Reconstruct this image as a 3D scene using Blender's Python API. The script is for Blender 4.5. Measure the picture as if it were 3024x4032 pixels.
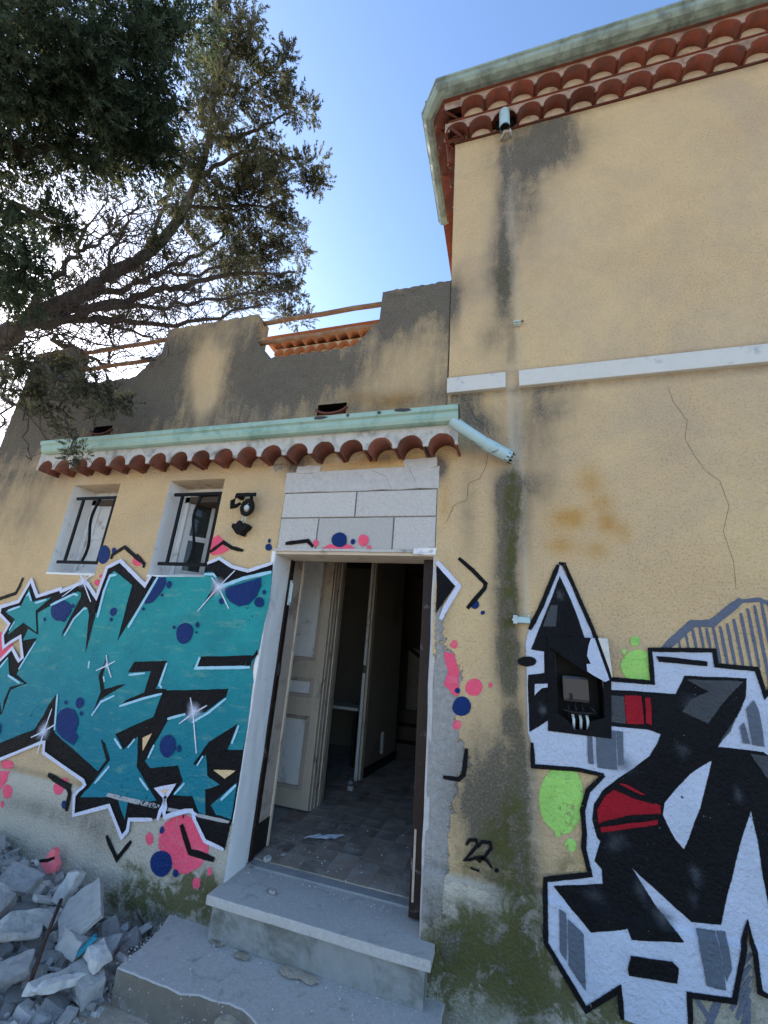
import bpy, bmesh, math, random, json
import numpy as np
from mathutils import Vector, Matrix
from mathutils.geometry import tessellate_polygon

R = math.radians
scene = bpy.context.scene
for o in list(bpy.data.objects):
    bpy.data.objects.remove(o)
COL = scene.collection
random.seed(7)

# ------------------------------------------------------------------ camera
YAW, PITCH, ROLL = R(-17.236), R(17.462), R(4.387)
fw = Vector((math.sin(YAW)*math.cos(PITCH), math.cos(YAW)*math.cos(PITCH), math.sin(PITCH)))
rt = Vector((math.cos(YAW), -math.sin(YAW), 0))
up = rt.cross(fw)
r2 = rt*math.cos(ROLL) + up*math.sin(ROLL)
u2 = -rt*math.sin(ROLL) + up*math.cos(ROLL)
cam = bpy.data.objects.new('camera', bpy.data.cameras.new('camera'))
COL.objects.link(cam)
m = Matrix((r2, u2, -fw)).transposed().to_4x4()
m.translation = (0, -2.5, 1.70)
cam.matrix_world = m
cam.data.sensor_fit = 'VERTICAL'
cam.data.sensor_height = 36
cam.data.lens = 14.40
cam.data.clip_start = .05
cam.data.clip_end = 2000
scene.camera = cam
scene.render.resolution_x, scene.render.resolution_y = 768, 1024

# ------------------------------------------------------------------ sky, sun, exposure
SUN = Vector((-.806, .345, .481)).normalized()
elev = math.asin(SUN.z)
world = bpy.data.worlds.new('World')
scene.world = world
world.use_nodes = True
nt = world.node_tree
sky = nt.nodes.new('ShaderNodeTexSky')
sky.sky_type = 'NISHITA'
sky.sun_disc = False
sky.sun_elevation = elev
sky.sun_rotation = math.atan2(SUN.x, SUN.y)
sky.air_density = 1.0
sky.dust_density = .8
sky.ozone_density = 4.0
bg = nt.nodes['Background']
bg.inputs['Strength'].default_value = .14
nt.links.new(sky.outputs[0], bg.inputs[0])
sun = bpy.data.objects.new('sun', bpy.data.lights.new('sun', 'SUN'))
COL.objects.link(sun)
sun.data.energy = 5.0
sun.data.angle = R(.53)
sun.data.color = (1, .93, .82)
sun.rotation_euler = (-SUN).to_track_quat('-Z', 'Y').to_euler()
vs = scene.view_settings
vs.view_transform = 'Standard'
vs.look = 'None'
vs.exposure = 1.5
vs.gamma = 1
vs.use_curve_mapping = False

# measured outlines on the wall (metres: x along the wall, z up), stains, boughs
DATA = json.loads("""{"SLATE":[[0.2385,1.9081,0.075,0.6,0.2],[0.7861,1.314,0.05,1,0],[0.8553,1.5219,0.06,1.4,0.3],[0.5527,0.7257,0.07,0.55,0.3],[0.7762,0.8289,0.065,0.6,0.1],[0.5323,1.2164,0.05,1.6,0.4],[0.4722,0.8957,0.06,1.3,0.6],
[0.5063,1.4435,0.05,0.9,0],[0.7533,0.7394,0.05,0.6,0.1],[0.9797,1.1611,0.05,0.6,0],[0.2862,2.0164,0.05,0.6,0],[0.1761,1.4208,0.04,1,0],[0.3679,0.6722,0.05,1.5,-0.2],
[0.631,0.6514,0.05,1.5,-0.3]],"PAINT":[["l","outline","black",0,[[[-4.0372,1.6846],[-4.0506,1.7389],[-3.8633,1.7932],[-3.8016,1.9724],[-3.6726,1.8426],[-3.4435,1.9128],[-3.4261,1.8933],[-3.2772,1.9525],[-3.2054,1.975],
[-3.168,1.9562],[-3.0446,1.8601],[-3.021,2.0943],[-2.9029,2.1506],[-2.6042,1.9693],[-2.5701,2.0404],[-2.5052,2.0359],[-2.0901,2.0456],[-2.0853,2.147],[-1.9922,2.1862],[-1.8718,2.127],[-1.7341,2.1001],[-1.5496,2.1603],
[-1.5297,1.9048],[-1.5466,1.7278],[-1.552,1.5995],[-1.5889,1.4822],[-1.5591,1.3935],[-1.5585,1.3139],[-1.5517,1.1314],[-1.5509,1.0078],[-1.5532,0.6419],[-1.5629,0.5018],[-1.5689,0.5031],[-1.7006,0.5206],[-1.8345,0.6469],
[-1.882,0.6392],[-2.0082,0.594],[-2.0947,0.5602],[-2.264,0.5321],[-2.2587,0.475],[-2.2919,0.4339],[-2.4435,0.5758],[-2.7097,0.4813],[-2.7436,0.5854],[-2.6948,0.651],[-2.7178,0.672],[-3.1309,0.7817],[-3.1497,0.8429],
[-3.181,0.8389],[-3.5399,0.6785],[-3.7498,0.568],[-4.1069,1.2162],[-3.8533,1.3303],[-3.7625,1.4326],[-3.646,1.3473],[-3.6194,1.3731],[-3.7156,1.5245],[-3.7948,1.479],[-3.8594,1.4305],[-3.9143,1.5203],[-3.8842,1.6095]]],[]],
["l","fill","teal",1,[[[-3.6107,1.7139],[-3.535,1.5584],[-3.542,1.5007],[-3.6201,1.2854],[-3.632,1.2526],[-3.487,1.1998],[-3.6414,1.136],[-3.65,0.9661],[-3.9351,0.9044],[-3.8115,0.6799],[-3.5921,0.7808],[-3.2816,0.9132],
[-3.2636,0.9596],[-3.1683,1.1555],[-3.0875,0.9151],[-2.6177,0.7406],[-2.5476,0.8096],[-2.6911,0.584],[-2.4203,0.6298],[-2.3833,0.6114],[-2.3024,0.5257],[-2.3091,0.6157],[-2.1096,0.6536],[-2.311,0.8036],[-2.3601,0.979],
[-2.4514,0.8872],[-2.5533,0.9723],[-2.2689,1.1086],[-2.2379,1.2763],[-1.7274,1.335],[-1.7358,1.2858],[-1.8724,1.1795],[-2.1418,1.1109],[-2.183,1.0159],[-2.2565,0.8497],[-2.2059,0.8184],[-1.999,0.8617],[-1.939,0.7824],
[-1.9937,0.7015],[-1.853,0.7188],[-1.7912,0.6452],[-1.7405,0.6363],[-1.7722,0.7668],[-1.6774,0.8033],[-1.7761,0.8336],[-1.81,0.9484],[-1.8494,0.878],[-1.8946,0.8809],[-1.8081,1.0192],[-1.6234,1.1419],[-1.6657,0.9955],
[-1.5556,1.0072],[-1.5517,1.1314],[-1.5585,1.3139],[-1.5591,1.3935],[-1.5889,1.4822],[-1.552,1.5995],[-1.5466,1.7278],[-1.5297,1.9048],[-1.5472,2.0932],[-1.9174,1.9814],[-2.0718,1.8242],[-1.973,2.0394],[-2.0257,2.0805],
[-2.0952,2.0786],[-2.0901,2.0456],[-2.5005,2.036],[-2.739,1.5524],[-2.7322,1.9648],[-2.9027,2.0506],[-2.9433,2.0694],[-2.9827,2.0351],[-2.9904,1.7504],[-3.0358,1.7354],[-3.1052,1.7827],[-3.2186,1.8947],[-3.2563,1.8998],
[-3.4965,1.7767]],[[-3.7942,1.8914],[-3.7111,1.7971],[-3.5228,1.8398],[-3.6472,1.7317],[-3.5642,1.57],[-3.7369,1.6322],[-3.8646,1.5305],[-3.8453,1.653],[-3.9812,1.7042],[-3.8257,1.7571]],[[-1.5638,0.8291],[-1.7119,0.6927],
[-1.6667,0.6527],[-1.5619,0.6447]],[[-3.6609,1.5835],[-3.557,1.5541],[-3.5164,1.5471],[-3.5456,1.5289],[-3.6778,1.497]],[[-3.7832,1.3662],[-3.7256,1.2693],[-3.7017,1.2402],[-3.5214,1.1955],[-3.661,1.1577],[-3.6747,1.0534],
[-3.6555,0.9782],[-3.7104,1.0496],[-3.9291,1.0634],[-3.9994,1.1942],[-3.8396,1.2657]]],[]],["l","inner_shadow","black",2,[[[-3.2668,1.942],[-3.19,1.9549],[-3.0408,1.8539],[-3.0101,1.7131],[-3.0022,1.4556],[-3.0701,1.7226],
[-3.1047,1.779],[-3.1444,1.7901],[-3.204,1.7153],[-3.2854,1.553],[-3.2829,1.601],[-3.2073,1.86],[-3.2202,1.893],[-3.2806,1.9075]],[[-2.5648,1.3597],[-2.5345,1.4296],[-2.2551,1.4605],[-2.3018,1.2753],[-2.2119,1.2841],
[-2.2206,1.2653],[-2.3857,1.2189],[-2.5724,1.1354],[-2.5214,1.1835],[-2.3867,1.2455],[-2.3719,1.3878]],[[-2.7859,1.4586],[-2.8214,1.3141],[-2.7654,1.2129],[-2.7912,1.0554],[-2.7573,1.161],[-2.7081,1.1967],[-2.5619,1.2824],
[-2.6116,1.2722],[-2.741,1.232],[-2.7841,1.3118]],[[-1.993,1.5068],[-1.5868,1.5497],[-1.5663,1.588],[-1.5539,1.5628],[-1.5933,1.518],[-1.5994,1.4844],[-1.9968,1.4399]],[[-2.6591,0.9262],[-2.5701,0.8115],[-2.617,0.7387],
[-2.5423,0.8153],[-2.6159,0.9061]],[[-1.752,1.0217],[-1.6234,1.1419],[-1.6657,0.9955],[-1.7212,0.9418]],[[-3.0906,0.9147],[-3.1683,1.1555],[-3.2107,1.0773],[-3.2556,0.9494],[-3.1913,0.8807]]],[]],["l","highlight","skyblue",3,[],
[[0.0169,[[-3.6731,1.7885],[-3.5623,1.821]]],[0.0156,[[-3.9549,1.7125],[-3.829,1.7535]]],[0.0137,[[-3.7945,1.8386],[-3.7814,1.8637],[-3.7238,1.8034]]],[0.0135,[[-3.8615,1.5642],[-3.8357,1.6332]]],[0.018,[[-3.4969,1.7798],
[-3.2866,1.8768],[-3.2423,1.8686]]],[0.0139,[[-3.2575,1.5612],[-3.2113,1.6889],[-3.1369,1.7709],[-3.1109,1.7722]]],[0.019,[[-2.9806,1.7147],[-2.9868,1.9088],[-2.969,2.0295],[-2.908,2.0413]]],[0.0127,[[-3.621,1.2879],
[-3.5359,1.4973]]],[0.0149,[[-3.8396,1.2657],[-3.7786,1.3569]]],[0.0124,[[-3.7139,1.236],[-3.5668,1.1942]]],[0.0159,[[-2.9431,1.4015],[-2.9338,1.3557]]],[0.0188,[[-2.6637,1.6586],[-2.5044,2.0334]]],[0.014,[[-2.2514,1.4476],
[-2.2746,1.3046],[-2.2493,1.2911]]],[0.0161,[[-1.993,1.5068],[-2.0094,1.4356],[-1.5978,1.4763]]],[0.0116,[[-2.5521,1.3441],[-2.4172,1.3673]]],[0.012,[[-2.789,1.0578],[-2.7377,1.1499],[-2.6333,1.2022]]],[0.0127,[[-2.5669,1.1413],
[-2.3825,1.2087],[-2.2382,1.253]]],[0.0137,[[-2.7734,1.3128],[-2.7539,1.2808]]],[0.0125,[[-3.157,1.1566],[-3.0894,0.931]]],[0.0125,[[-2.5441,0.9458],[-2.4684,0.8949]]],[0.0124,[[-2.415,0.9069],[-2.376,0.9619]]],
[0.0126,[[-2.5306,0.7824],[-2.6146,0.6727]]],[0.0103,[[-2.2672,0.7527],[-2.1831,0.6998]]],[0.012,[[-2.211,0.9482],[-2.2359,0.8719]]],[0.0111,[[-1.8261,0.9369],[-1.8566,0.8816]]],[0.0112,[[-1.9244,0.7755],[-1.9826,0.7077]]],
[0.012,[[-1.6095,1.134],[-1.6368,1.0317]]],[0.0116,[[-1.562,0.8206],[-1.6485,0.7288]]],[0.0131,[[-2.1484,1.1102],[-2.0178,1.1532]]],[0.0114,[[-1.9541,1.1128],[-1.8465,1.1794],[-1.7337,1.2761]]],[0.0218,[[-1.958,1.974],
[-1.7644,2.0458],[-1.5478,2.0967]]],[0.0143,[[-2.0952,2.0663],[-2.0157,2.0685],[-1.9895,2.0486]]]]],["l","bubble","navy",3,[[[-3.2876,1.7928],[-3.2682,1.7704],[-3.2613,1.7463],[-3.2651,1.7237],[-3.2766,1.7036],[-3.2946,1.6861],
[-3.3204,1.6727],[-3.3536,1.6664],[-3.3902,1.6697],[-3.4239,1.6821],[-3.4507,1.7006],[-3.4696,1.7222],[-3.4806,1.7454],[-3.4822,1.7693],[-3.4721,1.7915],[-3.4506,1.8088],[-3.421,1.8193],[-3.3871,1.823],[-3.3516,1.82],
[-3.317,1.81]],[[-3.2919,1.6941],[-3.2892,1.6842],[-3.2897,1.6748],[-3.2939,1.6669],[-3.3018,1.6619],[-3.3122,1.6605],[-3.3233,1.6624],[-3.3341,1.6667],[-3.3443,1.6727],[-3.3535,1.6806],[-3.3605,1.6903],[-3.3635,1.7008],
[-3.3618,1.7101],[-3.3561,1.7171],[-3.348,1.7215],[-3.3383,1.7235],[-3.3275,1.7229],[-3.3162,1.7193],[-3.3057,1.7127],[-3.2974,1.7039]],[[-3.243,1.784],[-3.2418,1.7795],[-3.2425,1.7753],[-3.2452,1.772],[-3.2494,1.77],
[-3.2544,1.7695],[-3.2597,1.77],[-3.2651,1.7714],[-3.2703,1.774],[-3.2748,1.7778],[-3.2776,1.7823],[-3.2781,1.7869],[-3.2768,1.7908],[-3.2741,1.7939],[-3.2703,1.7961],[-3.2656,1.7973],[-3.2602,1.7971],[-3.2546,1.7953],
[-3.2496,1.7922],[-3.2457,1.7883]],[[-3.2753,1.7474],[-3.2744,1.7444],[-3.2748,1.7415],[-3.2765,1.7394],[-3.2792,1.7381],[-3.2823,1.7377],[-3.2856,1.7379],[-3.2891,1.7388],[-3.2925,1.7406],[-3.2954,1.7432],[-3.2971,1.7463],
[-3.2975,1.7494],[-3.2967,1.752],[-3.2952,1.7541],[-3.2929,1.7557],[-3.29,1.7566],[-3.2865,1.7564],[-3.2829,1.7551],[-3.2797,1.753],[-3.2771,1.7504]],[[-3.4982,1.6694],[-3.4972,1.6653],[-3.4978,1.6616],[-3.4997,1.6586],
[-3.5026,1.6565],[-3.5066,1.6556],[-3.5111,1.656],[-3.5157,1.6578],[-3.5198,1.6606],[-3.5232,1.664],[-3.5258,1.6678],[-3.5274,1.6719],[-3.5274,1.6759],[-3.5256,1.6791],[-3.5222,1.6809],[-3.5179,1.6813],[-3.5134,1.6806],
[-3.509,1.6791],[-3.5046,1.6767],[-3.5008,1.6734]],[[-2.8106,1.7574],[-2.8128,1.7494],[-2.8169,1.7424],[-2.823,1.7368],[-2.8312,1.7332],[-2.8407,1.7328],[-2.8504,1.7357],[-2.8588,1.7413],[-2.8655,1.7485],[-2.87,1.7569],
[-2.8717,1.7659],[-2.87,1.7745],[-2.8652,1.7815],[-2.858,1.7862],[-2.8496,1.7888],[-2.8404,1.7893],[-2.8308,1.7875],[-2.8216,1.7827],[-2.8146,1.7752],[-2.8109,1.7663]],[[-2.8288,1.7075],[-2.828,1.7038],[-2.828,1.7002],
[-2.8293,1.697],[-2.8318,1.6948],[-2.8353,1.6941],[-2.8393,1.6949],[-2.843,1.6968],[-2.8463,1.6994],[-2.8491,1.7025],[-2.8513,1.7062],[-2.8523,1.7101],[-2.8519,1.7137],[-2.8502,1.7165],[-2.8475,1.7183],[-2.8441,1.7192],
[-2.8404,1.7188],[-2.8365,1.7173],[-2.8331,1.7146],[-2.8305,1.7111]],[[-2.4343,2.0352],[-2.5,2.0333],[-2.5821,1.8486],[-2.5542,1.8361],[-2.4955,1.8526],[-2.4437,1.9174],[-2.4168,1.9879]],[[-2.3608,1.9788],[-2.3616,1.9708],
[-2.365,1.9641],[-2.3703,1.9596],[-2.3766,1.957],[-2.3835,1.9561],[-2.3909,1.9572],[-2.3983,1.9609],[-2.4043,1.9673],[-2.408,1.9754],[-2.4089,1.9838],[-2.4076,1.9915],[-2.4047,1.9981],[-2.4002,2.0036],[-2.3941,2.0071],
[-2.3868,2.0078],[-2.3793,2.0056],[-2.3725,2.001],[-2.3668,1.9947],[-2.3628,1.9871]],[[-2.4133,1.9036],[-2.4132,1.9008],[-2.4139,1.8983],[-2.4154,1.896],[-2.4178,1.8943],[-2.421,1.8935],[-2.4247,1.8939],[-2.4281,1.8954],
[-2.4309,1.8974],[-2.4331,1.8999],[-2.4346,1.9027],[-2.435,1.9056],[-2.4342,1.9082],[-2.4323,1.9103],[-2.4297,1.9117],[-2.4265,1.9124],[-2.423,1.9123],[-2.4195,1.9112],[-2.4164,1.9092],[-2.4143,1.9065]],[[-2.5521,1.7983],
[-2.5515,1.7949],[-2.5523,1.7917],[-2.5542,1.7893],[-2.557,1.7876],[-2.5604,1.7868],[-2.5642,1.7869],[-2.5681,1.7881],[-2.5716,1.7905],[-2.5742,1.7936],[-2.5754,1.7971],[-2.5755,1.8004],[-2.5748,1.8034],[-2.5733,1.8061],
[-2.5708,1.8081],[-2.5674,1.8091],[-2.5634,1.8087],[-2.5596,1.8071],[-2.5563,1.8046],[-2.5538,1.8016]],[[-2.0908,1.6457],[-2.0948,1.6263],[-2.1032,1.6085],[-2.1166,1.5934],[-2.1354,1.5838],[-2.1575,1.5821],[-2.1794,1.5887],
[-2.1982,1.6016],[-2.2129,1.6185],[-2.2229,1.6379],[-2.2272,1.6591],[-2.2242,1.68],[-2.2139,1.6979],[-2.1979,1.711],[-2.1785,1.7187],[-2.157,1.7209],[-2.1348,1.7167],[-2.1144,1.7052],[-2.0994,1.6874],[-2.0917,1.6665]],
[[-2.0509,1.7168],[-2.0504,1.7116],[-2.0512,1.7067],[-2.0536,1.7026],[-2.0573,1.6999],[-2.0619,1.6989],[-2.0669,1.6995],[-2.0719,1.7015],[-2.0765,1.7048],[-2.0802,1.7095],[-2.0823,1.7149],[-2.0825,1.7203],[-2.0809,1.7249],
[-2.0783,1.7286],[-2.0748,1.7314],[-2.0705,1.733],[-2.0654,1.733],[-2.0602,1.731],[-2.0558,1.727],[-2.0526,1.7221]],[[-2.2445,1.6846],[-2.244,1.681],[-2.2445,1.6776],[-2.2462,1.6746],[-2.2491,1.6727],[-2.2527,1.6721],
[-2.2566,1.6728],[-2.2601,1.6745],[-2.2633,1.6768],[-2.266,1.6797],[-2.2679,1.6831],[-2.2686,1.6868],[-2.2678,1.6903],[-2.2657,1.6929],[-2.2626,1.6945],[-2.2592,1.6952],[-2.2554,1.695],[-2.2517,1.6936],[-2.2484,1.6912],
[-2.2459,1.6881]],[[-2.054,1.6647],[-2.0539,1.6624],[-2.0545,1.6603],[-2.0557,1.6585],[-2.0576,1.6573],[-2.0599,1.6567],[-2.0625,1.657],[-2.0648,1.6581],[-2.0668,1.6597],[-2.0684,1.6616],[-2.0695,1.6637],[-2.07,1.6661],
[-2.0696,1.6683],[-2.0682,1.6701],[-2.066,1.6711],[-2.0636,1.6714],[-2.0612,1.6711],[-2.0588,1.6703],[-2.0567,1.6689],[-2.0549,1.667]],[[-1.8952,1.9693],[-1.624,2.0562],[-1.6131,1.9975],[-1.6369,1.9265],[-1.6872,1.8722],
[-1.7586,1.8543],[-1.8339,1.8828],[-1.8777,1.9222]],[[-1.5696,1.892],[-1.5688,1.8818],[-1.5717,1.8721],[-1.5787,1.8645],[-1.5885,1.8602],[-1.5994,1.8591],[-1.6102,1.8607],[-1.6207,1.8642],[-1.6305,1.87],[-1.6385,1.8784],
[-1.6427,1.8887],[-1.6423,1.8991],[-1.6379,1.9082],[-1.6308,1.9153],[-1.6217,1.9202],[-1.6112,1.9226],[-1.5999,1.9218],[-1.5891,1.9176],[-1.5801,1.9106],[-1.5735,1.9018]],[[-1.567,1.9583],[-1.567,1.9541],[-1.568,1.9501],
[-1.57,1.9468],[-1.5731,1.9444],[-1.577,1.9436],[-1.5811,1.9445],[-1.5848,1.9467],[-1.5879,1.9497],[-1.5904,1.9533],[-1.5922,1.9573],[-1.5928,1.9618],[-1.5918,1.9659],[-1.5894,1.9691],[-1.5859,1.9709],[-1.5821,1.9714],
[-1.5781,1.9708],[-1.5743,1.9692],[-1.5709,1.9664],[-1.5684,1.9626]],[[-1.8865,1.8845],[-1.8858,1.8789],[-1.8867,1.8734],[-1.8896,1.8687],[-1.8943,1.8657],[-1.9002,1.8647],[-1.9063,1.8657],[-1.9121,1.8682],[-1.9173,1.8721],
[-1.9213,1.8771],[-1.9234,1.8829],[-1.9236,1.8886],[-1.9219,1.8938],[-1.9188,1.8981],[-1.9144,1.9014],[-1.9089,1.9031],[-1.9026,1.9027],[-1.8965,1.8999],[-1.8917,1.8954],[-1.8884,1.8901]],[[-2.8883,1.1221],[-2.8894,1.1123],
[-2.8937,1.1036],[-2.9004,1.0964],[-2.9094,1.091],[-2.9207,1.0886],[-2.9329,1.0903],[-2.944,1.0958],[-2.9524,1.104],[-2.9579,1.1134],[-2.9609,1.1231],[-2.9614,1.1331],[-2.9584,1.1426],[-2.9514,1.1503],[-2.9413,1.1549],
[-2.9296,1.1558],[-2.9178,1.1536],[-2.9068,1.1487],[-2.8975,1.1415],[-2.891,1.1323]],[[-3.0424,1.1147],[-3.0414,1.1111],[-3.0421,1.1078],[-3.0443,1.1052],[-3.0473,1.1034],[-3.0511,1.1025],[-3.0552,1.1025],[-3.0594,1.1037],
[-3.0632,1.1058],[-3.0661,1.1087],[-3.068,1.112],[-3.069,1.1153],[-3.0688,1.1187],[-3.0672,1.1217],[-3.0641,1.1237],[-3.06,1.1243],[-3.0558,1.1238],[-3.0518,1.1224],[-3.0481,1.1205],[-3.0448,1.1179]],[[-2.8703,1.0612],
[-2.8694,1.0573],[-2.8701,1.0537],[-2.8723,1.0507],[-2.8755,1.0485],[-2.8795,1.0473],[-2.8841,1.0473],[-2.8887,1.0487],[-2.8927,1.0512],[-2.8957,1.0545],[-2.8976,1.0581],[-2.8986,1.0618],[-2.8984,1.0656],[-2.8968,1.0689],
[-2.8936,1.0713],[-2.8892,1.0722],[-2.8845,1.0716],[-2.8801,1.0701],[-2.8761,1.0677],[-2.8727,1.0648]],[[-3.1005,1.0202],[-3.0763,1.0623],[-3.0259,1.0819],[-2.9651,1.0745],[-2.9071,1.0311],[-2.8887,0.9949],[-2.8971,0.945],
[-2.8582,0.9175],[-2.8798,0.8616],[-2.9893,0.8931],[-3.0603,0.9251]],[[-3.6044,0.876],[-3.6002,0.8635],[-3.5991,0.8518],[-3.6017,0.8417],[-3.6082,0.8346],[-3.618,0.8316],[-3.6297,0.8325],[-3.6421,0.8368],[-3.6546,0.8442],
[-3.6661,0.8548],[-3.6746,0.8675],[-3.6788,0.8806],[-3.6783,0.8921],[-3.6743,0.9011],[-3.6679,0.9079],[-3.6592,0.9122],[-3.6479,0.913],[-3.6348,0.909],[-3.6221,0.9003],[-3.6117,0.8886]],[[-2.0453,0.9608],[-2.0468,0.9419],
[-2.0523,0.9247],[-2.0619,0.9098],[-2.0759,0.8989],[-2.0933,0.894],[-2.1121,0.896],[-2.1298,0.9041],[-2.1452,0.917],[-2.1571,0.9336],[-2.1639,0.953],[-2.164,0.9731],[-2.1572,0.9908],[-2.1452,1.0043],[-2.1302,1.0134],
[-2.1133,1.0184],[-2.0947,1.0186],[-2.0758,1.0123],[-2.0597,0.9989],[-2.0492,0.9806]],[[-1.9988,0.9549],[-1.9984,0.9494],[-1.9995,0.9444],[-2.0017,0.94],[-2.0049,0.9365],[-2.0093,0.9344],[-2.0145,0.9344],[-2.0197,0.9367],
[-2.024,0.9407],[-2.0272,0.9456],[-2.0292,0.9509],[-2.0302,0.9564],[-2.0298,0.9618],[-2.0276,0.9664],[-2.0239,0.9696],[-2.0192,0.9709],[-2.0141,0.9706],[-2.009,0.9687],[-2.0044,0.9653],[-2.0008,0.9605]]],[]],
["l","sparkle_ray","white",5,[],[[0.0055,[[-2.7949,1.4568],[-2.7626,1.3889],[-2.6999,1.3136]]],[0.0055,[[-2.7023,1.4231],[-2.7626,1.3889],[-2.8526,1.3461]]]]],["l","sparkle_ray","white",5,[],[[0.005,[[-2.0245,2.0443],
[-1.9512,1.9794],[-1.8342,1.8361]]],[0.005,[[-1.8413,2.0986],[-1.9512,1.9794],[-2.0837,1.8058]]]]],["l","sparkle_ray","white",5,[],[[0.0063,[[-3.2757,2.0345],[-3.2273,1.9809],[-3.0872,1.8256]]],[0.0063,[[-3.1405,2.0383],
[-3.2273,1.9809],[-3.3964,1.852]]]]],["l","sparkle_ray","white",5,[],[[0.0057,[[-3.1674,1.0579],[-3.1797,0.9106],[-3.1837,0.7682]]],[0.0057,[[-3.094,0.9652],[-3.1797,0.9106],[-3.2846,0.8588]]]]],["l","sparkle_ray","white",5,[],
[[0.0046,[[-2.0022,1.2531],[-1.9591,1.165],[-1.8776,0.9477]]],[0.0046,[[-1.8659,1.221],[-1.9591,1.165],[-2.0491,1.0937]]]]],["l","white_outline","lilac",4,[],[[0.0267,[[-4.0372,1.6846],[-4.0506,1.7389],[-3.8633,1.7932],
[-3.8016,1.9724],[-3.6726,1.8426],[-3.4435,1.9128],[-3.4261,1.8933],[-3.2772,1.9525],[-3.2054,1.975],[-3.168,1.9562],[-3.0446,1.8601],[-3.021,2.0943],[-2.9029,2.1506],[-2.6042,1.9693],[-2.5701,2.0404]]],[0.0211,[[-2.0853,2.147],
[-1.9922,2.1862],[-1.8718,2.127],[-1.7341,2.1001],[-1.5496,2.1603]]],[0.0156,[[-1.5689,0.5031],[-1.7006,0.5206],[-1.8345,0.6469],[-1.882,0.6392],[-2.0082,0.594]]],[0.0185,[[-2.0947,0.5602],[-2.264,0.5321],[-2.2587,0.475],
[-2.2919,0.4339],[-2.4435,0.5758],[-2.7097,0.4813],[-2.7436,0.5854],[-2.6948,0.651],[-2.7178,0.672],[-3.1309,0.7817],[-3.1497,0.8429],[-3.181,0.8389],[-3.5399,0.6785],[-3.7498,0.568]]],[0.0223,[[-3.8533,1.3303],[-3.7625,1.4326],
[-3.646,1.3473],[-3.6194,1.3731],[-3.7156,1.5245],[-3.7948,1.479],[-3.8594,1.4305],[-3.9143,1.5203],[-3.8842,1.6095],[-4.0372,1.6846]]],[0.0217,[[-2.0537,0.5644],[-2.0412,0.6799],[-2.1179,0.7145],[-2.0045,0.7479],[-2.0463,0.6745],
[-2.0065,0.5812]]],[0.0147,[[-2.0065,0.5812],[-1.938,0.6126],[-1.8507,0.6424],[-1.7979,0.6311]]]]],["l","wall_window","cream",4,[[[-2.3125,0.9779],[-2.2481,1.0114],[-2.2898,0.9052]],[[-1.7318,0.8727],[-1.5825,0.8939],
[-1.6448,0.844]],[[-2.0902,0.7117],[-2.0292,0.7303],[-2.0596,0.6862]]],[]],["l","scuff","grime",4,[],[[0.0175,[[-2.4874,0.6294],[-2.3445,0.6278],[-2.0727,0.6291]]],[0.0123,[[-2.0063,0.6262],[-1.892,0.6312]]],
[0.0115,[[-1.7979,0.6311],[-1.5684,0.6324]]]]],["m","pink_blob","pink",0,[[[-2.0054,0.5546],[-1.9566,0.5872],[-1.8754,0.6162],[-1.8039,0.606],[-1.742,0.5302],[-1.6773,0.4993],[-1.6707,0.4589],[-1.7084,0.3942],[-1.7908,0.3417],
[-1.874,0.334],[-1.9294,0.3989],[-2.0181,0.4211],[-2.0339,0.4967]],[[-2.0711,0.4617],[-2.0704,0.4524],[-2.0717,0.4439],[-2.0748,0.4362],[-2.0802,0.43],[-2.0876,0.4265],[-2.0963,0.4266],[-2.1049,0.43],[-2.1126,0.4358],
[-2.1189,0.4435],[-2.1233,0.4525],[-2.1249,0.4621],[-2.1234,0.4711],[-2.1192,0.4783],[-2.1132,0.4835],[-2.1059,0.4866],[-2.0976,0.4874],[-2.0887,0.4852],[-2.0804,0.4796],[-2.0743,0.4712]],[[-1.6315,0.3843],[-1.6307,0.3789],
[-1.6312,0.3737],[-1.633,0.3694],[-1.6359,0.3664],[-1.6394,0.3648],[-1.6434,0.3646],[-1.6475,0.3661],[-1.6513,0.3695],[-1.6542,0.3743],[-1.6557,0.3797],[-1.656,0.3851],[-1.6554,0.39],[-1.6539,0.3945],[-1.6514,0.3982],
[-1.6479,0.4002],[-1.6437,0.4001],[-1.6396,0.3978],[-1.6361,0.3941],[-1.6334,0.3895]]],[]],["m","pink_dot","pink",0,[[[-2.866,0.6084],[-2.8629,0.5964],[-2.864,0.5847],[-2.8697,0.5747],[-2.8795,0.5677],[-2.8919,0.5641],
[-2.9057,0.5637],[-2.92,0.5666],[-2.9338,0.5731],[-2.9451,0.5832],[-2.9518,0.5954],[-2.9532,0.6078],[-2.9505,0.6189],[-2.9447,0.6285],[-2.9362,0.6364],[-2.9245,0.6417],[-2.9102,0.6427],[-2.8953,0.6387],[-2.8823,0.6305],
[-2.8725,0.62]],[[-3.31,0.5179],[-3.3075,0.5055],[-3.3093,0.4942],[-3.3148,0.4845],[-3.3237,0.4769],[-3.3359,0.4726],[-3.3503,0.4725],[-3.3651,0.4763],[-3.3788,0.4833],[-3.3906,0.4927],[-3.3998,0.5042],[-3.4045,0.5168],
[-3.4034,0.529],[-3.3966,0.5387],[-3.3859,0.5449],[-3.3732,0.548],[-3.3594,0.5485],[-3.3447,0.5462],[-3.33,0.54],[-3.3177,0.5301]],[[-3.3505,0.437],[-3.3488,0.4314],[-3.3489,0.4262],[-3.3503,0.4218],[-3.353,0.4183],
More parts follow.
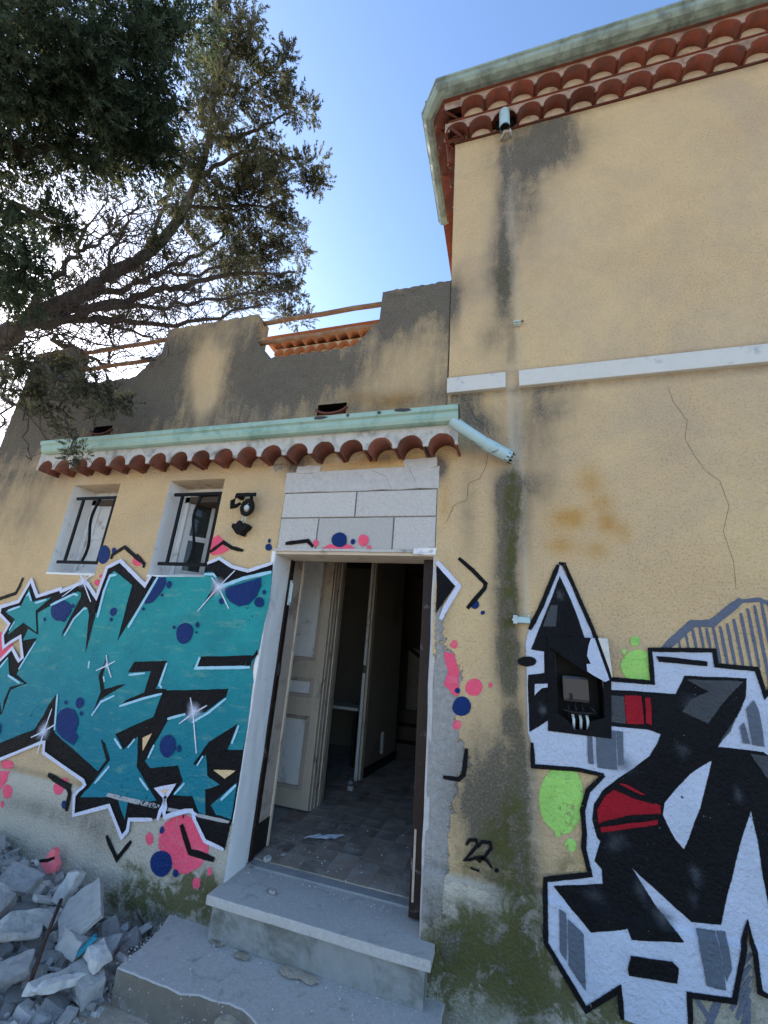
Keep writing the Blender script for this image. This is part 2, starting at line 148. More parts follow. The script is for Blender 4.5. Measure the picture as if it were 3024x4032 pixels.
[-3.3571,0.416],[-3.3625,0.4157],[-3.3684,0.4178],[-3.3739,0.4218],[-3.3783,0.4267],[-3.3815,0.432],[-3.3837,0.4375],[-3.3844,0.443],[-3.3833,0.4478],[-3.3802,0.4512],[-3.3755,0.4528],[-3.3701,0.4524],[-3.3644,0.4505],
[-3.3588,0.4472],[-3.3539,0.4425]],[[-3.6304,0.5926],[-3.3999,0.6283],[-3.3904,0.5739],[-3.4279,0.5103],[-3.5593,0.4587]],[[-3.392,0.6697],[-3.3901,0.6612],[-3.3959,0.6528],[-3.4076,0.6458],[-3.4225,0.6405],[-3.4392,0.6371],
[-3.457,0.6354],[-3.475,0.6362],[-3.491,0.6398],[-3.5027,0.6458],[-3.5092,0.6534],[-3.5104,0.6616],[-3.5063,0.67],[-3.4967,0.6777],[-3.4819,0.6836],[-3.464,0.6869],[-3.4457,0.6873],[-3.4288,0.6855],[-3.4135,0.6821],
[-3.4006,0.6769]],[[-2.862,0.6518],[-2.8615,0.6479],[-2.8634,0.644],[-2.8679,0.6404],[-2.8747,0.6376],[-2.8828,0.6361],[-2.8909,0.6359],[-2.8984,0.6367],[-2.9052,0.6382],[-2.9109,0.6406],[-2.9146,0.644],[-2.9152,0.648],
[-2.9124,0.652],[-2.907,0.6554],[-2.9001,0.6579],[-2.8925,0.6596],[-2.8844,0.6604],[-2.8764,0.6599],[-2.8696,0.6581],[-2.8646,0.6553]],[[-3.0598,1.9762],[-3.0575,1.9688],[-3.0589,1.9617],[-3.0643,1.9563],[-3.0724,1.9532],
[-3.0817,1.9524],[-3.0914,1.9534],[-3.101,1.9561],[-3.1099,1.9607],[-3.1169,1.9669],[-3.1211,1.9741],[-3.1221,1.9814],[-3.1202,1.9881],[-3.1157,1.9937],[-3.1085,1.9977],[-3.0991,1.9992],[-3.0889,1.9978],[-3.0794,1.9942],
[-3.0713,1.989],[-3.0647,1.983]],[[-2.6957,2.1572],[-2.6937,2.1448],[-2.6972,2.1335],[-2.7057,2.1246],[-2.7179,2.1189],[-2.7325,2.1162],[-2.7487,2.1171],[-2.7652,2.1221],[-2.7796,2.1311],[-2.7895,2.1429],[-2.7944,2.1554],
[-2.7951,2.1674],[-2.7923,2.1786],[-2.7857,2.1886],[-2.7743,2.1959],[-2.7589,2.1987],[-2.742,2.1963],[-2.7261,2.1896],[-2.7128,2.1803],[-2.7025,2.1693]],[[-3.0596,2.0269],[-3.0588,2.0231],[-3.0595,2.0196],[-3.0617,2.0169],
[-3.0652,2.0153],[-3.0693,2.0148],[-3.0737,2.0152],[-3.0782,2.0165],[-3.0826,2.0188],[-3.0862,2.0222],[-3.0882,2.0261],[-3.0884,2.0299],[-3.0872,2.0331],[-3.0849,2.0356],[-3.0819,2.0375],[-3.078,2.0386],[-3.0735,2.0384],
[-3.0688,2.0368],[-3.0647,2.034],[-3.0616,2.0306]],[[-1.6933,0.316],[-1.6924,0.309],[-1.6935,0.3018],[-1.6972,0.2951],[-1.7035,0.2902],[-1.7114,0.2878],[-1.7197,0.288],[-1.7273,0.2903],[-1.7341,0.2942],[-1.7395,0.2996],
[-1.7428,0.3063],[-1.7433,0.3137],[-1.7412,0.3207],[-1.7368,0.3269],[-1.7308,0.3317],[-1.7233,0.3349],[-1.7149,0.3356],[-1.7069,0.3334],[-1.7003,0.3288],[-1.6959,0.3227]],[[-4.198,1.5635],[-3.9485,1.5384],[-3.8646,1.4313],
[-3.7856,1.4698],[-3.786,1.4111],[-3.8708,1.3269],[-4.059,1.3049]],[[-2.0935,2.337],[-2.0503,2.3635],[-1.9962,2.3242],[-1.9964,2.2917],[-1.9288,2.2537],[-1.9812,2.2243],[-2.0591,2.2072],[-2.0937,2.226]]],[]],
["m","navy_dot","navy",1,[[[-3.0421,2.1898],[-3.0439,2.166],[-3.0524,2.1469],[-3.0653,2.1337],[-3.0808,2.1258],[-3.0983,2.1236],[-3.1171,2.1286],[-3.1352,2.1414],[-3.15,2.1605],[-3.1604,2.1833],[-3.166,2.2075],[-3.1662,2.2316],
[-3.1602,2.2531],[-3.1478,2.2687],[-3.1307,2.2756],[-3.1119,2.2741],[-3.0935,2.2664],[-3.0761,2.2541],[-3.0603,2.237],[-3.048,2.2149]],[[-2.9878,2.2319],[-2.9857,2.2243],[-2.9866,2.2174],[-2.9904,2.2123],[-2.9961,2.2093],
[-3.0028,2.2084],[-3.0102,2.2093],[-3.0178,2.2124],[-3.0248,2.2175],[-3.0302,2.2241],[-3.0337,2.2314],[-3.0353,2.2387],[-3.0348,2.2456],[-3.032,2.2514],[-3.0267,2.2552],[-3.0196,2.2561],[-3.0118,2.2542],[-3.0045,2.2503],
[-2.9979,2.2452],[-2.9922,2.2391]],[[-1.5833,2.2728],[-1.5823,2.2655],[-1.5842,2.2585],[-1.5891,2.253],[-1.5963,2.2498],[-1.6044,2.2491],[-1.6126,2.2505],[-1.6204,2.2536],[-1.6273,2.2586],[-1.6323,2.2651],[-1.6347,2.2724],
[-1.6345,2.2796],[-1.632,2.2861],[-1.6275,2.2917],[-1.6211,2.2957],[-1.613,2.2973],[-1.6044,2.2958],[-1.5966,2.2918],[-1.5906,2.2861],[-1.5862,2.2797]],[[-1.5999,2.3195],[-1.5997,2.3151],[-1.6007,2.3113],[-1.6026,2.3087],
[-1.605,2.307],[-1.6077,2.3062],[-1.6107,2.3064],[-1.6138,2.3081],[-1.6166,2.3111],[-1.6187,2.3151],[-1.6198,2.3194],[-1.62,2.3237],[-1.6194,2.3276],[-1.6178,2.3307],[-1.6154,2.3326],[-1.6125,2.3331],[-1.6094,2.3323],
[-1.6064,2.3304],[-1.6037,2.3276],[-1.6014,2.3239]],[[-2.7954,0.523],[-2.7934,0.5161],[-2.7944,0.5095],[-2.7981,0.5042],[-2.8036,0.5005],[-2.8103,0.4984],[-2.8177,0.4982],[-2.8254,0.5],[-2.8324,0.5039],[-2.8378,0.5094],
[-2.8415,0.5156],[-2.8433,0.5222],[-2.8431,0.5288],[-2.8404,0.5348],[-2.835,0.539],[-2.8278,0.5408],[-2.82,0.5401],[-2.8126,0.5376],[-2.8059,0.5339],[-2.8,0.5291]],[[-2.002,0.5189],[-2.0012,0.5138],[-2.0021,0.5089],
[-2.0047,0.5051],[-2.0084,0.5025],[-2.0126,0.5011],[-2.0171,0.5008],[-2.022,0.5018],[-2.0266,0.5044],[-2.0302,0.5087],[-2.0321,0.5138],[-2.0323,0.5188],[-2.0312,0.5235],[-2.029,0.5274],[-2.0259,0.5306],[-2.0216,0.5324],
[-2.0168,0.5325],[-2.012,0.5308],[-2.0078,0.5278],[-2.0043,0.5237]],[[-1.9033,0.37],[-1.9029,0.3508],[-1.9087,0.3324],[-1.9205,0.3162],[-1.938,0.3037],[-1.9597,0.2969],[-1.9827,0.2965],[-2.0048,0.3015],[-2.0246,0.311],
[-2.0414,0.3245],[-2.053,0.342],[-2.0561,0.3621],[-2.0493,0.3815],[-2.0343,0.397],[-2.015,0.4076],[-1.9937,0.4139],[-1.9711,0.4162],[-1.9479,0.4132],[-1.9268,0.4038],[-1.9112,0.3886]],[[-1.8452,0.3333],[-1.8449,0.3281],
[-1.8463,0.3231],[-1.8491,0.3186],[-1.8534,0.3149],[-1.859,0.3126],[-1.8652,0.3124],[-1.871,0.3143],[-1.8757,0.3176],[-1.8792,0.3217],[-1.8817,0.3263],[-1.8828,0.3314],[-1.882,0.3367],[-1.8789,0.3414],[-1.874,0.3447],
[-1.8682,0.3463],[-1.8622,0.3463],[-1.8565,0.345],[-1.8513,0.3423],[-1.8473,0.3382]]],[]],["m","black_tick","black",2,[],[[0.026,[[-4.1534,1.7984],[-4.1141,1.8037],[-3.9444,1.8572],[-3.9264,1.9151],[-3.9201,1.9876]]],
[0.0262,[[-3.017,2.1652],[-3.0115,2.2001],[-2.91,2.2643],[-2.7097,2.1502]]],[0.0232,[[-2.7692,2.2036],[-2.6703,2.1309],[-2.6719,2.1042]]],[0.0234,[[-2.0915,2.2325],[-1.9926,2.308],[-1.9096,2.2667],[-1.811,2.2455]]],
[0.0293,[[-3.044,0.6584],[-2.9303,0.6366],[-2.8206,0.6178],[-2.7964,0.5866],[-2.7921,0.5381],[-2.7857,0.4905]]],[0.022,[[-2.4162,0.4169],[-2.3797,0.3827],[-2.2989,0.3178],[-2.2232,0.4238]]],[0.0292,[[-1.8872,0.5657],
[-1.7939,0.4468],[-1.7335,0.4474],[-1.6251,0.4405]]],[0.0055,[[-1.885,0.6168],[-1.8836,0.5993]]]]],["b","pink_smear","pink",0,[[[-1.1884,2.2683],[-1.1418,2.2933],[-1.0079,2.2989],[-0.9498,2.2695]],[[-0.8658,2.3262],
[-0.8672,2.3149],[-0.8711,2.3047],[-0.8774,2.296],[-0.8862,2.2894],[-0.897,2.2865],[-0.9086,2.2885],[-0.9189,2.2949],[-0.9267,2.3042],[-0.932,2.3147],[-0.935,2.3259],[-0.9354,2.3376],[-0.9322,2.3487],[-0.9252,2.3576],
[-0.9153,2.3629],[-0.9043,2.3643],[-0.8931,2.3623],[-0.8826,2.357],[-0.8738,2.3487],[-0.868,2.338]],[[-1.2249,2.3045],[-1.2242,2.2975],[-1.2256,2.2907],[-1.2293,2.2856],[-1.2346,2.2827],[-1.2405,2.2823],[-1.2463,2.2836],
[-1.2519,2.2865],[-1.2569,2.2912],[-1.2606,2.2973],[-1.2625,2.3043],[-1.2624,2.3112],[-1.2605,2.3175],[-1.2572,2.3228],[-1.2524,2.3264],[-1.2466,2.3277],[-1.2404,2.3262],[-1.2349,2.3224],[-1.2304,2.3172],[-1.2271,2.3111]],
[[-0.8426,2.2785],[-0.8429,2.2754],[-0.8443,2.2725],[-0.8468,2.2701],[-0.8503,2.2685],[-0.8544,2.2681],[-0.8584,2.2688],[-0.8618,2.2705],[-0.8647,2.2726],[-0.867,2.2752],[-0.8684,2.2783],[-0.8683,2.2816],[-0.8667,2.2846],
[-0.8637,2.2867],[-0.8601,2.288],[-0.8562,2.2883],[-0.8523,2.2879],[-0.8485,2.2867],[-0.8454,2.2845],[-0.8434,2.2817]]],[]],["b","navy_dot","navy",1,[[[-1.0171,2.3267],[-1.0176,2.3125],[-1.0222,2.2989],[-1.032,2.2873],
[-1.0466,2.2799],[-1.0638,2.2778],[-1.0812,2.2809],[-1.0971,2.2879],[-1.1106,2.2982],[-1.1204,2.3114],[-1.1248,2.3263],[-1.1231,2.3411],[-1.1162,2.354],[-1.1054,2.3645],[-1.0915,2.3721],[-1.0749,2.376],[-1.0569,2.3745],
[-1.0402,2.3671],[-1.0277,2.3551],[-1.0202,2.3411]],[[-0.9556,2.3166],[-0.9557,2.3112],[-0.9576,2.3063],[-0.9607,2.3026],[-0.9648,2.3],[-0.9695,2.299],[-0.9745,2.2996],[-0.9791,2.3022],[-0.9827,2.3063],[-0.9851,2.3113],
[-0.9862,2.3164],[-0.9863,2.3217],[-0.9851,2.3268],[-0.9823,2.3311],[-0.9781,2.3338],[-0.9731,2.3343],[-0.9681,2.3329],[-0.9638,2.3301],[-0.9601,2.3264],[-0.9572,2.3218]]],[]],["b","black_tick","black",1,[],
[[0.0244,[[-1.4719,2.2993],[-1.3029,2.3196],[-1.2589,2.2782]]]]],["d","black_wedge","black",1,[[[-0.4078,2.166],[-0.2834,2.062],[-0.3758,1.9274],[-0.4001,1.8839]]],[]],["d","white_edge","lilac",2,[],[[0.0266,[[-0.4087,2.1929],
[-0.2708,2.0459],[-0.3495,1.9086],[-0.3733,1.8475]]]]],["d","black_tick","black",1,[],[[0.0218,[[-0.2739,2.2169],[-0.1906,2.1446],[-0.1152,2.0676],[-0.1201,2.0392],[-0.2185,1.9201]]],[0.0198,[[-0.2145,1.1877],[-0.2282,1.0652],
[-0.2528,1.0395],[-0.3341,1.0379]]]]],["d","pink_dot","pink",0,[[[-0.1347,1.4974],[-0.1367,1.4838],[-0.1426,1.4709],[-0.1521,1.4603],[-0.1644,1.4533],[-0.1777,1.4504],[-0.1908,1.4512],[-0.2033,1.4554],[-0.2141,1.4631],
[-0.2215,1.4747],[-0.2238,1.4887],[-0.2204,1.5029],[-0.2128,1.5152],[-0.2029,1.525],[-0.1914,1.5325],[-0.1783,1.5372],[-0.1644,1.5376],[-0.1516,1.5328],[-0.1419,1.5233],[-0.1364,1.5109]],[[-0.275,1.7134],[-0.2753,1.7069],
[-0.2775,1.7005],[-0.2819,1.6953],[-0.2877,1.6922],[-0.2939,1.6915],[-0.2997,1.6926],[-0.305,1.6951],[-0.3097,1.6989],[-0.3131,1.7041],[-0.3146,1.7105],[-0.3137,1.7172],[-0.3107,1.7232],[-0.3063,1.728],[-0.3008,1.7314],
[-0.2948,1.733],[-0.2886,1.7324],[-0.2832,1.7296],[-0.279,1.7251],[-0.2763,1.7195]],[[-0.247,1.2983],[-0.2483,1.2919],[-0.2516,1.2862],[-0.2562,1.2815],[-0.2617,1.2777],[-0.2681,1.2753],[-0.275,1.2749],[-0.2813,1.277],
[-0.2859,1.2814],[-0.2884,1.2872],[-0.2891,1.2933],[-0.2882,1.2995],[-0.2858,1.3055],[-0.2815,1.3109],[-0.2756,1.3147],[-0.2689,1.3164],[-0.2623,1.316],[-0.2563,1.3137],[-0.2514,1.3098],[-0.2481,1.3046]],[[-0.0786,1.5143],
[-0.0793,1.5114],[-0.0806,1.5086],[-0.0826,1.5062],[-0.0853,1.5044],[-0.0885,1.5035],[-0.0916,1.5038],[-0.0944,1.505],[-0.0966,1.5069],[-0.0981,1.5094],[-0.0987,1.5123],[-0.098,1.5154],[-0.0964,1.5181],[-0.0941,1.5203],
[-0.0914,1.5219],[-0.0884,1.5229],[-0.0852,1.5231],[-0.0822,1.5221],[-0.0799,1.52],[-0.0787,1.5173]],[[-0.3476,1.6655],[-0.2932,1.6603],[-0.2774,1.6059],[-0.2623,1.5705],[-0.2659,1.507],[-0.2555,1.4546],[-0.2836,1.4385],
[-0.318,1.4751],[-0.3426,1.4906],[-0.3203,1.5654],[-0.3413,1.6191]]],[]],["d","navy_dot","navy",1,[[[-0.1957,1.3972],[-0.1978,1.3817],[-0.205,1.3677],[-0.216,1.357],[-0.2288,1.3498],[-0.2424,1.3458],[-0.2567,1.345],
[-0.2707,1.3488],[-0.2823,1.3579],[-0.2892,1.3715],[-0.2904,1.3869],[-0.287,1.4021],[-0.2803,1.4158],[-0.2708,1.4277],[-0.2584,1.4368],[-0.2439,1.4413],[-0.2293,1.4403],[-0.2163,1.4343],[-0.2059,1.4246],[-0.1987,1.412]],
[[-0.1518,1.9451],[-0.1526,1.9377],[-0.1558,1.931],[-0.1609,1.9257],[-0.1671,1.9222],[-0.174,1.9205],[-0.1811,1.9208],[-0.1878,1.9235],[-0.1931,1.9286],[-0.196,1.9355],[-0.1964,1.943],[-0.1948,1.9501],[-0.1919,1.9566],
[-0.1875,1.9624],[-0.1815,1.9669],[-0.1743,1.9688],[-0.167,1.9678],[-0.1608,1.9641],[-0.1561,1.9587],[-0.1531,1.9522]],[[-0.1192,1.8987],[-0.1201,1.8954],[-0.1217,1.8926],[-0.1239,1.8901],[-0.1267,1.8882],[-0.1299,1.8872],
[-0.1334,1.8874],[-0.1364,1.8889],[-0.1386,1.8913],[-0.14,1.8943],[-0.1405,1.8976],[-0.1401,1.9009],[-0.1386,1.904],[-0.1362,1.9064],[-0.1332,1.9079],[-0.1299,1.9086],[-0.1267,1.9084],[-0.1235,1.9073],[-0.1209,1.9052],
[-0.1194,1.9021]],[[-0.2544,1.4715],[-0.2545,1.4672],[-0.2559,1.4628],[-0.2588,1.4591],[-0.2626,1.4568],[-0.2669,1.4561],[-0.2709,1.4567],[-0.2745,1.4584],[-0.2775,1.4611],[-0.2797,1.4646],[-0.2805,1.4689],[-0.2799,1.4734],
[-0.278,1.4775],[-0.2752,1.481],[-0.2716,1.4835],[-0.2674,1.4849],[-0.2632,1.4845],[-0.2595,1.4826],[-0.2568,1.4794],[-0.2552,1.4756]]],[]],["n","numeral","black",1,[],[[0.0119,[[-0.2109,0.7614],[-0.1951,0.7844],[-0.163,0.791],
[-0.1565,0.7693],[-0.1839,0.7353],[-0.2155,0.6988],[-0.1921,0.704],[-0.152,0.7213]]],[0.0117,[[-0.1564,0.7602],[-0.1332,0.788],[-0.0943,0.7913],[-0.0891,0.7705],[-0.1206,0.7307],[-0.1467,0.7062],[-0.1573,0.7132],[-0.1363,0.7242],
[-0.1102,0.7148],[-0.0875,0.6908]]]]],["n","underline","black",1,[[[-0.0557,0.6855],[-0.056,0.6832],[-0.0572,0.681],[-0.0592,0.6791],[-0.0616,0.6779],[-0.064,0.6772],[-0.0665,0.677],[-0.0688,0.6773],[-0.0709,0.6783],
[-0.0722,0.6801],[-0.0724,0.6823],[-0.0718,0.6846],[-0.0704,0.6867],[-0.0686,0.6885],[-0.0664,0.69],[-0.0639,0.6909],[-0.0614,0.6911],[-0.0591,0.6904],[-0.0574,0.6892],[-0.0562,0.6875]]],[[0.0095,[[-0.1886,0.6708],
[-0.1466,0.6655]]]]],["r","silver_ground","silver",1,[[[0.2966,2.1894],[0.3905,1.9802],[0.4399,1.8411],[0.4764,1.7079],[0.4922,1.6002],[0.6936,1.6015],[0.6984,1.758],[0.9765,1.7755],[0.9759,1.7062],[1.1374,1.7031],[1.1504,1.5896],
[1.1989,1.6396],[1.454,1.8118],[1.1799,0.4553],[0.9775,0.4764],[0.9404,0.4858],[0.9446,0.6191],[0.9402,0.6966],[0.9119,0.6215],[0.8477,0.4356],[0.6928,0.4168],[0.6793,0.2698],[0.4355,0.2773],[0.4325,0.3711],[0.2976,0.2719],
[0.1467,0.4648],[0.1516,0.6285],[0.1563,0.6934],[0.3499,0.7497],[0.33,0.8469],[0.3374,0.9088],[0.3349,0.9992],[0.3637,1.0844],[0.4383,1.1618],[0.3246,1.1692],[0.117,1.1544],[0.1155,1.2597],[0.0988,1.306],[0.1014,1.5892],
[0.1019,1.7091],[0.1007,1.7482],[0.1225,1.8211]]],[]],["r","outline","black",3,[],[[0.0181,[[0.2914,2.1953],[0.3187,2.1898],[0.3905,1.9802],[0.4399,1.8411],[0.4764,1.7079],[0.4922,1.6002],[0.6936,1.6015],[0.6984,1.758],
[0.9765,1.7755],[0.9759,1.7062],[1.1374,1.7031],[1.1504,1.5896],[1.1989,1.6396]]],[0.0157,[[0.9775,0.4764],[0.9404,0.4858],[0.9446,0.6191],[0.9402,0.6966],[0.9119,0.6215],[0.8477,0.4356],[0.6928,0.4168],[0.6793,0.2698]]],
[0.0187,[[0.4355,0.2773],[0.4325,0.3711],[0.2976,0.2719],[0.1467,0.4648],[0.1516,0.6285],[0.1563,0.6934],[0.3499,0.7497],[0.33,0.8469],[0.3374,0.9088],[0.3349,0.9992],[0.3637,1.0844],[0.4383,1.1618]]],[0.0173,[[0.4383,1.1618],
[0.3246,1.1692],[0.117,1.1544],[0.1155,1.2597]]],[0.0214,[[0.1225,1.8211],[0.1899,1.9545],[0.2869,2.1849]]]]],["r","black_letter","black",2,[[[0.4672,1.547],[0.7882,1.5584],[0.8336,1.6446],[1.0889,1.6578],[1.0722,1.5709],
[1.0244,1.4886],[0.9301,1.3453],[1.1046,1.35],[1.1235,1.3346],[1.2812,1.2078],[1.1784,0.6807],[1.0248,0.7543],[1.0245,0.8715],[1.0267,1.0049],[1.0185,1.1101],[0.9648,0.994],[0.9199,0.8778],[0.8589,0.7198],[0.8439,0.671],
[0.7377,0.6611],[0.6866,0.6943],[0.5252,0.8085],[0.6061,0.683],[0.6955,0.5875],[0.4979,0.5527],[0.4866,0.5867],[0.3402,0.5419],[0.1913,0.6733],[0.4025,0.7234],[0.4007,0.7792],[0.3745,0.8028],[0.403,0.8893],[0.3911,0.9003],
[0.3771,0.9696],[0.3881,1.0323],[0.4317,1.0948],[0.5011,1.1552],[0.5763,1.2099],[0.6454,1.27],[0.6859,1.3263],[0.7037,1.3736],[0.6449,1.386],[0.4205,1.3826],[0.2891,1.3843],[0.1958,1.3735],[0.1063,1.3104],[0.1073,1.5822],
[0.1909,1.6009],[0.1917,1.7121],[0.1268,1.7149],[0.2931,2.121],[0.339,2.0022],[0.3823,1.853],[0.4162,1.7105],[0.369,1.7031],[0.3685,1.6399],[0.471,1.5947]]],[]],["r","silver_leaf","silver",4,[[[0.894,1.284],[0.8711,1.2154],
[0.8458,1.158],[0.8214,1.0839],[0.741,0.9198],[0.7147,0.95],[0.6981,0.9826],[0.6748,1.0367],[0.6864,1.0858],[0.728,1.134],[0.8038,1.2177]],[[0.1399,1.5416],[0.2442,1.5552],[0.2436,1.5434],[0.1731,1.5293],[0.138,1.4877]]],[]],
["r","red_patch","red",4,[[[0.5654,1.5289],[0.6342,1.5338],[0.6356,1.4079],[0.5611,1.4025]],[[0.6531,1.5276],[0.6743,1.5311],[0.6686,1.4052],[0.6477,1.4127]],[[0.4914,1.1163],[0.6639,1.0733],[0.6633,1.0407],[0.4015,0.9526],
[0.4006,1.0099],[0.4363,1.0707]],[[0.5027,1.1366],[0.5314,1.1378],[0.6096,1.1068],[0.5911,1.107]],[[0.4071,0.9434],[0.6481,1.0118],[0.6477,0.9972],[0.4122,0.9264]]],[]],["r","red_divider","black",5,[],[[0.0166,[[0.4723,1.1184],
[0.565,1.0938],[0.6437,1.082]]],[0.0166,[[0.4045,0.9513],[0.5313,1.0012],[0.6592,1.0312]]]]],["r","grey_stripe","slate",4,[[[0.3805,1.3473],[0.399,1.3495],[0.3992,1.203],[0.3771,1.2012]],[[0.4187,1.3587],[0.5061,1.3625],
[0.4981,1.1944],[0.4161,1.1899]],[[0.5128,1.3634],[0.5371,1.363],[0.5309,1.2225],[0.5094,1.2132]],[[1.1031,1.5644],[1.1137,1.524],[1.1085,1.3734],[1.0668,1.3753],[1.0669,1.5189]],[[1.0465,1.4627],[1.0557,1.377],[1.0301,1.3767],
[1.0322,1.4453]],[[0.2102,0.6013],[0.235,0.5898],[0.2301,0.4227],[0.2056,0.4486]],[[0.2433,0.5696],[0.3058,0.5291],[0.3004,0.3394],[0.2404,0.4094]],[[0.7514,0.6411],[0.819,0.6456],[0.8215,0.4642],[0.7567,0.463]],[[0.8272,0.6474],
[0.8541,0.6507],[0.8526,0.5356],[0.8281,0.4917]]],[]],["r","slate_shade","charcoal",3,[[[0.8442,1.6284],[1.0718,1.643],[0.9652,1.5271],[0.9055,1.443],[0.8484,1.4687],[0.8072,1.4837],[0.8517,1.5414],[0.9309,1.5828]],
[[0.4722,1.5228],[0.5604,1.5249],[0.5557,1.4019],[0.469,1.3984]],[[0.2368,1.9567],[0.2678,1.9582],[0.2584,1.8454],[0.1932,1.8414]],[[1.0522,1.337],[1.1235,1.3346],[1.1743,1.1912],[1.0985,1.2486]],[[1.0234,1.4822],[1.0717,1.5676],
[0.9919,1.4279],[0.9281,1.3513]]],[]],["r","black_bar","black",4,[[[0.4924,0.4951],[0.6423,0.5091],[0.6623,0.494],[0.6511,0.4466],[0.4747,0.4281],[0.4737,0.4479]],[[0.7257,1.7277],[0.7859,1.7268],[0.9408,1.7205],[0.9363,1.7014],
[0.7342,1.7027]],[[0.1481,1.655],[0.1449,1.6473],[0.1384,1.64],[0.1287,1.6337],[0.1163,1.6291],[0.1025,1.6269],[0.089,1.6272],[0.077,1.6297],[0.067,1.634],[0.0596,1.6399],[0.0565,1.6474],[0.059,1.6556],[0.0668,1.663],
[0.078,1.6687],[0.0907,1.6726],[0.104,1.6749],[0.1176,1.6755],[0.1307,1.6738],[0.1411,1.6693],[0.1471,1.6627]]],[]],["g","green_disc","green",0,[[[0.3431,1.0438],[0.3363,1.0014],[0.3223,0.96],[0.2999,0.9232],[0.2705,0.8969],
[0.238,0.8856],[0.2068,0.8892],[0.1795,0.9052],[0.1577,0.9318],[0.1437,0.9683],[0.1404,1.0119],[0.1487,1.0573],[0.1666,1.0988],[0.1911,1.1336],[0.2204,1.1608],[0.2534,1.1773],[0.2871,1.178],[0.316,1.1601],[0.3351,1.127],
[0.3433,1.0863]],[[0.7167,1.6771],[0.7127,1.6518],[0.7012,1.6268],[0.682,1.6061],[0.658,1.5934],[0.6332,1.5898],[0.6105,1.5938],[0.5908,1.6032],[0.5744,1.6181],[0.5635,1.6386],[0.5608,1.6638],[0.5674,1.6901],[0.5816,1.7142],
[0.6013,1.734],[0.6245,1.7483],[0.6497,1.7551],[0.674,1.7526],[0.6939,1.741],[0.7074,1.7227],[0.7147,1.7009]],[[0.6598,1.7977],[0.6574,1.7903],[0.6534,1.784],[0.6485,1.7787],[0.6429,1.7745],[0.6364,1.7721],[0.6299,1.7723],
[0.6243,1.7754],[0.6205,1.7808],[0.6186,1.7875],[0.6184,1.7948],[0.6199,1.8022],[0.6234,1.8091],[0.6286,1.8147],[0.6347,1.8182],[0.6411,1.8196],[0.6473,1.8191],[0.653,1.8166],[0.6575,1.812],[0.66,1.8053]],[[0.5913,1.7404],
[0.5907,1.7371],[0.5892,1.7338],[0.587,1.7311],[0.5841,1.7292],[0.581,1.7285],[0.5781,1.7289],[0.5755,1.7303],[0.5735,1.7325],[0.5723,1.7355],[0.5723,1.739],[0.5733,1.7424],[0.5751,1.7454],[0.5773,1.748],[0.58,1.75],
[0.5831,1.7511],[0.5862,1.751],[0.5888,1.7495],[0.5905,1.7469],[0.5913,1.7437]],[[0.2348,0.8832],[0.2341,0.8792],[0.232,0.8755],[0.2291,0.8724],[0.2256,0.8702],[0.2219,0.8689],[0.2182,0.8687],[0.2149,0.8699],[0.2125,0.8723],
[0.2111,0.8754],[0.2107,0.879],[0.2112,0.8828],[0.2128,0.8867],[0.2156,0.8901],[0.2192,0.8924],[0.2231,0.8933],[0.2267,0.8929],[0.2297,0.8916],[0.2323,0.8896],[0.2341,0.8868]],[[0.2985,0.8501],[0.2977,0.8421],[0.294,0.834],
[0.2878,0.8273],[0.2801,0.8231],[0.2724,0.8212],[0.2651,0.8214],[0.2584,0.8234],[0.2528,0.8273],[0.2492,0.8335],[0.2484,0.8411],[0.2503,0.8492],[0.2544,0.8569],[0.2602,0.8635],[0.2673,0.8687],[0.2753,0.8714],[0.283,0.8711],
[0.2894,0.8682],[0.294,0.8633],[0.2971,0.8572]]],[]],["h","hatching","slateblue",0,[],[[0.032,[[0.7644,1.7666],[0.9046,1.8997],[0.9884,1.9047],[1.1323,2.0292]]],[0.018,[[1.1311,2.0217],[1.2066,2.0325],[1.2731,1.9994],
[1.3834,2.026]]],[0.0111,[[0.8346,1.8078],[0.8367,1.772]]],[0.011,[[0.8693,1.8464],[0.873,1.7748]]],[0.0109,[[0.902,1.8703],[0.9064,1.7773]]],[0.0108,[[0.9333,1.8832],[0.9377,1.7796]]],[0.0107,[[0.9624,1.8813],[0.9661,1.7818]]],
[0.0105,[[0.9922,1.8868],[0.9984,1.7013]]],[0.0105,[[1.0219,1.8922],[1.0273,1.7037]]],[0.0104,[[1.053,1.9085],[1.0578,1.7064]]],[0.0103,[[1.085,1.932],[1.0893,1.7091]]],[0.0102,[[1.1182,1.9627],[1.1217,1.7118]]],
[0.0101,[[1.1502,1.9861],[1.1527,1.7145]]],[0.0099,[[1.1809,2.0021],[1.1828,1.5929]]],[0.0098,[[1.2115,2.0181],[1.2116,1.5958]]],[0.0097,[[1.2407,2.0267],[1.239,1.5986]]],[0.0097,[[1.2673,2.0207],[1.2639,1.6012]]],
[0.0096,[[1.293,2.0111],[1.2881,1.6036]]],[0.0095,[[1.3197,2.0088],[1.3133,1.6062]]]]],["h","hatching_low","slateblue",0,[],[[0.0152,[[0.7202,0.4045],[0.7716,0.3297]]],[0.0196,[[0.8004,0.4241],[0.7453,0.323]]],
[0.0109,[[0.9335,0.5973],[0.8092,0.4495]]],[0.0108,[[0.9265,0.5598],[0.8234,0.425]]],[0.0107,[[0.9195,0.5227],[0.8375,0.4009]]],[0.0107,[[0.9127,0.4861],[0.8513,0.3771]]],[0.0106,[[0.9059,0.4498],[0.865,0.3535]]],
[0.0105,[[0.8992,0.4139],[0.8785,0.3303]]]]]],"GLOW":[[-2.7626,1.3889,0.02],[-1.9512,1.9794,0.05],[-3.2273,1.9809,0.04],[-3.1809,0.9132,0.045],[-1.9551,1.1756,0.045]],"CRACK":[[0.0047,[[-0.3325,3.3795],[-0.2838,3.3517],
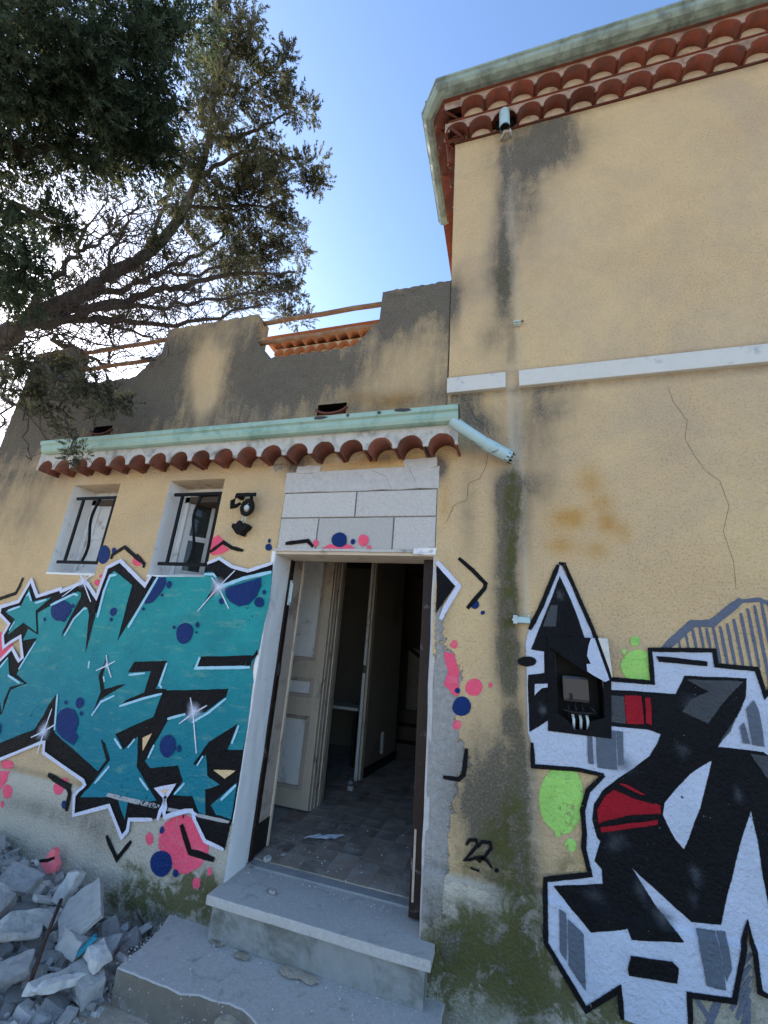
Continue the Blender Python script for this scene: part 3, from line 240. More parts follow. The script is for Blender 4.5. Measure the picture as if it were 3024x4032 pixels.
[-0.2358,3.3133],[-0.1959,3.2186],[-0.1849,3.1854],[-0.1119,3.1139],[-0.0824,3.0256]]],[0.0044,[[-0.0975,2.9174],[-0.1124,2.8195],[-0.1486,2.7404],[-0.2213,2.7079],[-0.2302,2.5925],[-0.2854,2.5735],[-0.3144,2.5553],
[-0.3352,2.5012],[-0.3558,2.4474]]],[0.0022,[[0.96,3.3006],[0.9765,3.1858],[1.0309,3.0558],[1.0044,2.9373],[1.0362,2.8325],[1.0778,2.7307],[1.1343,2.6729],[1.1546,2.5248],[1.1077,2.3834],[1.1292,2.2224],[1.1172,2.0796]]],
[0.0047,[[-1.9186,0.1857],[-1.9138,0.1355],[-1.9229,0.0831]]],[0.0035,[[-0.8889,4.3826],[-0.8053,4.3441],[-0.7259,4.3485],[-0.6266,4.3832]]],[0.0024,[[-0.8811,2.8252],[-0.7733,2.7761],[-0.7585,2.7381],[-0.7311,2.6878]]],
[0.0023,[[-0.6353,2.8574],[-0.5959,2.7808],[-0.5331,2.6751]]]],"STAIN":{"grime":[[-3.101,3.803,0.585,0.365,0.5],[-3.566,3.705,0.514,0.325,0.6],[-1.604,3.666,0.21,0.178,0.7],[-1.974,3.804,0.272,0.327,0.5],
[-1.285,3.711,0.277,0.217,0.3],[-0.861,4.177,0.232,0.227,0.35],[-0.531,4.295,0.256,0.159,0.5],[-4.345,3.844,0.394,0.417,0.4],[-1.809,3.873,0.179,0.189,0.5],[-0.348,4.168,0.043,0.259,0.5],[-2.556,3.881,0.213,0.278,-0.7],
[-2.46,3.585,0.108,0.144,-0.6],[-0.756,3.723,0.286,0.206,-0.15],[-0.958,3.503,0.325,0.122,-0.12],[-0.608,3.621,0.174,0.238,-0.1],[-1.214,4.149,0.246,0.141,0.2],[0.302,5.664,0.347,0.269,0.5],[0.18,5.172,0.161,0.534,0.38],
[0.419,5.872,0.169,0.123,0.5],[0.473,5.543,0.142,0.209,0.3],[-0.006,4.451,0.103,0.392,0.4],[-0.077,3.824,0.097,0.158,0.25],[-0.265,3.274,0.125,0.144,0.45],[-0.14,3.084,0.134,0.17,0.4],[0.271,3.254,0.193,0.169,0.32],
[0.177,2.993,0.164,0.193,0.25],[0.001,2.651,0.069,0.122,0.6],[0.193,2.675,0.131,0.12,0.3],[0.051,2.41,0.092,0.226,0.45],[-0.009,1.967,0.071,0.303,0.6],[0.011,1.642,0.061,0.142,0.5],[0.005,1.336,0.038,0.044,0.9],
[-0.068,1.074,0.16,0.261,0.5],[-0.16,0.896,0.138,0.176,0.45],[0.016,0.734,0.129,0.128,0.4],[-0.094,0.357,0.229,0.116,0.45],[-0.309,0.343,0.089,0.102,0.3],[-4.641,3.091,0.388,0.638,0.35],[-4.118,2.517,0.231,0.282,0.2],
[-4.066,2.92,0.352,0.152,0.2],[-2.994,2.959,1.354,0.064,0.15],[-1.49,2.921,0.115,0.096,0.6],[-0.426,2.83,0.062,0.084,0.7],[-0.804,2.92,0.134,0.036,0.3],[-2.98,0.457,0.466,0.054,0.25],[-2.485,0.437,0.145,0.146,0.25],
[-3.17,0.216,0.241,0.078,0.35],[-1.84,0.433,0.19,0.132,0.1],[-1.561,0.205,0.175,0.119,0.4],[-1.915,0.11,0.247,0.082,0.35],[-0.355,1.951,0.041,0.212,0.2],[-0.225,2.533,0.057,0.355,0.2]],"moss":[[0.047,2.588,0.035,0.164,1.0],
[0.036,2.295,0.024,0.221,0.6],[0.015,1.89,0.035,0.273,0.5],[-0.036,0.838,0.111,0.207,0.55],[-0.095,0.307,0.248,0.082,0.9],[0.052,0.491,0.073,0.184,0.8],[-0.179,0.459,0.131,0.07,0.4],[-0.326,0.186,0.131,0.066,0.5],
[-1.948,0.222,0.221,0.047,0.9],[-1.711,0.312,0.153,0.059,1.0],[-2.124,0.131,0.195,0.064,0.7],[-1.654,0.207,0.178,0.081,0.5],[-2.179,0.301,0.085,0.023,0.6],[-0.215,0.672,0.091,0.056,0.3],[0.365,0.29,0.147,0.076,0.6],
[0.145,0.314,0.118,0.095,0.5],[0.026,4.354,0.067,0.217,0.3],[0.262,0.708,0.061,0.123,0.3]],"ochre":[[0.491,2.694,0.069,0.076,0.7],[0.364,2.465,0.104,0.068,0.9],[0.543,2.561,0.063,0.045,0.6],[0.557,2.435,0.052,0.071,0.8],
[0.634,2.38,0.041,0.059,0.6],[0.317,2.297,0.098,0.055,0.7],[0.496,2.272,0.061,0.048,0.6],[-0.768,3.371,0.208,0.07,0.9],[-0.904,2.89,0.43,0.057,0.7],[-1.648,2.93,0.235,0.047,0.5],[-2.423,2.972,0.271,0.043,0.4],
[-0.373,2.599,0.042,0.187,0.4],[0.241,6.006,0.056,0.105,0.6],[-0.125,3.296,0.043,0.107,0.3],[0.052,1.346,0.023,0.13,0.2],[-1.062,3.434,0.112,0.057,0.5]],"bare":[[-0.38,1.869,0.038,0.157,0.6],[-0.349,1.562,0.058,0.145,0.9],
[-0.35,1.346,0.066,0.137,1.0],[-0.326,1.122,0.084,0.15,1.0],[-0.361,0.904,0.068,0.181,1.0],[-0.378,0.699,0.062,0.134,1.0],[-0.383,0.526,0.061,0.109,1.0],[-0.277,1.52,0.051,0.072,0.5],[-0.233,1.135,0.058,0.043,0.4],
[-1.642,2.891,0.079,0.039,0.5]],"pale":[[0.059,3.171,0.017,0.365,0.8],[0.06,2.837,0.022,0.189,0.9],[0.054,2.295,0.018,0.326,0.5],[0.07,5.313,0.03,0.552,0.5],[0.063,4.526,0.024,0.353,0.35],[0.077,1.014,0.022,0.176,0.5],
[0.053,0.667,0.015,0.177,0.9],[0.048,0.49,0.013,0.118,0.9],[-0.247,0.572,0.09,0.026,1.0],[-0.313,0.485,0.059,0.054,0.9],[-0.137,0.575,0.066,0.022,0.7],[-0.266,0.405,0.089,0.052,0.5],[-3.585,2.855,0.088,0.281,0.3],
[-1.456,2.698,0.053,0.215,0.5],[-1.819,2.978,0.041,0.056,0.5],[-0.463,2.569,0.03,0.248,0.3],[-1.75,0.338,0.056,0.026,0.9],[0.185,0.356,0.059,0.064,0.3],[-0.012,0.342,0.042,0.066,0.4],[-1.648,2.93,0.08,0.063,0.6],
[-1.12,2.938,0.108,0.037,0.6],[-1.305,2.948,0.052,0.053,0.6]]},"METER":{"plate":[[0.2115,1.7908],[0.5041,1.7988],[0.5077,1.6068],[0.4856,1.3412],[0.1938,1.3306]],"hole":[[0.2473,1.7099],[0.3048,1.6749],[0.3734,1.6304],
[0.4697,1.5834],[0.4629,1.4173],[0.4026,1.3956],[0.3806,1.3532],[0.3207,1.3459],[0.2928,1.385],[0.2483,1.41],[0.2475,1.5738]],"meter":[[0.2673,1.6074],[0.4174,1.6029],[0.4009,1.4613],[0.282,1.4659]],"flap":[[0.2139,1.7909],
[0.5041,1.7988],[0.5057,1.5978],[0.4699,1.5856],[0.3735,1.6327],[0.3049,1.6772],[0.2522,1.715],[0.214,1.7406]]},"FOL":{"near":[[-3.185,-1.814,5.26,0.184],[-3.168,-1.664,5.606,0.18],[-2.553,-1.659,5.247,0.19],
[-2.446,-1.46,5.603,0.212],[-2.96,-1.576,5.073,0.198],[-2.685,-1.447,5.197,0.238],[-2.452,-1.303,5.425,0.203],[-2.257,-1.272,5.708,0.144],[-3.383,-1.62,5.0,0.205],[-3.362,-1.356,5.127,0.192],[-3.055,-1.231,5.216,0.222],
[-2.94,-1.026,5.554,0.209],[-2.574,-1.003,5.251,0.133],[-3.206,-0.876,5.514,0.133],[-2.291,-1.155,5.3,0.099],[-3.659,-1.199,4.933,0.106],[-2.19,-1.342,5.841,0.125],[-3.375,-1.162,5.069,0.099],[-2.69,-0.94,5.058,0.066],
[-3.006,-1.15,4.95,0.093],[-3.499,-1.002,5.2,0.064],[-2.363,-1.13,6.267,0.078],[-3.486,-1.214,4.631,0.067],[-3.709,-0.994,4.817,0.097],[-3.755,-0.836,4.952,0.054],[-3.719,-0.772,4.986,0.028],[-3.45,-1.13,4.29,0.088],
[-3.414,-1.035,4.212,0.082],[-3.494,-0.906,4.237,0.057],[-4.11,-0.784,4.461,0.114],[-3.509,-1.274,4.305,0.13],[-3.879,-1.014,4.163,0.153],[-3.929,-1.335,5.08,0.203],[-3.86,-0.763,4.227,0.084],[-2.704,-0.937,5.697,0.108],
[-2.626,-0.838,5.271,0.054]],"far":[[-3.342,-0.403,8.815,0.136],[-2.771,-0.36,8.587,0.08],[-3.125,-0.142,8.961,0.148],[-3.306,-0.112,8.74,0.173],[-3.156,0.076,8.724,0.154],[-3.434,0.039,8.501,0.16],[-2.578,0.117,8.699,0.073],
[-2.872,0.339,8.974,0.137],[-3.029,0.248,8.575,0.16],[-2.648,0.57,8.558,0.163],[-2.609,0.798,8.88,0.097],[-2.942,0.521,8.767,0.142],[-3.307,0.174,8.28,0.174],[-3.703,-0.066,8.616,0.157],[-3.765,0.019,8.153,0.147],
[-3.453,0.72,8.75,0.148],[-3.309,0.992,8.773,0.146],[-3.601,0.747,8.306,0.211],[-3.926,0.667,8.6,0.178],[-3.275,0.834,7.919,0.235],[-3.137,1.149,8.346,0.15],[-2.696,1.013,8.079,0.133],[-2.615,1.206,8.445,0.092],
[-2.682,1.236,7.996,0.127],[-2.539,1.26,8.078,0.07],[-3.345,1.382,8.225,0.218],[-3.563,1.072,7.813,0.224],[-3.73,0.774,7.726,0.186],[-4.053,0.688,7.711,0.163],[-3.168,1.523,7.911,0.122],[-3.526,1.51,7.881,0.222],
[-3.795,1.264,7.519,0.232],[-3.235,1.845,8.042,0.079],[-3.183,1.996,7.751,0.066],[-4.301,0.513,8.005,0.147],[-4.432,0.563,7.731,0.127],[-3.938,1.924,7.788,0.268],[-3.54,1.887,7.765,0.198],[-3.931,1.57,7.159,0.221],
[-4.488,1.64,7.469,0.188],[-3.547,2.51,7.815,0.118],[-3.637,2.132,7.405,0.178],[-4.128,2.312,7.495,0.214],[-3.354,2.324,7.19,0.14],[-3.421,2.745,7.098,0.136],[-3.605,2.521,6.977,0.159],[-5.298,0.549,7.07,0.067],
[-5.413,0.389,7.548,0.065],[-4.423,1.053,7.67,0.167],[-4.367,1.275,8.147,0.201],[-4.25,2.05,7.104,0.162],[-4.246,1.664,6.719,0.135],[-5.267,1.048,6.673,0.108],[-6.24,0.741,6.567,0.092],[-5.699,0.606,6.557,0.067],
[-4.479,0.507,7.232,0.105],[-6.023,0.595,5.86,0.076],[-6.038,0.282,5.717,0.116],[-7.005,0.655,5.769,0.112],[-5.037,1.51,7.507,0.122],[-4.899,1.783,7.17,0.102],[-5.25,1.59,6.663,0.073],[-5.863,1.444,6.362,0.071],
[-3.768,0.295,6.717,0.131],[-3.605,0.266,7.276,0.152],[-3.479,0.114,7.838,0.149],[-3.218,-0.192,8.018,0.138],[-3.939,0.278,6.128,0.086],[-4.315,0.682,7.063,0.128],[-4.016,0.791,6.603,0.131],[-3.14,-0.359,8.516,0.119],
[-3.387,-0.095,7.853,0.107],[-3.625,1.022,6.772,0.139],[-3.275,0.69,7.629,0.141],[-3.002,0.194,8.991,0.094]],"front":[[-3.62,-0.519,3.507,0.079],[-3.983,-0.536,3.82,0.079],[-3.577,-0.513,3.755,0.061],[-4.119,-0.535,3.744,0.081],
[-3.603,-0.546,3.271,0.048],[-3.346,-0.469,3.687,0.042],[-3.697,-0.605,3.328,0.058],[-3.79,-0.568,3.629,0.072],[-3.851,-0.589,3.486,0.065],[-3.649,-0.534,3.681,0.067],[-3.628,-0.577,3.424,0.052],[-3.52,-0.506,3.661,0.067],
[-3.273,-0.517,3.466,0.072],[-3.12,-0.468,3.482,0.061],[-2.997,-0.374,3.444,0.043],[-3.343,-0.528,3.194,0.041],[-3.129,-0.473,2.851,0.036],[-3.143,-0.485,3.409,0.078],[-3.047,-0.372,3.374,0.069],[-2.952,-0.354,3.316,0.05],
[-3.03,-0.423,3.227,0.061],[-3.216,-0.506,3.054,0.044],[-3.136,-0.463,2.953,0.042],[-3.063,-0.447,2.859,0.042],[-3.426,-0.592,3.476,0.053],[-3.234,-0.494,3.543,0.049],[-3.386,-0.604,3.254,0.041],[-3.218,-0.579,3.293,0.058],
[-2.898,-0.336,3.381,0.025],[-5.498,0.176,4.029,0.084],[-5.449,0.038,4.296,0.121],[-5.518,0.302,3.744,0.078],[-5.189,-0.003,4.353,0.063]]},"TRUNK":[[-7.6,-1.3,-0.2,0.36],[-7.1,-1.1,1.2,0.31],[-6.3,-0.75,3.0,0.27],
[-5.385,-0.149,4.48,0.1525],[-5.144,0.014,4.983,0.1456],[-4.966,0.231,5.458,0.139],[-4.786,0.383,5.917,0.1289],[-4.624,0.542,6.305,0.1172],[-4.443,0.671,6.843,0.1044],[-4.269,0.679,7.402,0.0887],[-3.989,0.541,7.933,0.0701],
[-3.736,0.275,8.33,0.0504],[-3.519,0.006,8.669,0.0319],[-3.289,-0.203,8.966,0.0147]],"BRS":[[[-5.168,-0.04,4.885,0.0789],[-4.952,-0.073,5.326,0.0602],[-4.745,-0.062,5.754,0.0414],[-4.521,-0.13,6.04,0.0214]],
[[-4.745,-0.062,5.754,0.0378],[-4.536,-0.001,5.951,0.0259],[-4.406,0.096,6.182,0.014]],[[-5.099,0.111,5.077,0.0928],[-4.724,0.508,5.557,0.0851],[-4.503,0.761,5.953,0.0736],[-4.291,1.029,6.279,0.0603],[-3.932,1.608,7.039,0.0481],
[-3.292,2.119,7.483,0.0311]],[[-5.222,-0.04,4.689,0.0782],[-4.891,0.191,5.03,0.0694],[-4.642,0.516,5.294,0.0604],[-4.492,0.883,5.523,0.0503],[-4.171,1.441,6.049,0.0398],[-3.81,2.019,6.79,0.0266]],[[-4.969,0.236,5.45,0.0738],
[-4.678,0.566,5.909,0.0638],[-4.521,0.813,6.377,0.0515],[-4.173,1.139,7.051,0.0379],[-3.88,1.168,7.658,0.0211]],[[-4.624,0.542,6.305,0.0555],[-4.454,0.536,6.915,0.0474],[-4.315,0.445,7.357,0.038],[-4.092,0.318,7.713,0.0281],
[-4.026,0.027,8.01,0.0181]],[[-3.88,0.427,8.18,0.0516],[-3.501,0.599,8.314,0.0404],[-3.202,0.645,8.563,0.0285],[-2.739,0.69,8.74,0.0164]],[[-4.104,0.621,7.817,0.0495],[-3.516,0.67,8.149,0.0372],[-3.095,0.905,8.366,0.0259],
[-2.772,1.301,8.417,0.0142]],[[-4.269,0.679,7.402,0.046],[-3.981,1.018,7.681,0.0369],[-3.54,1.245,7.949,0.0261],[-3.18,1.772,7.935,0.0151]],[[-4.619,0.769,6.311,0.0448],[-4.322,1.217,6.726,0.0369],[-3.849,1.64,7.361,0.0272],
[-3.344,1.843,7.664,0.0151]],[[-5.067,0.045,4.878,0.0532],[-4.702,0.269,5.232,0.0477],[-4.404,0.689,5.615,0.0433],[-4.143,1.117,6.031,0.0378],[-3.791,1.737,6.743,0.032],[-3.235,2.237,7.276,0.0234]],[[-4.736,0.327,5.139,0.0335],
[-4.545,0.72,5.241,0.0269],[-4.357,1.033,5.364,0.0188],[-4.28,1.484,5.363,0.0101]],[[-3.635,0.109,8.452,0.0307],[-3.184,0.257,8.619,0.0202],[-2.707,0.243,8.938,0.0092]],[[-3.481,-0.057,8.711,0.03],[-3.15,-0.079,8.873,0.0193],
[-2.97,-0.191,9.098,0.0088]],[[-4.088,0.364,7.693,0.044],[-4.173,0.104,7.754,0.0273],[-4.042,-0.215,7.842,0.0115]],[[-4.819,0.392,5.873,0.0356],[-4.688,0.234,6.122,0.0271],[-4.503,0.191,6.485,0.0194],[-4.478,-0.044,6.632,0.0113]],
[[-4.677,0.486,5.273,0.0289],[-4.795,0.665,4.948,0.0191],[-4.87,0.752,4.744,0.0089]],[[-4.96,0.169,4.739,0.059],[-4.866,0.353,4.724,0.0441],[-4.636,0.579,4.652,0.0283]]],"BRF":[[[-4.85,-0.379,4.07,0.0454],
[-4.254,-0.455,3.883,0.0378],[-3.775,-0.52,3.68,0.0313],[-3.42,-0.544,3.544,0.0261],[-3.26,-0.498,3.435,0.0221],[-3.13,-0.445,3.37,0.0184],[-2.967,-0.363,3.321,0.0148]],[[-3.585,-0.553,3.599,0.0171],[-3.427,-0.528,3.391,0.0143],
[-3.265,-0.508,3.178,0.0117],[-3.189,-0.482,3.026,0.0093],[-3.091,-0.429,2.87,0.007]],[[-4.254,-0.455,3.883,0.0147],[-3.796,-0.551,3.418,0.0114],[-3.56,-0.582,3.162,0.009],[-3.42,-0.589,2.908,0.0069],[-3.346,-0.579,2.757,0.0051]],
[[-3.775,-0.52,3.68,0.0117],[-3.599,-0.571,3.34,0.0083],[-3.428,-0.5,3.074,0.0054]],[[-4.816,-0.27,4.039,0.0324],[-4.7,-0.202,3.698,0.0227],[-4.672,-0.131,3.377,0.0135]],[[-3.401,0.02,4.169,0.0158],[-3.161,0.029,4.088,0.0125],
[-2.92,0.028,4.105,0.0094],[-2.814,0.012,4.154,0.0065]],[[-4.7,-0.212,4.436,0.0191],[-3.917,-0.1,4.344,0.0127],[-3.401,0.02,4.169,0.0068]],[[-4.048,-0.449,3.799,0.0144],[-3.793,-0.424,3.783,0.0115],[-3.489,-0.454,3.672,0.0084],
[-3.336,-0.408,3.663,0.0058]]],"BRN":[[[-3.444,-1.712,5.238,0.0467],[-3.152,-1.526,5.323,0.0397],[-2.882,-1.304,5.478,0.0326],[-2.68,-0.993,5.643,0.0253],[-2.656,-0.738,5.553,0.0159]],[[-3.363,-1.786,5.33,0.0365],
[-2.837,-1.546,5.58,0.0288],[-2.55,-1.314,5.834,0.0206],[-2.179,-1.218,6.014,0.0104]],[[-3.691,-1.473,4.912,0.0399],[-3.441,-1.287,4.971,0.0311],[-3.18,-1.16,5.179,0.0214],[-2.999,-0.928,5.379,0.0115]],
[[-3.906,-1.242,4.557,0.0351],[-3.63,-1.145,4.7,0.0268],[-3.533,-0.983,4.738,0.0186],[-3.46,-0.877,4.767,0.0095]],[[-4.032,-1.092,4.301,0.0362],[-3.785,-0.952,4.399,0.0232],[-3.729,-0.812,4.393,0.0096]]]}""")

# ------------------------------------------------------------------ node helpers
class NT:
    def __init__(s, name):
        s.mat = bpy.data.materials.new(name)
        s.mat.use_nodes = True
        s.t = s.mat.node_tree
        s.bsdf = s.t.nodes['Principled BSDF']
        s.out = s.t.nodes['Material Output']
    def n(s, typ, **kw):
        nd = s.t.nodes.new(typ)
        for k, v in kw.items():
            setattr(nd, k, v)
        return nd
    def set(s, sock, v):
        if hasattr(v, 'links') or hasattr(v, 'is_linked'):
            s.t.links.new(v, sock)
        elif isinstance(v, (tuple, list)) and len(v) == 3 and sock.type == 'RGBA':
            sock.default_value = (*v, 1)
        else:
            sock.default_value = v
    def math(s, op, a, b=0.0, c=None, clamp=False):
        nd = s.n('ShaderNodeMath', operation=op, use_clamp=clamp)
        s.set(nd.inputs[0], a); s.set(nd.inputs[1], b)
        if c is not None: s.set(nd.inputs[2], c)
        return nd.outputs[0]
    def mix(s, f, a, b, blend='MIX'):
        nd = s.n('ShaderNodeMix', data_type='RGBA', blend_type=blend)
        s.set(nd.inputs[0], f); s.set(nd.inputs[6], a); s.set(nd.inputs[7], b)
        return nd.outputs[2]
    def pos(s, obj=False):
        if obj: return s.n('ShaderNodeTexCoord').outputs['Object']
        return s.n('ShaderNodeNewGeometry').outputs['Position']
    def scale(s, v, sc):
        nd = s.n('ShaderNodeVectorMath', operation='MULTIPLY')
        s.set(nd.inputs[0], v); nd.inputs[1].default_value = sc
        return nd.outputs[0]
    def noise(s, v, scale, detail=3, rough=.55, dist=0):
        nd = s.n('ShaderNodeTexNoise')
        s.set(nd.inputs['Vector'], v)
        nd.inputs['Scale'].default_value = scale
        nd.inputs['Detail'].default_value = detail
        nd.inputs['Roughness'].default_value = rough
        nd.inputs['Distortion'].default_value = dist
        return nd.outputs['Fac']
    def ramp(s, v, lo, hi, a=0., b=1., smooth=True):
        nd = s.n('ShaderNodeMapRange', interpolation_type='SMOOTHSTEP' if smooth else 'LINEAR')
        s.set(nd.inputs[0], v)
        nd.inputs[1].default_value, nd.inputs[2].default_value = lo, hi
        nd.inputs[3].default_value, nd.inputs[4].default_value = a, b
        return nd.outputs[0]
    def attr(s, name):
        return s.n('ShaderNodeAttribute', attribute_name=name).outputs['Fac']
    def bump(s, h, strength, dist=.01):
        nd = s.n('ShaderNodeBump')
        nd.inputs['Strength'].default_value = strength
        nd.inputs['Distance'].default_value = dist
        s.set(nd.inputs['Height'], h)
        s.t.links.new(nd.outputs[0], s.bsdf.inputs['Normal'])
    def fin(s, col, rough=.85, spec=.25, metal=0):
        s.set(s.bsdf.inputs['Base Color'], col)
        s.set(s.bsdf.inputs['Roughness'], rough)
        s.bsdf.inputs['Specular IOR Level'].default_value = spec
        s.bsdf.inputs['Metallic'].default_value = metal
        return s.mat

MATS = {}
def mk(name, col, var=.18, sc=14, dirt=None, dirt_amt=.4, dirt_sc=3, bump=.25, bsc=60, rough=.85, spec=.25, metal=0, obj=True, bd=.004, orand=.3):
    """plain surface: colour with fine and broad variation, patches of dirt, fine relief"""
    s = NT(name)
    p = s.pos(obj)
    if obj:
        oi = s.n('ShaderNodeObjectInfo')
        ad = s.n('ShaderNodeVectorMath', operation='ADD')
        s.set(ad.inputs[0], p); s.t.links.new(oi.outputs['Random'], ad.inputs[1])
        p = ad.outputs[0]
    a = tuple(max(0, c*(1-var)) for c in col); b = tuple(min(1, c*(1+var)) for c in col)
    c = s.mix(s.noise(p, sc, 4, .65), a, b)
    if obj:
        k = s.math('MULTIPLY_ADD', oi.outputs['Random'], orand, 1-orand/2)
        cc = s.n('ShaderNodeCombineColor')
        for i in range(3): s.t.links.new(k, cc.inputs[i])
        c = s.mix(1.0, c, cc.outputs[0], 'MULTIPLY')
    if dirt:
        f = s.ramp(s.noise(p, dirt_sc, 5, .7, .4), .62-dirt_amt*.4, .78-dirt_amt*.2)
        c = s.mix(s.math('MULTIPLY', f, .85), c, dirt)
    if bump:
        s.bump(s.noise(p, bsc, 3, .6), bump, bd)
    MATS[name] = s.fin(c, rough, spec, metal)
    return MATS[name]

def stucco_height(s, p):
    a = s.noise(p, 62, 3, .65)
    b = s.noise(p, 24, 2, .5)
    return s.math('MULTIPLY_ADD', b, .6, a)

def stucco(name, base, base2):
    s = NT(name)
    p = s.pos()
    n1 = s.noise(p, 1.3, 4, .6, .5)
    n2 = s.noise(p, 9, 5, .7, .3)
    n3 = s.noise(p, 85, 2, .6)
    stretch = s.scale(p, (6, 6, 1.3))
    nv = s.noise(stretch, 1.6, 5, .65, .2)
    c = s.mix(s.ramp(n1, .35, .7), base, base2)
    c = s.mix(s.math('MULTIPLY', s.ramp(s.noise(p, .45, 5, .6, .8), .40, .66), .38), c, tuple(v*k for v, k in zip(base, (.76, .76, .84))))
    c = s.mix(s.math('MULTIPLY', s.ramp(n2, .45, .75), .28), c, tuple(v*.72 for v in base))
    # cold grey weathering in faint patches
    c = s.mix(s.math('MULTIPLY', s.ramp(s.noise(p, .8, 5, .7, .6), .42, .70), .42), c, (.42, .335, .28))
    # fine dark speckle scattered over the render
    c = s.mix(s.math('MULTIPLY', s.ramp(n3, .30, .50, .62, 0.), s.ramp(n1, .3, .7, .45, 1.)), c, tuple(v*.45 for v in base))
    pl = s.attr('plinth')
    pc = s.mix(n2, (.46, .42, .34), (.64, .60, .51))
    c = s.mix(pl, c, pc)
    def soft(at, n, lo=.45, k=1.15):
        return s.math('MULTIPLY', s.attr(at), s.math('MULTIPLY_ADD', n, k, lo), clamp=True)
    c = s.mix(s.math('MULTIPLY', soft('ochre', n2, .2, 1.4), .9), c, (.52, .27, .06))
    nb = s.noise(p, 22, 5, .7, .3)
    flake = s.ramp(s.math('ADD', s.attr('pale'), s.math('MULTIPLY_ADD', nb, 1.9, -1.0)), .40, .50)
    pm = s.n('ShaderNodeMix', data_type='FLOAT')
    s.set(pm.inputs[0], pl); s.set(pm.inputs[2], soft('pale', nv, .3, 1.2)); s.set(pm.inputs[3], flake)
    c = s.mix(pm.outputs[0], c, (.68, .62, .50))
    bm = s.ramp(s.math('ADD', s.attr('bare'), s.math('MULTIPLY_ADD', nb, 1.6, -.8)), .42, .50)
    c = s.mix(bm, c, s.mix(s.noise(p, 30, 4, .7), (.20, .195, .18), (.56, .53, .49)))
    ng = s.ramp(s.math('MULTIPLY_ADD', nv, .6, s.math('MULTIPLY', n2, .4)), .24, .74)
    gf = s.math('MULTIPLY', soft('grime', ng, .45, 1.25), s.math('MULTIPLY_ADD', n3, 1.5, .25), clamp=True)
    c = s.mix(s.math('MULTIPLY', gf, .94), c, s.mix(n2, (.052, .050, .044), (.17, .155, .128)))
    c = s.mix(s.math('MULTIPLY', soft('moss', s.ramp(s.noise(p, 9, 6, .75, .4), .36, .64), .12, 1.5), .88), c, s.mix(n2, (.035, .042, .010), (.13, .125, .035)))
    h = s.math('SUBTRACT', stucco_height(s, p), s.math('MULTIPLY', bm, .6))
    s.bump(h, .95, .020)
    MATS[name] = s.fin(c, .92, .15)

def paint(name, col, var=.12, wear=.0, sheen=.35, show=None, low=None):
    """sprayed paint on the render: follows the relief of the wall, flakes where worn"""
    s = NT(name)
    p = s.pos()
    n = s.noise(p, 5, 4, .6, .4)
    c = s.mix(n, tuple(max(0, v*(1-var)) for v in col), tuple(min(1, v*(1+var)) for v in col))
    if low:                                     # the writer faded the fill from one can to another
        z = s.n('ShaderNodeSeparateXYZ'); s.t.links.new(p, z.inputs[0])
        g = s.ramp(s.math('MULTIPLY_ADD', n, .5, z.outputs[2]), 1.0, 2.15, 0, 1)
        c = s.mix(g, low, c)
    if show:
        streak = s.noise(s.scale(p, (2.2, 1, 9)), 2.2, 4, .7, .3)
        c = s.mix(s.math('MULTIPLY', s.ramp(streak, .52, .72), .45), c, show)
    c = s.mix(s.ramp(s.noise(p, 85, 2, .6), .26, .44, .35, 0.), c, tuple(v*.5 for v in col))
    s.bump(stucco_height(s, p), .8, .016)
    s.fin(c, .55, sheen)
    # thin coverage in the pits of the render where worn, ragged overspray along the edges
    worn = s.math('MULTIPLY', s.ramp(s.noise(p, 2.6, 4, .65, .3), .42, .72), wear)
    pit = s.noise(p, 48, 4, .7, .1)
    lim = s.math('MULTIPLY_ADD', worn, .20, .27)
    al = s.ramp(s.math('SUBTRACT', pit, lim), -.02, .03)
    ed = s.ramp(s.math('ADD', s.attr('edge'), s.math('MULTIPLY_ADD', s.noise(p, 130, 2, .6), .8, -.4)), .45, .95)
    s.t.links.new(s.math('MULTIPLY', al, ed), s.bsdf.inputs['Alpha'])
    MATS[name] = s.mat

CREAM, CREAM2 = (.76, .55, .295), (.70, .49, .265)
stucco('stucco', CREAM, CREAM2)
paint('black', (.0065, .0065, .008), .6, .35, .12)
paint('teal', (.016, .29, .29), .3, .5, .2, (.20, .38, .30), (.005, .19, .255))
paint('navy', (.006, .03, .14), .25, .2, .15)
paint('pink', (.95, .11, .19), .2, 1.0, .1, (.80, .30, .33))
paint('skyblue', (.38, .66, .80), .1, .2)
paint('lilac', (.66, .68, .82), .1, .3)
paint('white', (.74, .78, .90), .05, 0)
paint('cream', CREAM, .1, 0, .1)
paint('grime', (.42, .40, .38), .3, 1.2, .1)
paint('silver', (.52, .57, .68), .2, .5, .4, (.42, .47, .58))
paint('red', (.33, .010, .02), .3, .2, .12)
paint('slate', (.10, .125, .16), .2, .3)
paint('slateblue', (.13, .15, .20), .2, .6, .1)
paint('charcoal', (.05, .055, .062), .4, 1.0)
paint('green', (.38, .68, .16), .35, 1.0, .1, (.13, .36, .13))
paint('crack', (.06, .05, .035), .4, 0, .05)

s = NT('glow_slate'); s.fin((.085, .095, .11), .7, .1)
s.t.links.new(s.math('MULTIPLY', s.attr('fade'), s.ramp(s.noise(s.pos(), 9, 4, .7), .3, .7, .3, 1.)), s.bsdf.inputs['Alpha']); MATS['glow_slate'] = s.mat
# soft spray glow: density fades from the centre (vertex attribute)
s = NT('glow_paint'); s.fin((.74, .78, .92), .6, .2)
s.t.links.new(s.math('MULTIPLY', s.attr('fade'), s.ramp(s.noise(s.pos(), 90, 3, .7), .2, .7, .55, 1.)), s.bsdf.inputs['Alpha'])
MATS['glow_paint'] = s.mat

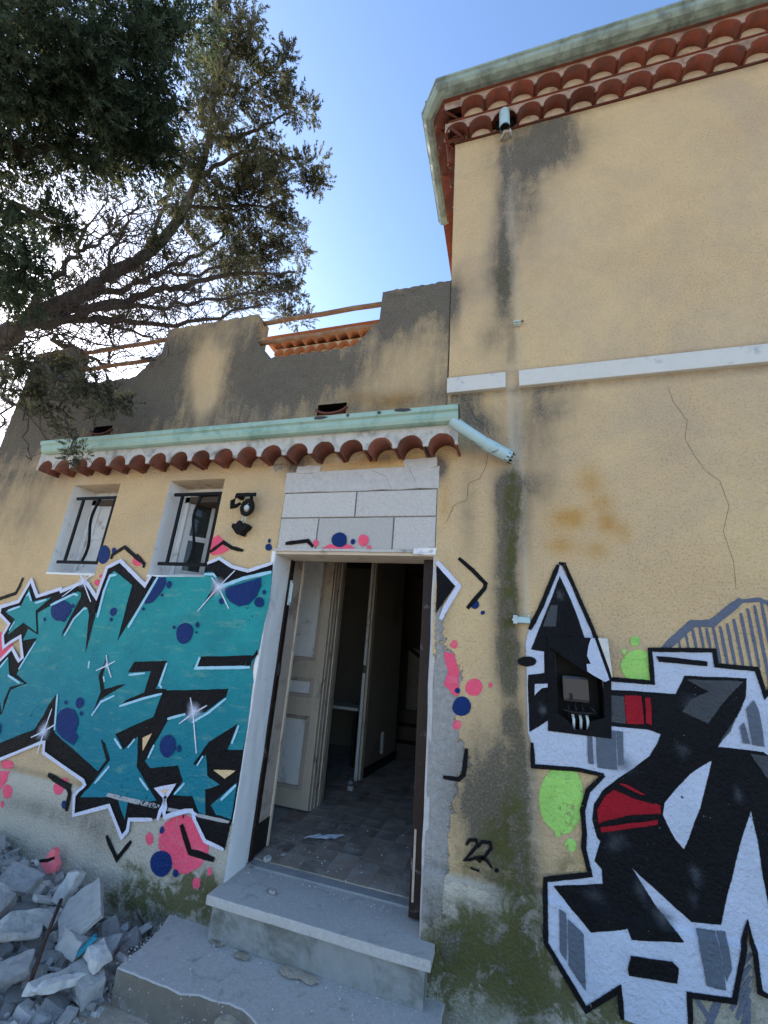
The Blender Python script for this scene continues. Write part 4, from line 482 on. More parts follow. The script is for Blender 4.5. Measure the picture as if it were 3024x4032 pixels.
mk('white_paint', (.80, .785, .76), .06, 9, (.45, .43, .41), .14, 7, .35, 45, .7, obj=False)
mk('wood_white', (.62, .62, .60), .10, 12, (.28, .26, .22), .22, 6, .2, 50, .6)
mk('taupe', (.46, .38, .31), .12, 8, (.12, .095, .075), .3, 5, .15, 40, .6)
mk('taupe_light', (.64, .54, .41), .12, 8, (.16, .12, .09), .25, 5, .15, 40, .55)
mk('panel_fill', (.76, .74, .70), .08, 30, (.3, .28, .25), .2, 8, .15, 60, .6)
mk('brown_frame', (.026, .015, .012), .4, 20, (.25, .22, .19), .12, 14, .3, 60, .5)
mk('concrete', (.36, .355, .35), .16, 18, (.20, .19, .175), .45, 4, .5, 60, .92, .15, obj=False)
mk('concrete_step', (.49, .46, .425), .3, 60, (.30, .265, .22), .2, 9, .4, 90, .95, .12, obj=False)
mk('stone_slab', (.50, .47, .43), .25, 55, (.34, .31, .27), .22, 13, .7, 70, .85, .2, obj=False)
mk('riser', (.30, .30, .285), .22, 14, (.13, .135, .11), .45, 5, .6, 40, .95, .1, obj=False)
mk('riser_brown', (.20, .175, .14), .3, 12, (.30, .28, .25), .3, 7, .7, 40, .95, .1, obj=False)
mk('block', (.52, .49, .455), .35, 90, (.36, .34, .31), .05, 30, 1.0, 80, .95, .1, bd=.006)
mk('mortar', (.50, .475, .45), .25, 30, (.36, .34, .31), .15, 11, .6, 40, .95, .1, obj=False, bd=.008)
mk('mortar_white', (.52, .50, .46), .14, 25, (.15, .145, .13), .42, 6, .6, 50, .95, .1, obj=False)
mk('mortar_cream', (.56, .44, .30), .15, 20, (.24, .19, .14), .35, 8, .5, 50, .95, .1, obj=False)
mk('string_white', (.62, .60, .54), .08, 16, (.36, .36, .37), .20, 11, .3, 60, .7, obj=False)
mk('clay', (.165, .046, .028), .35, 12, (.09, .055, .045), .45, 9, .5, 70, .85, orand=.8)
mk('mortar_pink', (.40, .285, .225), .2, 20, (.18, .12, .09), .4, 8, .5, 50, .95, .1, obj=False)
mk('clay_dark', (.19, .070, .048), .35, 14, (.07, .045, .04), .4, 8, .5, 70, .85, orand=.8)
mk('clay_orange', (.42, .15, .06), .3, 12, (.2, .12, .08), .35, 9, .35, 70, .8)
mk('gutter_green', (.32, .46, .39), .10, 8, (.15, .29, .24), .45, 5, .12, 40, .45, .4, obj=False)
mk('gutter_grey', (.27, .35, .31), .15, 10, (.10, .12, .105), .55, 6, .15, 40, .5, .4, obj=False)
mk('pipe_blue', (.40, .56, .58), .10, 10, (.055, .055, .055), .18, 14, .15, 40, .45, .4, obj=False)
mk('dark_metal', (.05, .05, .048), .4, 20, None, 0, 3, .2, 60, .5, .4)
mk('iron', (.006, .006, .007), .3, 20, None, .12, 20, .2, 80, .6, .15)
mk('rust', (.24, .13, .075), .35, 18, (.34, .26, .18), .4, 11, .4, 70, .85, .2)
mk('rust_dark', (.055, .032, .026), .4, 18, (.12, .06, .035), .35, 14, .4, 70, .85, .2)
mk('galv', (.50, .60, .60), .15, 12, (.26, .25, .22), .3, 20, .1, 60, .4, .5)
mk('plastic_bore_black', (.006, .006, .006), .3, 12, None, 0, 3, .1, 60, .5, .25)
mk('meter_grey', (.03, .03, .033), .15, 6, None, .06, 14, .05, 60, .22, .5)
mk('char_hollow_black', (.008, .008, .008), .5, 25, (.06, .055, .05), .1, 22, .6, 60, .7, .15)  # burnt parts, and painted dark for the drains and the tile gap
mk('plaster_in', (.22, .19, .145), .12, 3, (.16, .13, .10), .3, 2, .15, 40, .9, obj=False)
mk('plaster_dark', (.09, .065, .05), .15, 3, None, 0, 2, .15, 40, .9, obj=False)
mk('skirting', (.02, .018, .017), .3, 8, None, 0, 2, .1, 40, .6)
mk('bark', (.13, .105, .085), .4, 9, (.05, .04, .032), .45, 6, .9, 22, .95, .1, obj=False, bd=.02)
mk('twig', (.075, .062, .052), .35, 9, None, 0, 6, .4, 40, .95, .1, obj=False)
mk('earth', (.46, .38, .29), .25, 3, (.22, .20, .15), .45, .8, .6, 30, .97, .08, obj=False, bd=.02)
mk('rubble_a', (.45, .43, .40), .3, 18, (.28, .275, .27), .35, 8, .7, 38, .95, .1, bd=.010)
mk('rubble_b', (.60, .57, .53), .25, 18, (.34, .33, .32), .3, 8, .6, 38, .95, .1, bd=.008)
mk('rubble_c', (.30, .29, .28), .3, 16, (.40, .40, .40), .3, 8, .8, 38, .95, .1, bd=.010)
mk('rubble_pink', (.80, .17, .20), .1, 16, (.45, .40, .40), .2, 9, .4, 50, .9, .1)
mk('rubble_blue', (.03, .25, .33), .1, 16, (.3, .35, .37), .15, 9, .4, 50, .9, .1)
mk('dust', (.33, .325, .32), .22, 30, (.22, .21, .20), .4, 6, .6, 60, .97, .1, obj=False)
mk('paper', (.60, .62, .66), .06, 12, (.4, .38, .34), .1, 12, .1, 40, .8)
for i, c in enumerate([(.31, .235, .185), (.23, .19, .16), (.34, .265, .21), (.28, .22, .175)]):
    mk('floor_tile_%d' % i, c, .25, 9, (.48, .42, .36), .6, 4, .15, 60, .8, .15)
# glass
s = NT('glass'); s.fin((.05, .06, .06), .08, .5); s.bsdf.inputs['Alpha'].default_value = .45; MATS['glass'] = s.mat

def leaf_mat(name, c1, c2, tr):
    s = NT(name)
    f = s.attr('tone')
    c = s.mix(f, c1, c2)
    d = s.n('ShaderNodeBsdfDiffuse'); s.set(d.inputs[0], c)
    t = s.n('ShaderNodeBsdfTranslucent'); s.set(t.inputs[0], s.mix(.35, c, (.22, .20, .05)))
    mx = s.n('ShaderNodeMixShader'); mx.inputs[0].default_value = tr
    s.t.links.new(d.outputs[0], mx.inputs[1]); s.t.links.new(t.outputs[0], mx.inputs[2])
    s.t.links.new(mx.outputs[0], s.out.inputs['Surface'])
    MATS[name] = s.mat
leaf_mat('leaf_dark', (.012, .024, .018), (.085, .125, .090), .30)
leaf_mat('leaf_olive', (.026, .032, .024), (.17, .17, .115), .35)

# ------------------------------------------------------------------ object helpers
def tag(o, label=None, cat=None, group=None, kind=None):
    if label: o['label'] = label
    if cat: o['category'] = cat
    if group: o['group'] = group
    if kind: o['kind'] = kind
    return o
def thing(name, loc, label, cat, group=None):
    o = bpy.data.objects.new(name, None)
    o.empty_display_size = .1
    COL.objects.link(o); o.location = loc
    return tag(o, label, cat, group)
def adopt(o, parent):
    o.parent = parent
    if parent.type == 'EMPTY':
        o.matrix_parent_inverse = Matrix.Translation(-parent.location)
    return o
PAINTS = ('black', 'silver', 'crack')
def link(name, me, mat, parent=None):
    if mat in PAINTS and 'edge' not in me.attributes:
        me.attributes.new('edge', 'FLOAT', 'POINT').data.foreach_set('value', [1.]*len(me.vertices))
    o = bpy.data.objects.new(name, me)
    COL.objects.link(o)
    if mat and not me.materials: me.materials.append(MATS[mat])
    if parent: adopt(o, parent)
    return o
def mesh(name, v, f, smooth=False):
    me = bpy.data.meshes.new(name)
    me.from_pydata([tuple(p) for p in v], [], f)
    if smooth: me.polygons.foreach_set('use_smooth', [True]*len(me.polygons))
    me.update()
    return me
class MB:
    def __init__(s): s.v = []; s.f = []
    def add(s, v, f):
        k = len(s.v); s.v += [tuple(p) for p in v]; s.f += [tuple(i+k for i in q) for q in f]; return s
    def box(s, x0, x1, y0, y1, z0, z1, mtx=None):
        v = [Vector((x, y, z)) for x in (x0, x1) for y in (y0, y1) for z in (z0, z1)]
        if mtx: v = [mtx @ p for p in v]
        return s.add(v, [(0, 1, 3, 2), (4, 6, 7, 5), (0, 4, 5, 1), (2, 3, 7, 6), (0, 2, 6, 4), (1, 5, 7, 3)])
    def tube(s, pts, rad, n=8, cap=True):
        pts = [Vector(p) for p in pts]
        if not hasattr(rad, '__len__'): rad = [rad]*len(pts)
        ref = Vector((.31, .2, .93)); rings = []
        for i, p in enumerate(pts):
            t = (pts[min(i+1, len(pts)-1)] - pts[max(i-1, 0)]).normalized()
            a = t.cross(ref)
            if a.length < .1: a = t.cross(Vector((1, 0, 0)))
            a.normalize(); b = t.cross(a); ref = a.cross(t) if False else ref
            rings.append([p + (a*math.cos(k*2*math.pi/n) + b*math.sin(k*2*math.pi/n))*rad[i] for k in range(n)])
        v = [q for r in rings for q in r]
        f = [(i*n+k, i*n+(k+1) % n, (i+1)*n+(k+1) % n, (i+1)*n+k) for i in range(len(pts)-1) for k in range(n)]
        if cap: f += [tuple(range(n))[::-1], tuple((len(pts)-1)*n+k for k in range(n))]
        return s.add(v, f)
    def prism(s, poly, y0, y1):
        """polygon in (x,z) pushed from y0 to y1"""
        n = len(poly)
        v = [(x, y0, z) for x, z in poly] + [(x, y1, z) for x, z in poly]
        tr = tessellate_polygon([[Vector((x, z, 0)) for x, z in poly]])
        f = [tuple(t) for t in tr] + [tuple(i+n for i in t[::-1]) for t in tr]
        f += [(i, (i+1) % n, (i+1) % n + n, i+n) for i in range(n)]
        return s.add(v, f)
    def sweep(s, prof, path):
        """profile (out, z) along plan points [(x,y,nx,ny)]"""
        n = len(prof)
        v = [(x+nx*o, y+ny*o, z) for x, y, nx, ny in path for o, z in prof]
        f = [(i*n+k, i*n+(k+1) % n, (i+1)*n+(k+1) % n, (i+1)*n+k) for i in range(len(path)-1) for k in range(n)]
        f += [tuple(range(n)), tuple((len(path)-1)*n+k for k in range(n))[::-1]]
        return s.add(v, f)
    def build(s, name, mat, parent=None, smooth=False, bevel=0):
        me = mesh(name, s.v, s.f, smooth)
        bm = bmesh.new(); bm.from_mesh(me)
        bmesh.ops.recalc_face_normals(bm, faces=bm.faces)
        if bevel:
            bmesh.ops.bevel(bm, geom=[e for e in bm.edges if len(e.link_faces) == 2 and e.calc_face_angle(0) > .6], offset=bevel, segments=2, affect='EDGES', profile=.6)
        bm.to_mesh(me); bm.free()
        if smooth: me.polygons.foreach_set('use_smooth', [True]*len(me.polygons))
        return link(name, me, mat, parent)
def box(name, mat, parent, x0, x1, y0, y1, z0, z1, bevel=0):
    return MB().box(x0, x1, y0, y1, z0, z1).build(name, mat, parent, bevel=bevel)

def rough_up(o, amp, scale, cuts=0, seed=0):
    """uneven edges: subdivide and push the vertices about"""
    from mathutils import noise
    bm = bmesh.new(); bm.from_mesh(o.data)
    if cuts: bmesh.ops.subdivide_edges(bm, edges=bm.edges, cuts=cuts, use_grid_fill=True)
    for v in bm.verts:
        q = v.co*scale + Vector((seed, 3.1*seed, 0))
        v.co += noise.noise_vector(q)*amp
    bm.to_mesh(o.data); bm.free()

PL0, PL1, PLD = .612, .636, .014          # plinth ledge
def wall_y(z):
    return -PLD*min(1, max(0, (PL1-z)/(PL1-PL0)))

# ------------------------------------------------------------------ ground
g = MB().add([(-300, -300, 0), (300, -300, 0), (300, 300, 0), (-300, 300, 0)], [(0, 1, 2, 3)]).build('ground', 'earth')
tag(g, kind='structure')

# ------------------------------------------------------------------ walls with their stains
CH = ['grime', 'moss', 'ochre', 'bare', 'pale']
def stain_fields(x, z, parapet=False):
    out = {}
    for c in CH:
        a = np.zeros_like(x)
        for cx, cz, rx, rz, st in DATA['STAIN'][c]:
            a += st*(1.75 if c in ('grime', 'moss') else 1.2)*np.exp(-((x-cx)/rx)**2 - ((z-cz)/rz)**2)
        out[c] = a
    w = np.where(x < -.372, 1., .0)
    out['grime'] = out['grime'] + np.clip((z-3.05)/.25, 0, 1)*w*.56
    h = np.where(x > -.372, 1., 0.)
    out['grime'] = out['grime'] + h*(.42*np.exp(-((z-3.365)/.03)**2)+.30*np.exp(-((z-3.515)/.02)**2)+.25*np.exp(-((z-5.96)/.04)**2)) + .35*np.exp(-((z-.645)/.018)**2)
    # run of dirt where a downpipe is missing, from the eave spout to the ground
    xw = .035+.02*np.sin(z*2.3)+.012*np.sin(z*7.1)
    run = np.exp(-((x-xw)/(.05+.03*np.clip((1.6-z)/1.2, 0, 1.5)))**2)
    out['grime'] = out['grime'] + h*run*(.50*np.clip((2.86-z)/.15, 0, 1)+.42*np.clip((5.85-z)/.1, 0, 1)*np.clip((z-3.5)/.1, 0, 1))
    out['moss'] = out['moss'] + h*run*.22*np.clip((2.8-z)/.3, 0, 1)
    out['pale'] = out['pale'] + h*np.exp(-((x-.105)/.016)**2)*(.5*np.clip((3.45-z)/.2, 0, 1)+.25*np.clip((z-3.5)/.1, 0, 1))
    out['moss'] = out['moss'] + np.clip((.60-z)/.1, 0, 1)*np.where(x > -.43, .30, .04)
    out['grime'] = out['grime'] + np.clip((.60-z)/.1, 0, 1)*np.where(x > -.43, .18, .04)
    out['plinth'] = np.clip((PL1-.004-z)/.012, 0, 1)
    for c in out: out[c] = np.clip(out[c], 0, 1.3 if c != 'plinth' else 1)
    return out
def put_attrs(me, x, z):
    for c, a in stain_fields(x, z).items():
        at = me.attributes.new(c, 'FLOAT', 'POINT')
        at.data.foreach_set('value', a.astype(np.float32))
def grid_wall(name, x0, x1, z0, z1, holes, parent, step=.026, top=None, extra_x=(), ybase=0):
    xs = sorted(set([round(v, 4) for v in np.arange(x0, x1, step)] + [x1] + [h for q in holes for h in q[:2]] + list(extra_x)))
    zs = sorted(set([round(v, 4) for v in np.arange(z0, z1, step)] + [z1, PL0, PL1] + [h for q in holes for h in q[2:]]))
    xs = [x for x in xs if x0 <= x <= x1]; zs = [z for z in zs if z0 <= z <= z1]
    X, Z = np.meshgrid(xs, zs)
    if top is not None:
        T = np.array([top(x) for x in xs])[None, :]
        Z = z0 + (Z-z0)*(T-z0)/(z1-z0)
    Y = np.vectorize(wall_y)(Z) + ybase
    v = np.stack([X, Y, Z], -1).reshape(-1, 3)
    n = len(xs); f = []
    for j in range(len(zs)-1):
        for i in range(n-1):
            cx, cz = (xs[i]+xs[i+1])/2, (zs[j]+zs[j+1])/2
            if any(a < cx < b and c < cz < d for a, b, c, d in holes): continue
            f.append((j*n+i, j*n+i+1, (j+1)*n+i+1, (j+1)*n+i))
    me = mesh(name, v.tolist(), f)
    put_attrs(me, v[:, 0], v[:, 2])
    return link(name, me, 'stucco', parent)

annex = thing('annex_house', (-2.6, 0, 0), 'low wing with terrace parapet and teal graffiti left of the door', 'building')
house = thing('tall_house', (1.5, 0, 0), 'tall sand-coloured house wall with terracotta eaves on the right', 'building')

XC = -.372                                   # corner of the tall house
DX0, DX1, DZ0, DZ1, IZ = -1.544, -.42, .30, 2.258, 2.838
W1 = (-3.673, -3.145, 2.04, 2.82)
W2 = (-2.62, -2.095, 2.046, 2.822)
AX0 = -4.87
PZ = 3.0
SC1, SC2 = (-1.375, -1.135, 3.312, 3.405), (-3.66, -3.44, 3.312, 3.405)
grid_wall('wall', AX0, XC, -.05, PZ, [(DX0, DX1, DZ0, IZ), W1, W2], annex)
PROF = [(AX0, 4.40), (-4.30, 4.41), (-4.29, 4.145), (-4.11, 3.917), (-3.35, 3.913), (-3.16, 4.12), (-3.10, 4.16), (-3.09, 4.42), (-2.09, 4.42), (-2.085, 4.14), (-2.06, 4.12), (-1.89, 3.918), (-1.14, 3.915), (-.982, 4.09), (-.937, 4.135), (-.930, 4.425), (XC-.004, 4.42)]
def ptop(x):
    for (a, za), (b, zb) in zip(PROF, PROF[1:]):
        if a <= x <= b: return za+(zb-za)*(x-a)/(b-a) + .005*math.sin(x*37) + .004*math.sin(x*91) - .016*max(0, math.sin(x*23+1)*math.sin(x*61)-.45)
    return PROF[-1][1]
pw = grid_wall('parapet', AX0, XC-.004, PZ, 3.9, [SC1, SC2], annex, top=None, extra_x=[p[0] for p in PROF])
pw.name = 'parapet_base'
# crenellated top of the parapet, real thickness
me = None
def parapet_top():
    xs = sorted(set([round(v, 4) for v in np.arange(AX0, XC-.004, .026)] + [p[0] for p in PROF]))
    xs = [x for x in xs if x <= XC-.004]
    rows = 16; n = len(xs); v = []; f = []
    for j in range(rows+1):
        for x in xs: v.append((x, 0, 3.9+(ptop(x)-3.9)*j/rows))
    for j in range(rows):
        for i in range(n-1): f.append((j*n+i, j*n+i+1, (j+1)*n+i+1, (j+1)*n+i))
    k = len(v); T = .17
    for x in xs: v.append((x, T, ptop(x)))
    for x in xs: v.append((x, T, 3.2))
    for i in range(n-1):
        f.append((rows*n+i, rows*n+i+1, k+i+1, k+i)); f.append((k+i, k+i+1, k+n+i+1, k+n+i))
    f.append((k+n-1, rows*n+n-1, n-1, k+2*n-1)); f.append((rows*n, k, k+n, 0))
    me = mesh('parapet', v, f)
    a = np.array(v); put_attrs(me, a[:, 0], a[:, 2])
    o = link('parapet', me, 'stucco', annex)
parapet_top()
# shell of the annex: end wall, terrace slab, back wall
box('end_wall', 'mortar_cream', annex, AX0, AX0+.2, .002, 4.4, 0, 3.2)
box('terrace_slab', 'concrete', annex, AX0+.2, XC-.01, .19, 4.4, 2.95, 3.2)
box('back_wall', 'mortar_cream', annex, AX0+.2, XC-.01, 4.4, 4.6, 0, 3.2)
for q in (SC1, SC2):
    b = MB(); x0, x1, z0, z1 = q
    b.add([(x0, 0, z0), (x1, 0, z0), (x1, 0, z1), (x0, 0, z1), (x0+.01, .17, z0), (x1-.01, .17, z0), (x1-.01, .17, z1), (x0+.01, .17, z1)], [(0, 1, 5, 4), (1, 2, 6, 5), (2, 3, 7, 6), (3, 0, 4, 7), (4, 5, 6, 7)])
    b.build('drain_opening', 'char_hollow_black', annex)  # near-black liner paints in the shade inside the drain
    # broken tile lip below each opening
    mm = MB()
    arc = [(math.cos(a), math.sin(a)) for a in np.linspace(math.pi*1.05, math.pi*1.95, 9)]
    xm = (x0+x1)/2
    vo = [(xm+c*.135, y, z0+.055+s_*.060) for y in (-.022, .12) for c, s_ in arc]
    vi = [(xm+c*.120, y, z0+.058+s_*.050) for y in (-.022, .12) for c, s_ in arc]
    n = 9
    f = [(i, i+1, n+i+1, n+i) for i in range(n-1)] + [(2*n+i, 2*n+i+1, 3*n+i+1, 3*n+i) for i in range(n-1)] + [(i, i+1, 2*n+i+1, 2*n+i) for i in range(n-1)]
    f += [(0, n, 3*n, 2*n), (n-1, 2*n-1, 4*n-1, 3*n-1)]
    mm.add(vo+vi, f).build('drain_tile', 'clay_dark', annex)

# tall house
HX1, HZ = 5.0, 6.03
MH = (.245, .470, 1.345, 1.715)
grid_wall('wall', XC, HX1, -.05, HZ, [MH], house, step=.03)
box('side_wall', 'mortar_cream', house, XC, XC+.2, .003, 5.0, 3.2, 6.2)
box('side_wall', 'mortar_cream', house, HX1, HX1+.2, 0, 5.0, 0, 6.2)
box('back_wall', 'mortar_cream', house, XC+.2, HX1, 4.8, 5.0, 0, 6.2)
box('upper_floor', 'plaster_in', house, XC+.2, HX1, .2, 4.8, 2.8, 3.0)
box('roof_deck', 'clay', house, XC-.1, HX1+.2, -.1, 5.0, 6.20, 6.26)
rf = MB().add([(-.62, -.22, 6.27), (HX1+.5, -.22, 6.27), (HX1+.5, 5.2, 6.27), (-.62, 5.2, 6.27), (1.6, 2.4, 7.0), (2.6, 2.4, 7.0)], [(0, 1, 5, 4), (1, 2, 5), (2, 3, 4, 5), (3, 0, 4)]).build('roof', 'clay', house)
# string course, two lengths with chipped white paint
for a, b in ((XC-.004, .020), (.105, HX1)):
    o = MB().box(a, b, -.032, .01, 3.382, 3.503).build('string_course', 'string_white', house, bevel=.004)

# ------------------------------------------------------------------ eave tiles
def tile_mesh(name, ro=.098, th=.016, length=.22, n=10, squash=1.0):
    v = []; f = []
    for y in (0, length):
        for r in (ro, ro-th):
            for k in range(n+1):
                a = math.pi*k/n
                v.append((-r*math.cos(a), y, r*math.sin(a)*squash))
    m1 = n+1
    for k in range(n):
        f += [(k, k+1, 2*m1+k+1, 2*m1+k), (m1+k, 3*m1+k, 3*m1+k+1, m1+k+1), (k, m1+k, m1+k+1, k+1), (2*m1+k, 2*m1+k+1, 3*m1+k+1, 3*m1+k)]
    f += [(0, 2*m1, 3*m1, m1), (n, m1+n, 3*m1+n, 2*m1+n)]
    me = mesh(name, v, f)
    me.polygons.foreach_set('use_smooth', [i % 4 < 2 if i < 4*n else False for i in range(len(f))])
    return me
def plug_mesh(name, r=.084, n=10):
    v = [(-r*math.cos(math.pi*k/n), 0, r*math.sin(math.pi*k/n)) for k in range(n+1)]
    return mesh(name, v, [tuple(range(n+1))])
def band(b, x0, pitch, count, zc, ztop, y, ro=.0985, depth=.12, fr=None):
    """mortar over a row of tiles: solid with an arch cut out for each tile; fr maps (along, out, z) to world"""
    fr = fr or (lambda u, w, z: (u, w, z))
    n = 10
    for i in range(count):
        c = x0+pitch*(i+.5)
        us = [c-pitch/2] + [c-ro*math.cos(math.pi*k/n) for k in range(n+1)] + [c+pitch/2]
        zs = [zc] + [zc+ro*math.sin(math.pi*k/n) for k in range(n+1)] + [zc]
        m1 = len(us)
        jz = [random.uniform(-.003, .003) for _ in us]
        v = [fr(u, y, z+j) for u, z, j in zip(us, zs, jz)] + [fr(u, y, ztop) for u in us] + [fr(u, y+depth, ztop) for u in us] + [fr(u, y+depth, z) for u, z in zip(us, zs)]
        f = [(k, k+1, m1+k+1, m1+k) for k in range(m1-1)] + [(m1+k, m1+k+1, 2*m1+k+1, 2*m1+k) for k in range(m1-1)] + [(k, 3*m1+k, 3*m1+k+1, k+1) for k in range(m1-1)]
        b.add(v, f)

eave = thing('annex_eave', (-2.1, -.17, 2.9), 'single row of red half-round tiles under the low pale green gutter', 'eave')
tm = tile_mesh('annex_tile')
tm.materials.append(MATS['clay_dark'])
N, X0, PI_ = 18, -3.93, .2031
for i in range(N):
    o = link('eave_tile', tm, None, eave)
    o.location = (X0+PI_*(i+.5)+random.uniform(-.004, .004), -.172+random.uniform(-.006, .004), 2.903+random.uniform(-.003, .003))
    o.rotation_euler = (random.uniform(-.02, .02), random.uniform(-.05, .05), random.uniform(-.04, .04))
    o.scale = (random.uniform(.95, 1.0), 1, random.uniform(.96, 1.06))
b = MB(); band(b, X0, PI_, N, 2.903, 3.098, -.180, .0855, .012)
mb = b.build('mortar_band', 'mortar_white', eave)
box('cover_slab', 'mortar_white', eave, X0-.01, X0+PI_*N-.14, -.165, -.005, 3.100, 3.120)

# gutter of the annex
GP = [(.165, 2.990), (.215, 2.984), (.250, 2.992), (.268, 3.020), (.272, 3.062), (.285, 3.070), (.298, 3.076), (.303, 3.118), (.290, 3.122), (.286, 3.085), (.262, 3.070), (.256, 3.025), (.240, 3.003), (.215, 2.996), (.175, 3.002), (.172, 3.11), (.165, 3.11)]
GP = [(.175+(o-.165)*.62, 3.040+(z-2.984)*.73) for o, z in GP]
gut = thing('roof_gutter', (-2.0, -.23, 3.0), 'long pale green metal gutter with flaking lip above the door and windows', 'gutter')
b = MB(); b.sweep(GP, [(-3.86, 0, 0, -1), (-2.4, 0, 0, -1)]); b.build('channel', 'gutter_green', gut)
GP2 = [(o+.003, z-.002) for o, z in GP]
b = MB(); b.sweep(GP2, [(-2.43, 0, 0, -1), (-.268, 0, 0, -1)]); chan = b.build('channel', 'gutter_green', gut)
for x in (-3.862, -.266):
    b = MB(); b.prism([(-o, z) for o, z in GP[:9]] + [(-.176, 3.132)], 0, .004)
    b.v = [(x+y, xx, z) for xx, y, z in b.v]; b.build('end_cap', 'gutter_green' if x < -1 else 'dark_metal', gut)
for x, w, o_, z in ((-1.20, .10, .2645, 3.124), (-.62, .12, .2645, 3.127), (-.78, .03, .2645, 3.122), (-1.0, .02, .2645, 3.124)):
    pts = [(x+w*math.cos(a)*(.4+.2*random.random())*1.0, z+.013*math.sin(a)*(.6+.5*random.random())) for a in np.linspace(0, 6.28, 11)[:-1]]
    adopt(MB().prism(pts, -o_-.002, -o_+.001).build('paint_flake', 'dark_metal', None), chan)
dp = thing('downpipe_stub', (-.1, -.1, 2.9), 'short slanting pale blue downpipe with torn end below the gutter', 'pipe')
b = MB(); b.tube([(-.31, -.205, 3.060), (-.265, -.19, 3.022), (-.10, -.105, 2.925)], .036, 14, False); b.build('pipe', 'pipe_blue', dp, True)
b = MB(); b.tube([(-.115, -.112, 2.932), (.035, -.045, 2.860)], .040, 14, False); b.build('pipe', 'pipe_blue', dp, True)
b = MB()
for k in range(9):
    a = k/9*2*math.pi; L = .02+.035*((k*5) % 4)/3
    t = Vector((.150, .067, -.072)).normalized(); e1 = t.cross(Vector((0, 0, 1))).normalized(); e2 = t.cross(e1)
    c0 = Vector((.030, -.047, 2.862))
    p0 = c0+(e1*math.cos(a)+e2*math.sin(a))*.0402; p1 = c0+(e1*math.cos(a+.7)+e2*math.sin(a+.7))*.0402
    p2 = c0+(e1*math.cos(a+.35)+e2*math.sin(a+.35))*.034+t*L
    b.add([p0, p1, p2, p0-t*.02, p1-t*.02], [(0, 1, 2), (3, 4, 1, 0)])
b.build('torn_edge', 'char_hollow_black', dp)

# eaves of the tall house: two stepped rows, cut corner, then along the left side
def corner_frames(o):
    return (-.372-o*.37, -o), (-.372-o*.84, -o*.41)
te = thing('house_eave', (1.5, -.1, 6.0), 'double stepped row of red tiles under the roof of the tall house', 'eave')
tm1 = tile_mesh('house_tile', .0975, .016, .16); tm1.materials.append(MATS['clay'])
pm = plug_mesh('tile_plug'); pm.materials.append(MATS['mortar_cream'])
YEND = .86
def eave_row(o, zc, ztop, plug, shift):
    A, Bp = corner_frames(o)
    nf = int((HX1-.2-A[0]-.04)/.2)
    def put(m, x, y, z, rz, nm, par):
        q = link(nm, m, None, par)
        q.location = (x, y, z); q.rotation_euler = (random.uniform(-.04, .04), random.uniform(-.05, .05), rz+random.uniform(-.04, .04)); return q
    x0 = A[0]+.06+shift
    for i in range(nf):
        if shift < .05 and i == 2: continue          # tile broken out for the spout
        t = put(tm1, x0+.2*(i+.5), -o, zc, 0, 'eave_tile', te)
        p = put(pm, x0+.2*(i+.5), -o+plug, zc, 0, 'mortar_plug', te)
    b = MB(); band(b, x0, .2, nf, zc, ztop, -o-.003, .090, .012)
    b.add([(A[0], -o+.008, zc+.005), (x0, -o+.008, zc+.005), (x0, -o+.008, ztop), (A[0], -o+.008, ztop)], [(0, 1, 2, 3)])
    b.build('mortar_band', 'mortar_pink', te)
    # corner tile
    cx, cy = (A[0]+Bp[0])/2, (A[1]+Bp[1])/2
    rz = math.atan2(Bp[1]-A[1], Bp[0]-A[0])+math.pi
    q = put(tm1, cx, cy, zc, rz, 'corner_tile', te); q.scale = (max(.6, math.hypot(A[0]-Bp[0], A[1]-Bp[1])/.19), 1, 1)
    # left side
    ns = int((YEND-Bp[1])/.2)
    for i in range(ns):
        y = Bp[1]+.2*(i+.5)
        put(tm1, Bp[0], y, zc, -math.pi/2, 'eave_tile', te); put(pm, Bp[0]+plug, y, zc, -math.pi/2, 'mortar_plug', te)
    b = MB(); band(b, Bp[1], .2, ns, zc, ztop, 0, .090, .012, lambda u, w, z: (Bp[0]-.003+w, u, z))
    b.build('mortar_band', 'mortar_pink', te)
eave_row(.105, 5.985, 6.088, .092, -.1)
eave_row(.205, 6.100, 6.200, .09, .08)
def fascia(name, mat, o, o_in, z0, z1):
    A, Bp = corner_frames(o); C, D = corner_frames(o_in)
    pts = [(HX1, -o), A, Bp, (Bp[0], YEND), (D[0], YEND), D, C, (HX1, -o_in)]
    b = MB(); n = 8
    v = [(x, y, z0) for x, y in pts]+[(x, y, z1) for x, y in pts]
    f = [(i, (i+1) % n, (i+1) % n+n, i+n) for i in range(n)]
    for z in (0, n): f += [(z, z+1, z+6, z+7), (z+1, z+2, z+5, z+6), (z+2, z+3, z+4, z+5)]
    b.add(v, f).build(name, mat, te)
fascia('flat_tile_course', 'clay', .014, -.02, 5.968, 5.984)
fascia('flat_tile_course', 'clay', .118, -.02, 6.088, 6.100)
fascia('flat_tile_course', 'clay', .228, .0, 6.200, 6.212)
hg = thing('house_gutter', (1.5, -.3, 6.2), 'weathered grey green gutter along the roof edge of the tall house', 'gutter')
HP = [(.215, 6.205), (.262, 6.190), (.305, 6.197), (.330, 6.218), (.337, 6.245), (.350, 6.252), (.352, 6.268), (.340, 6.270), (.325, 6.250), (.318, 6.225), (.300, 6.208), (.262, 6.203), (.225, 6.215), (.223, 6.262), (.215, 6.262)]
b = MB(); n = len(HP); v = []; f = []
def hp_pts():
    rows = []
    for kind in range(4):
        row = []
        for o, z in HP:
            A, Bp = corner_frames(o)
            row.append([(HX1+.1, -o, z), (A[0], A[1], z), (Bp[0], Bp[1], z), (Bp[0], YEND+.02, z)][kind])
        rows.append(row)
    return rows
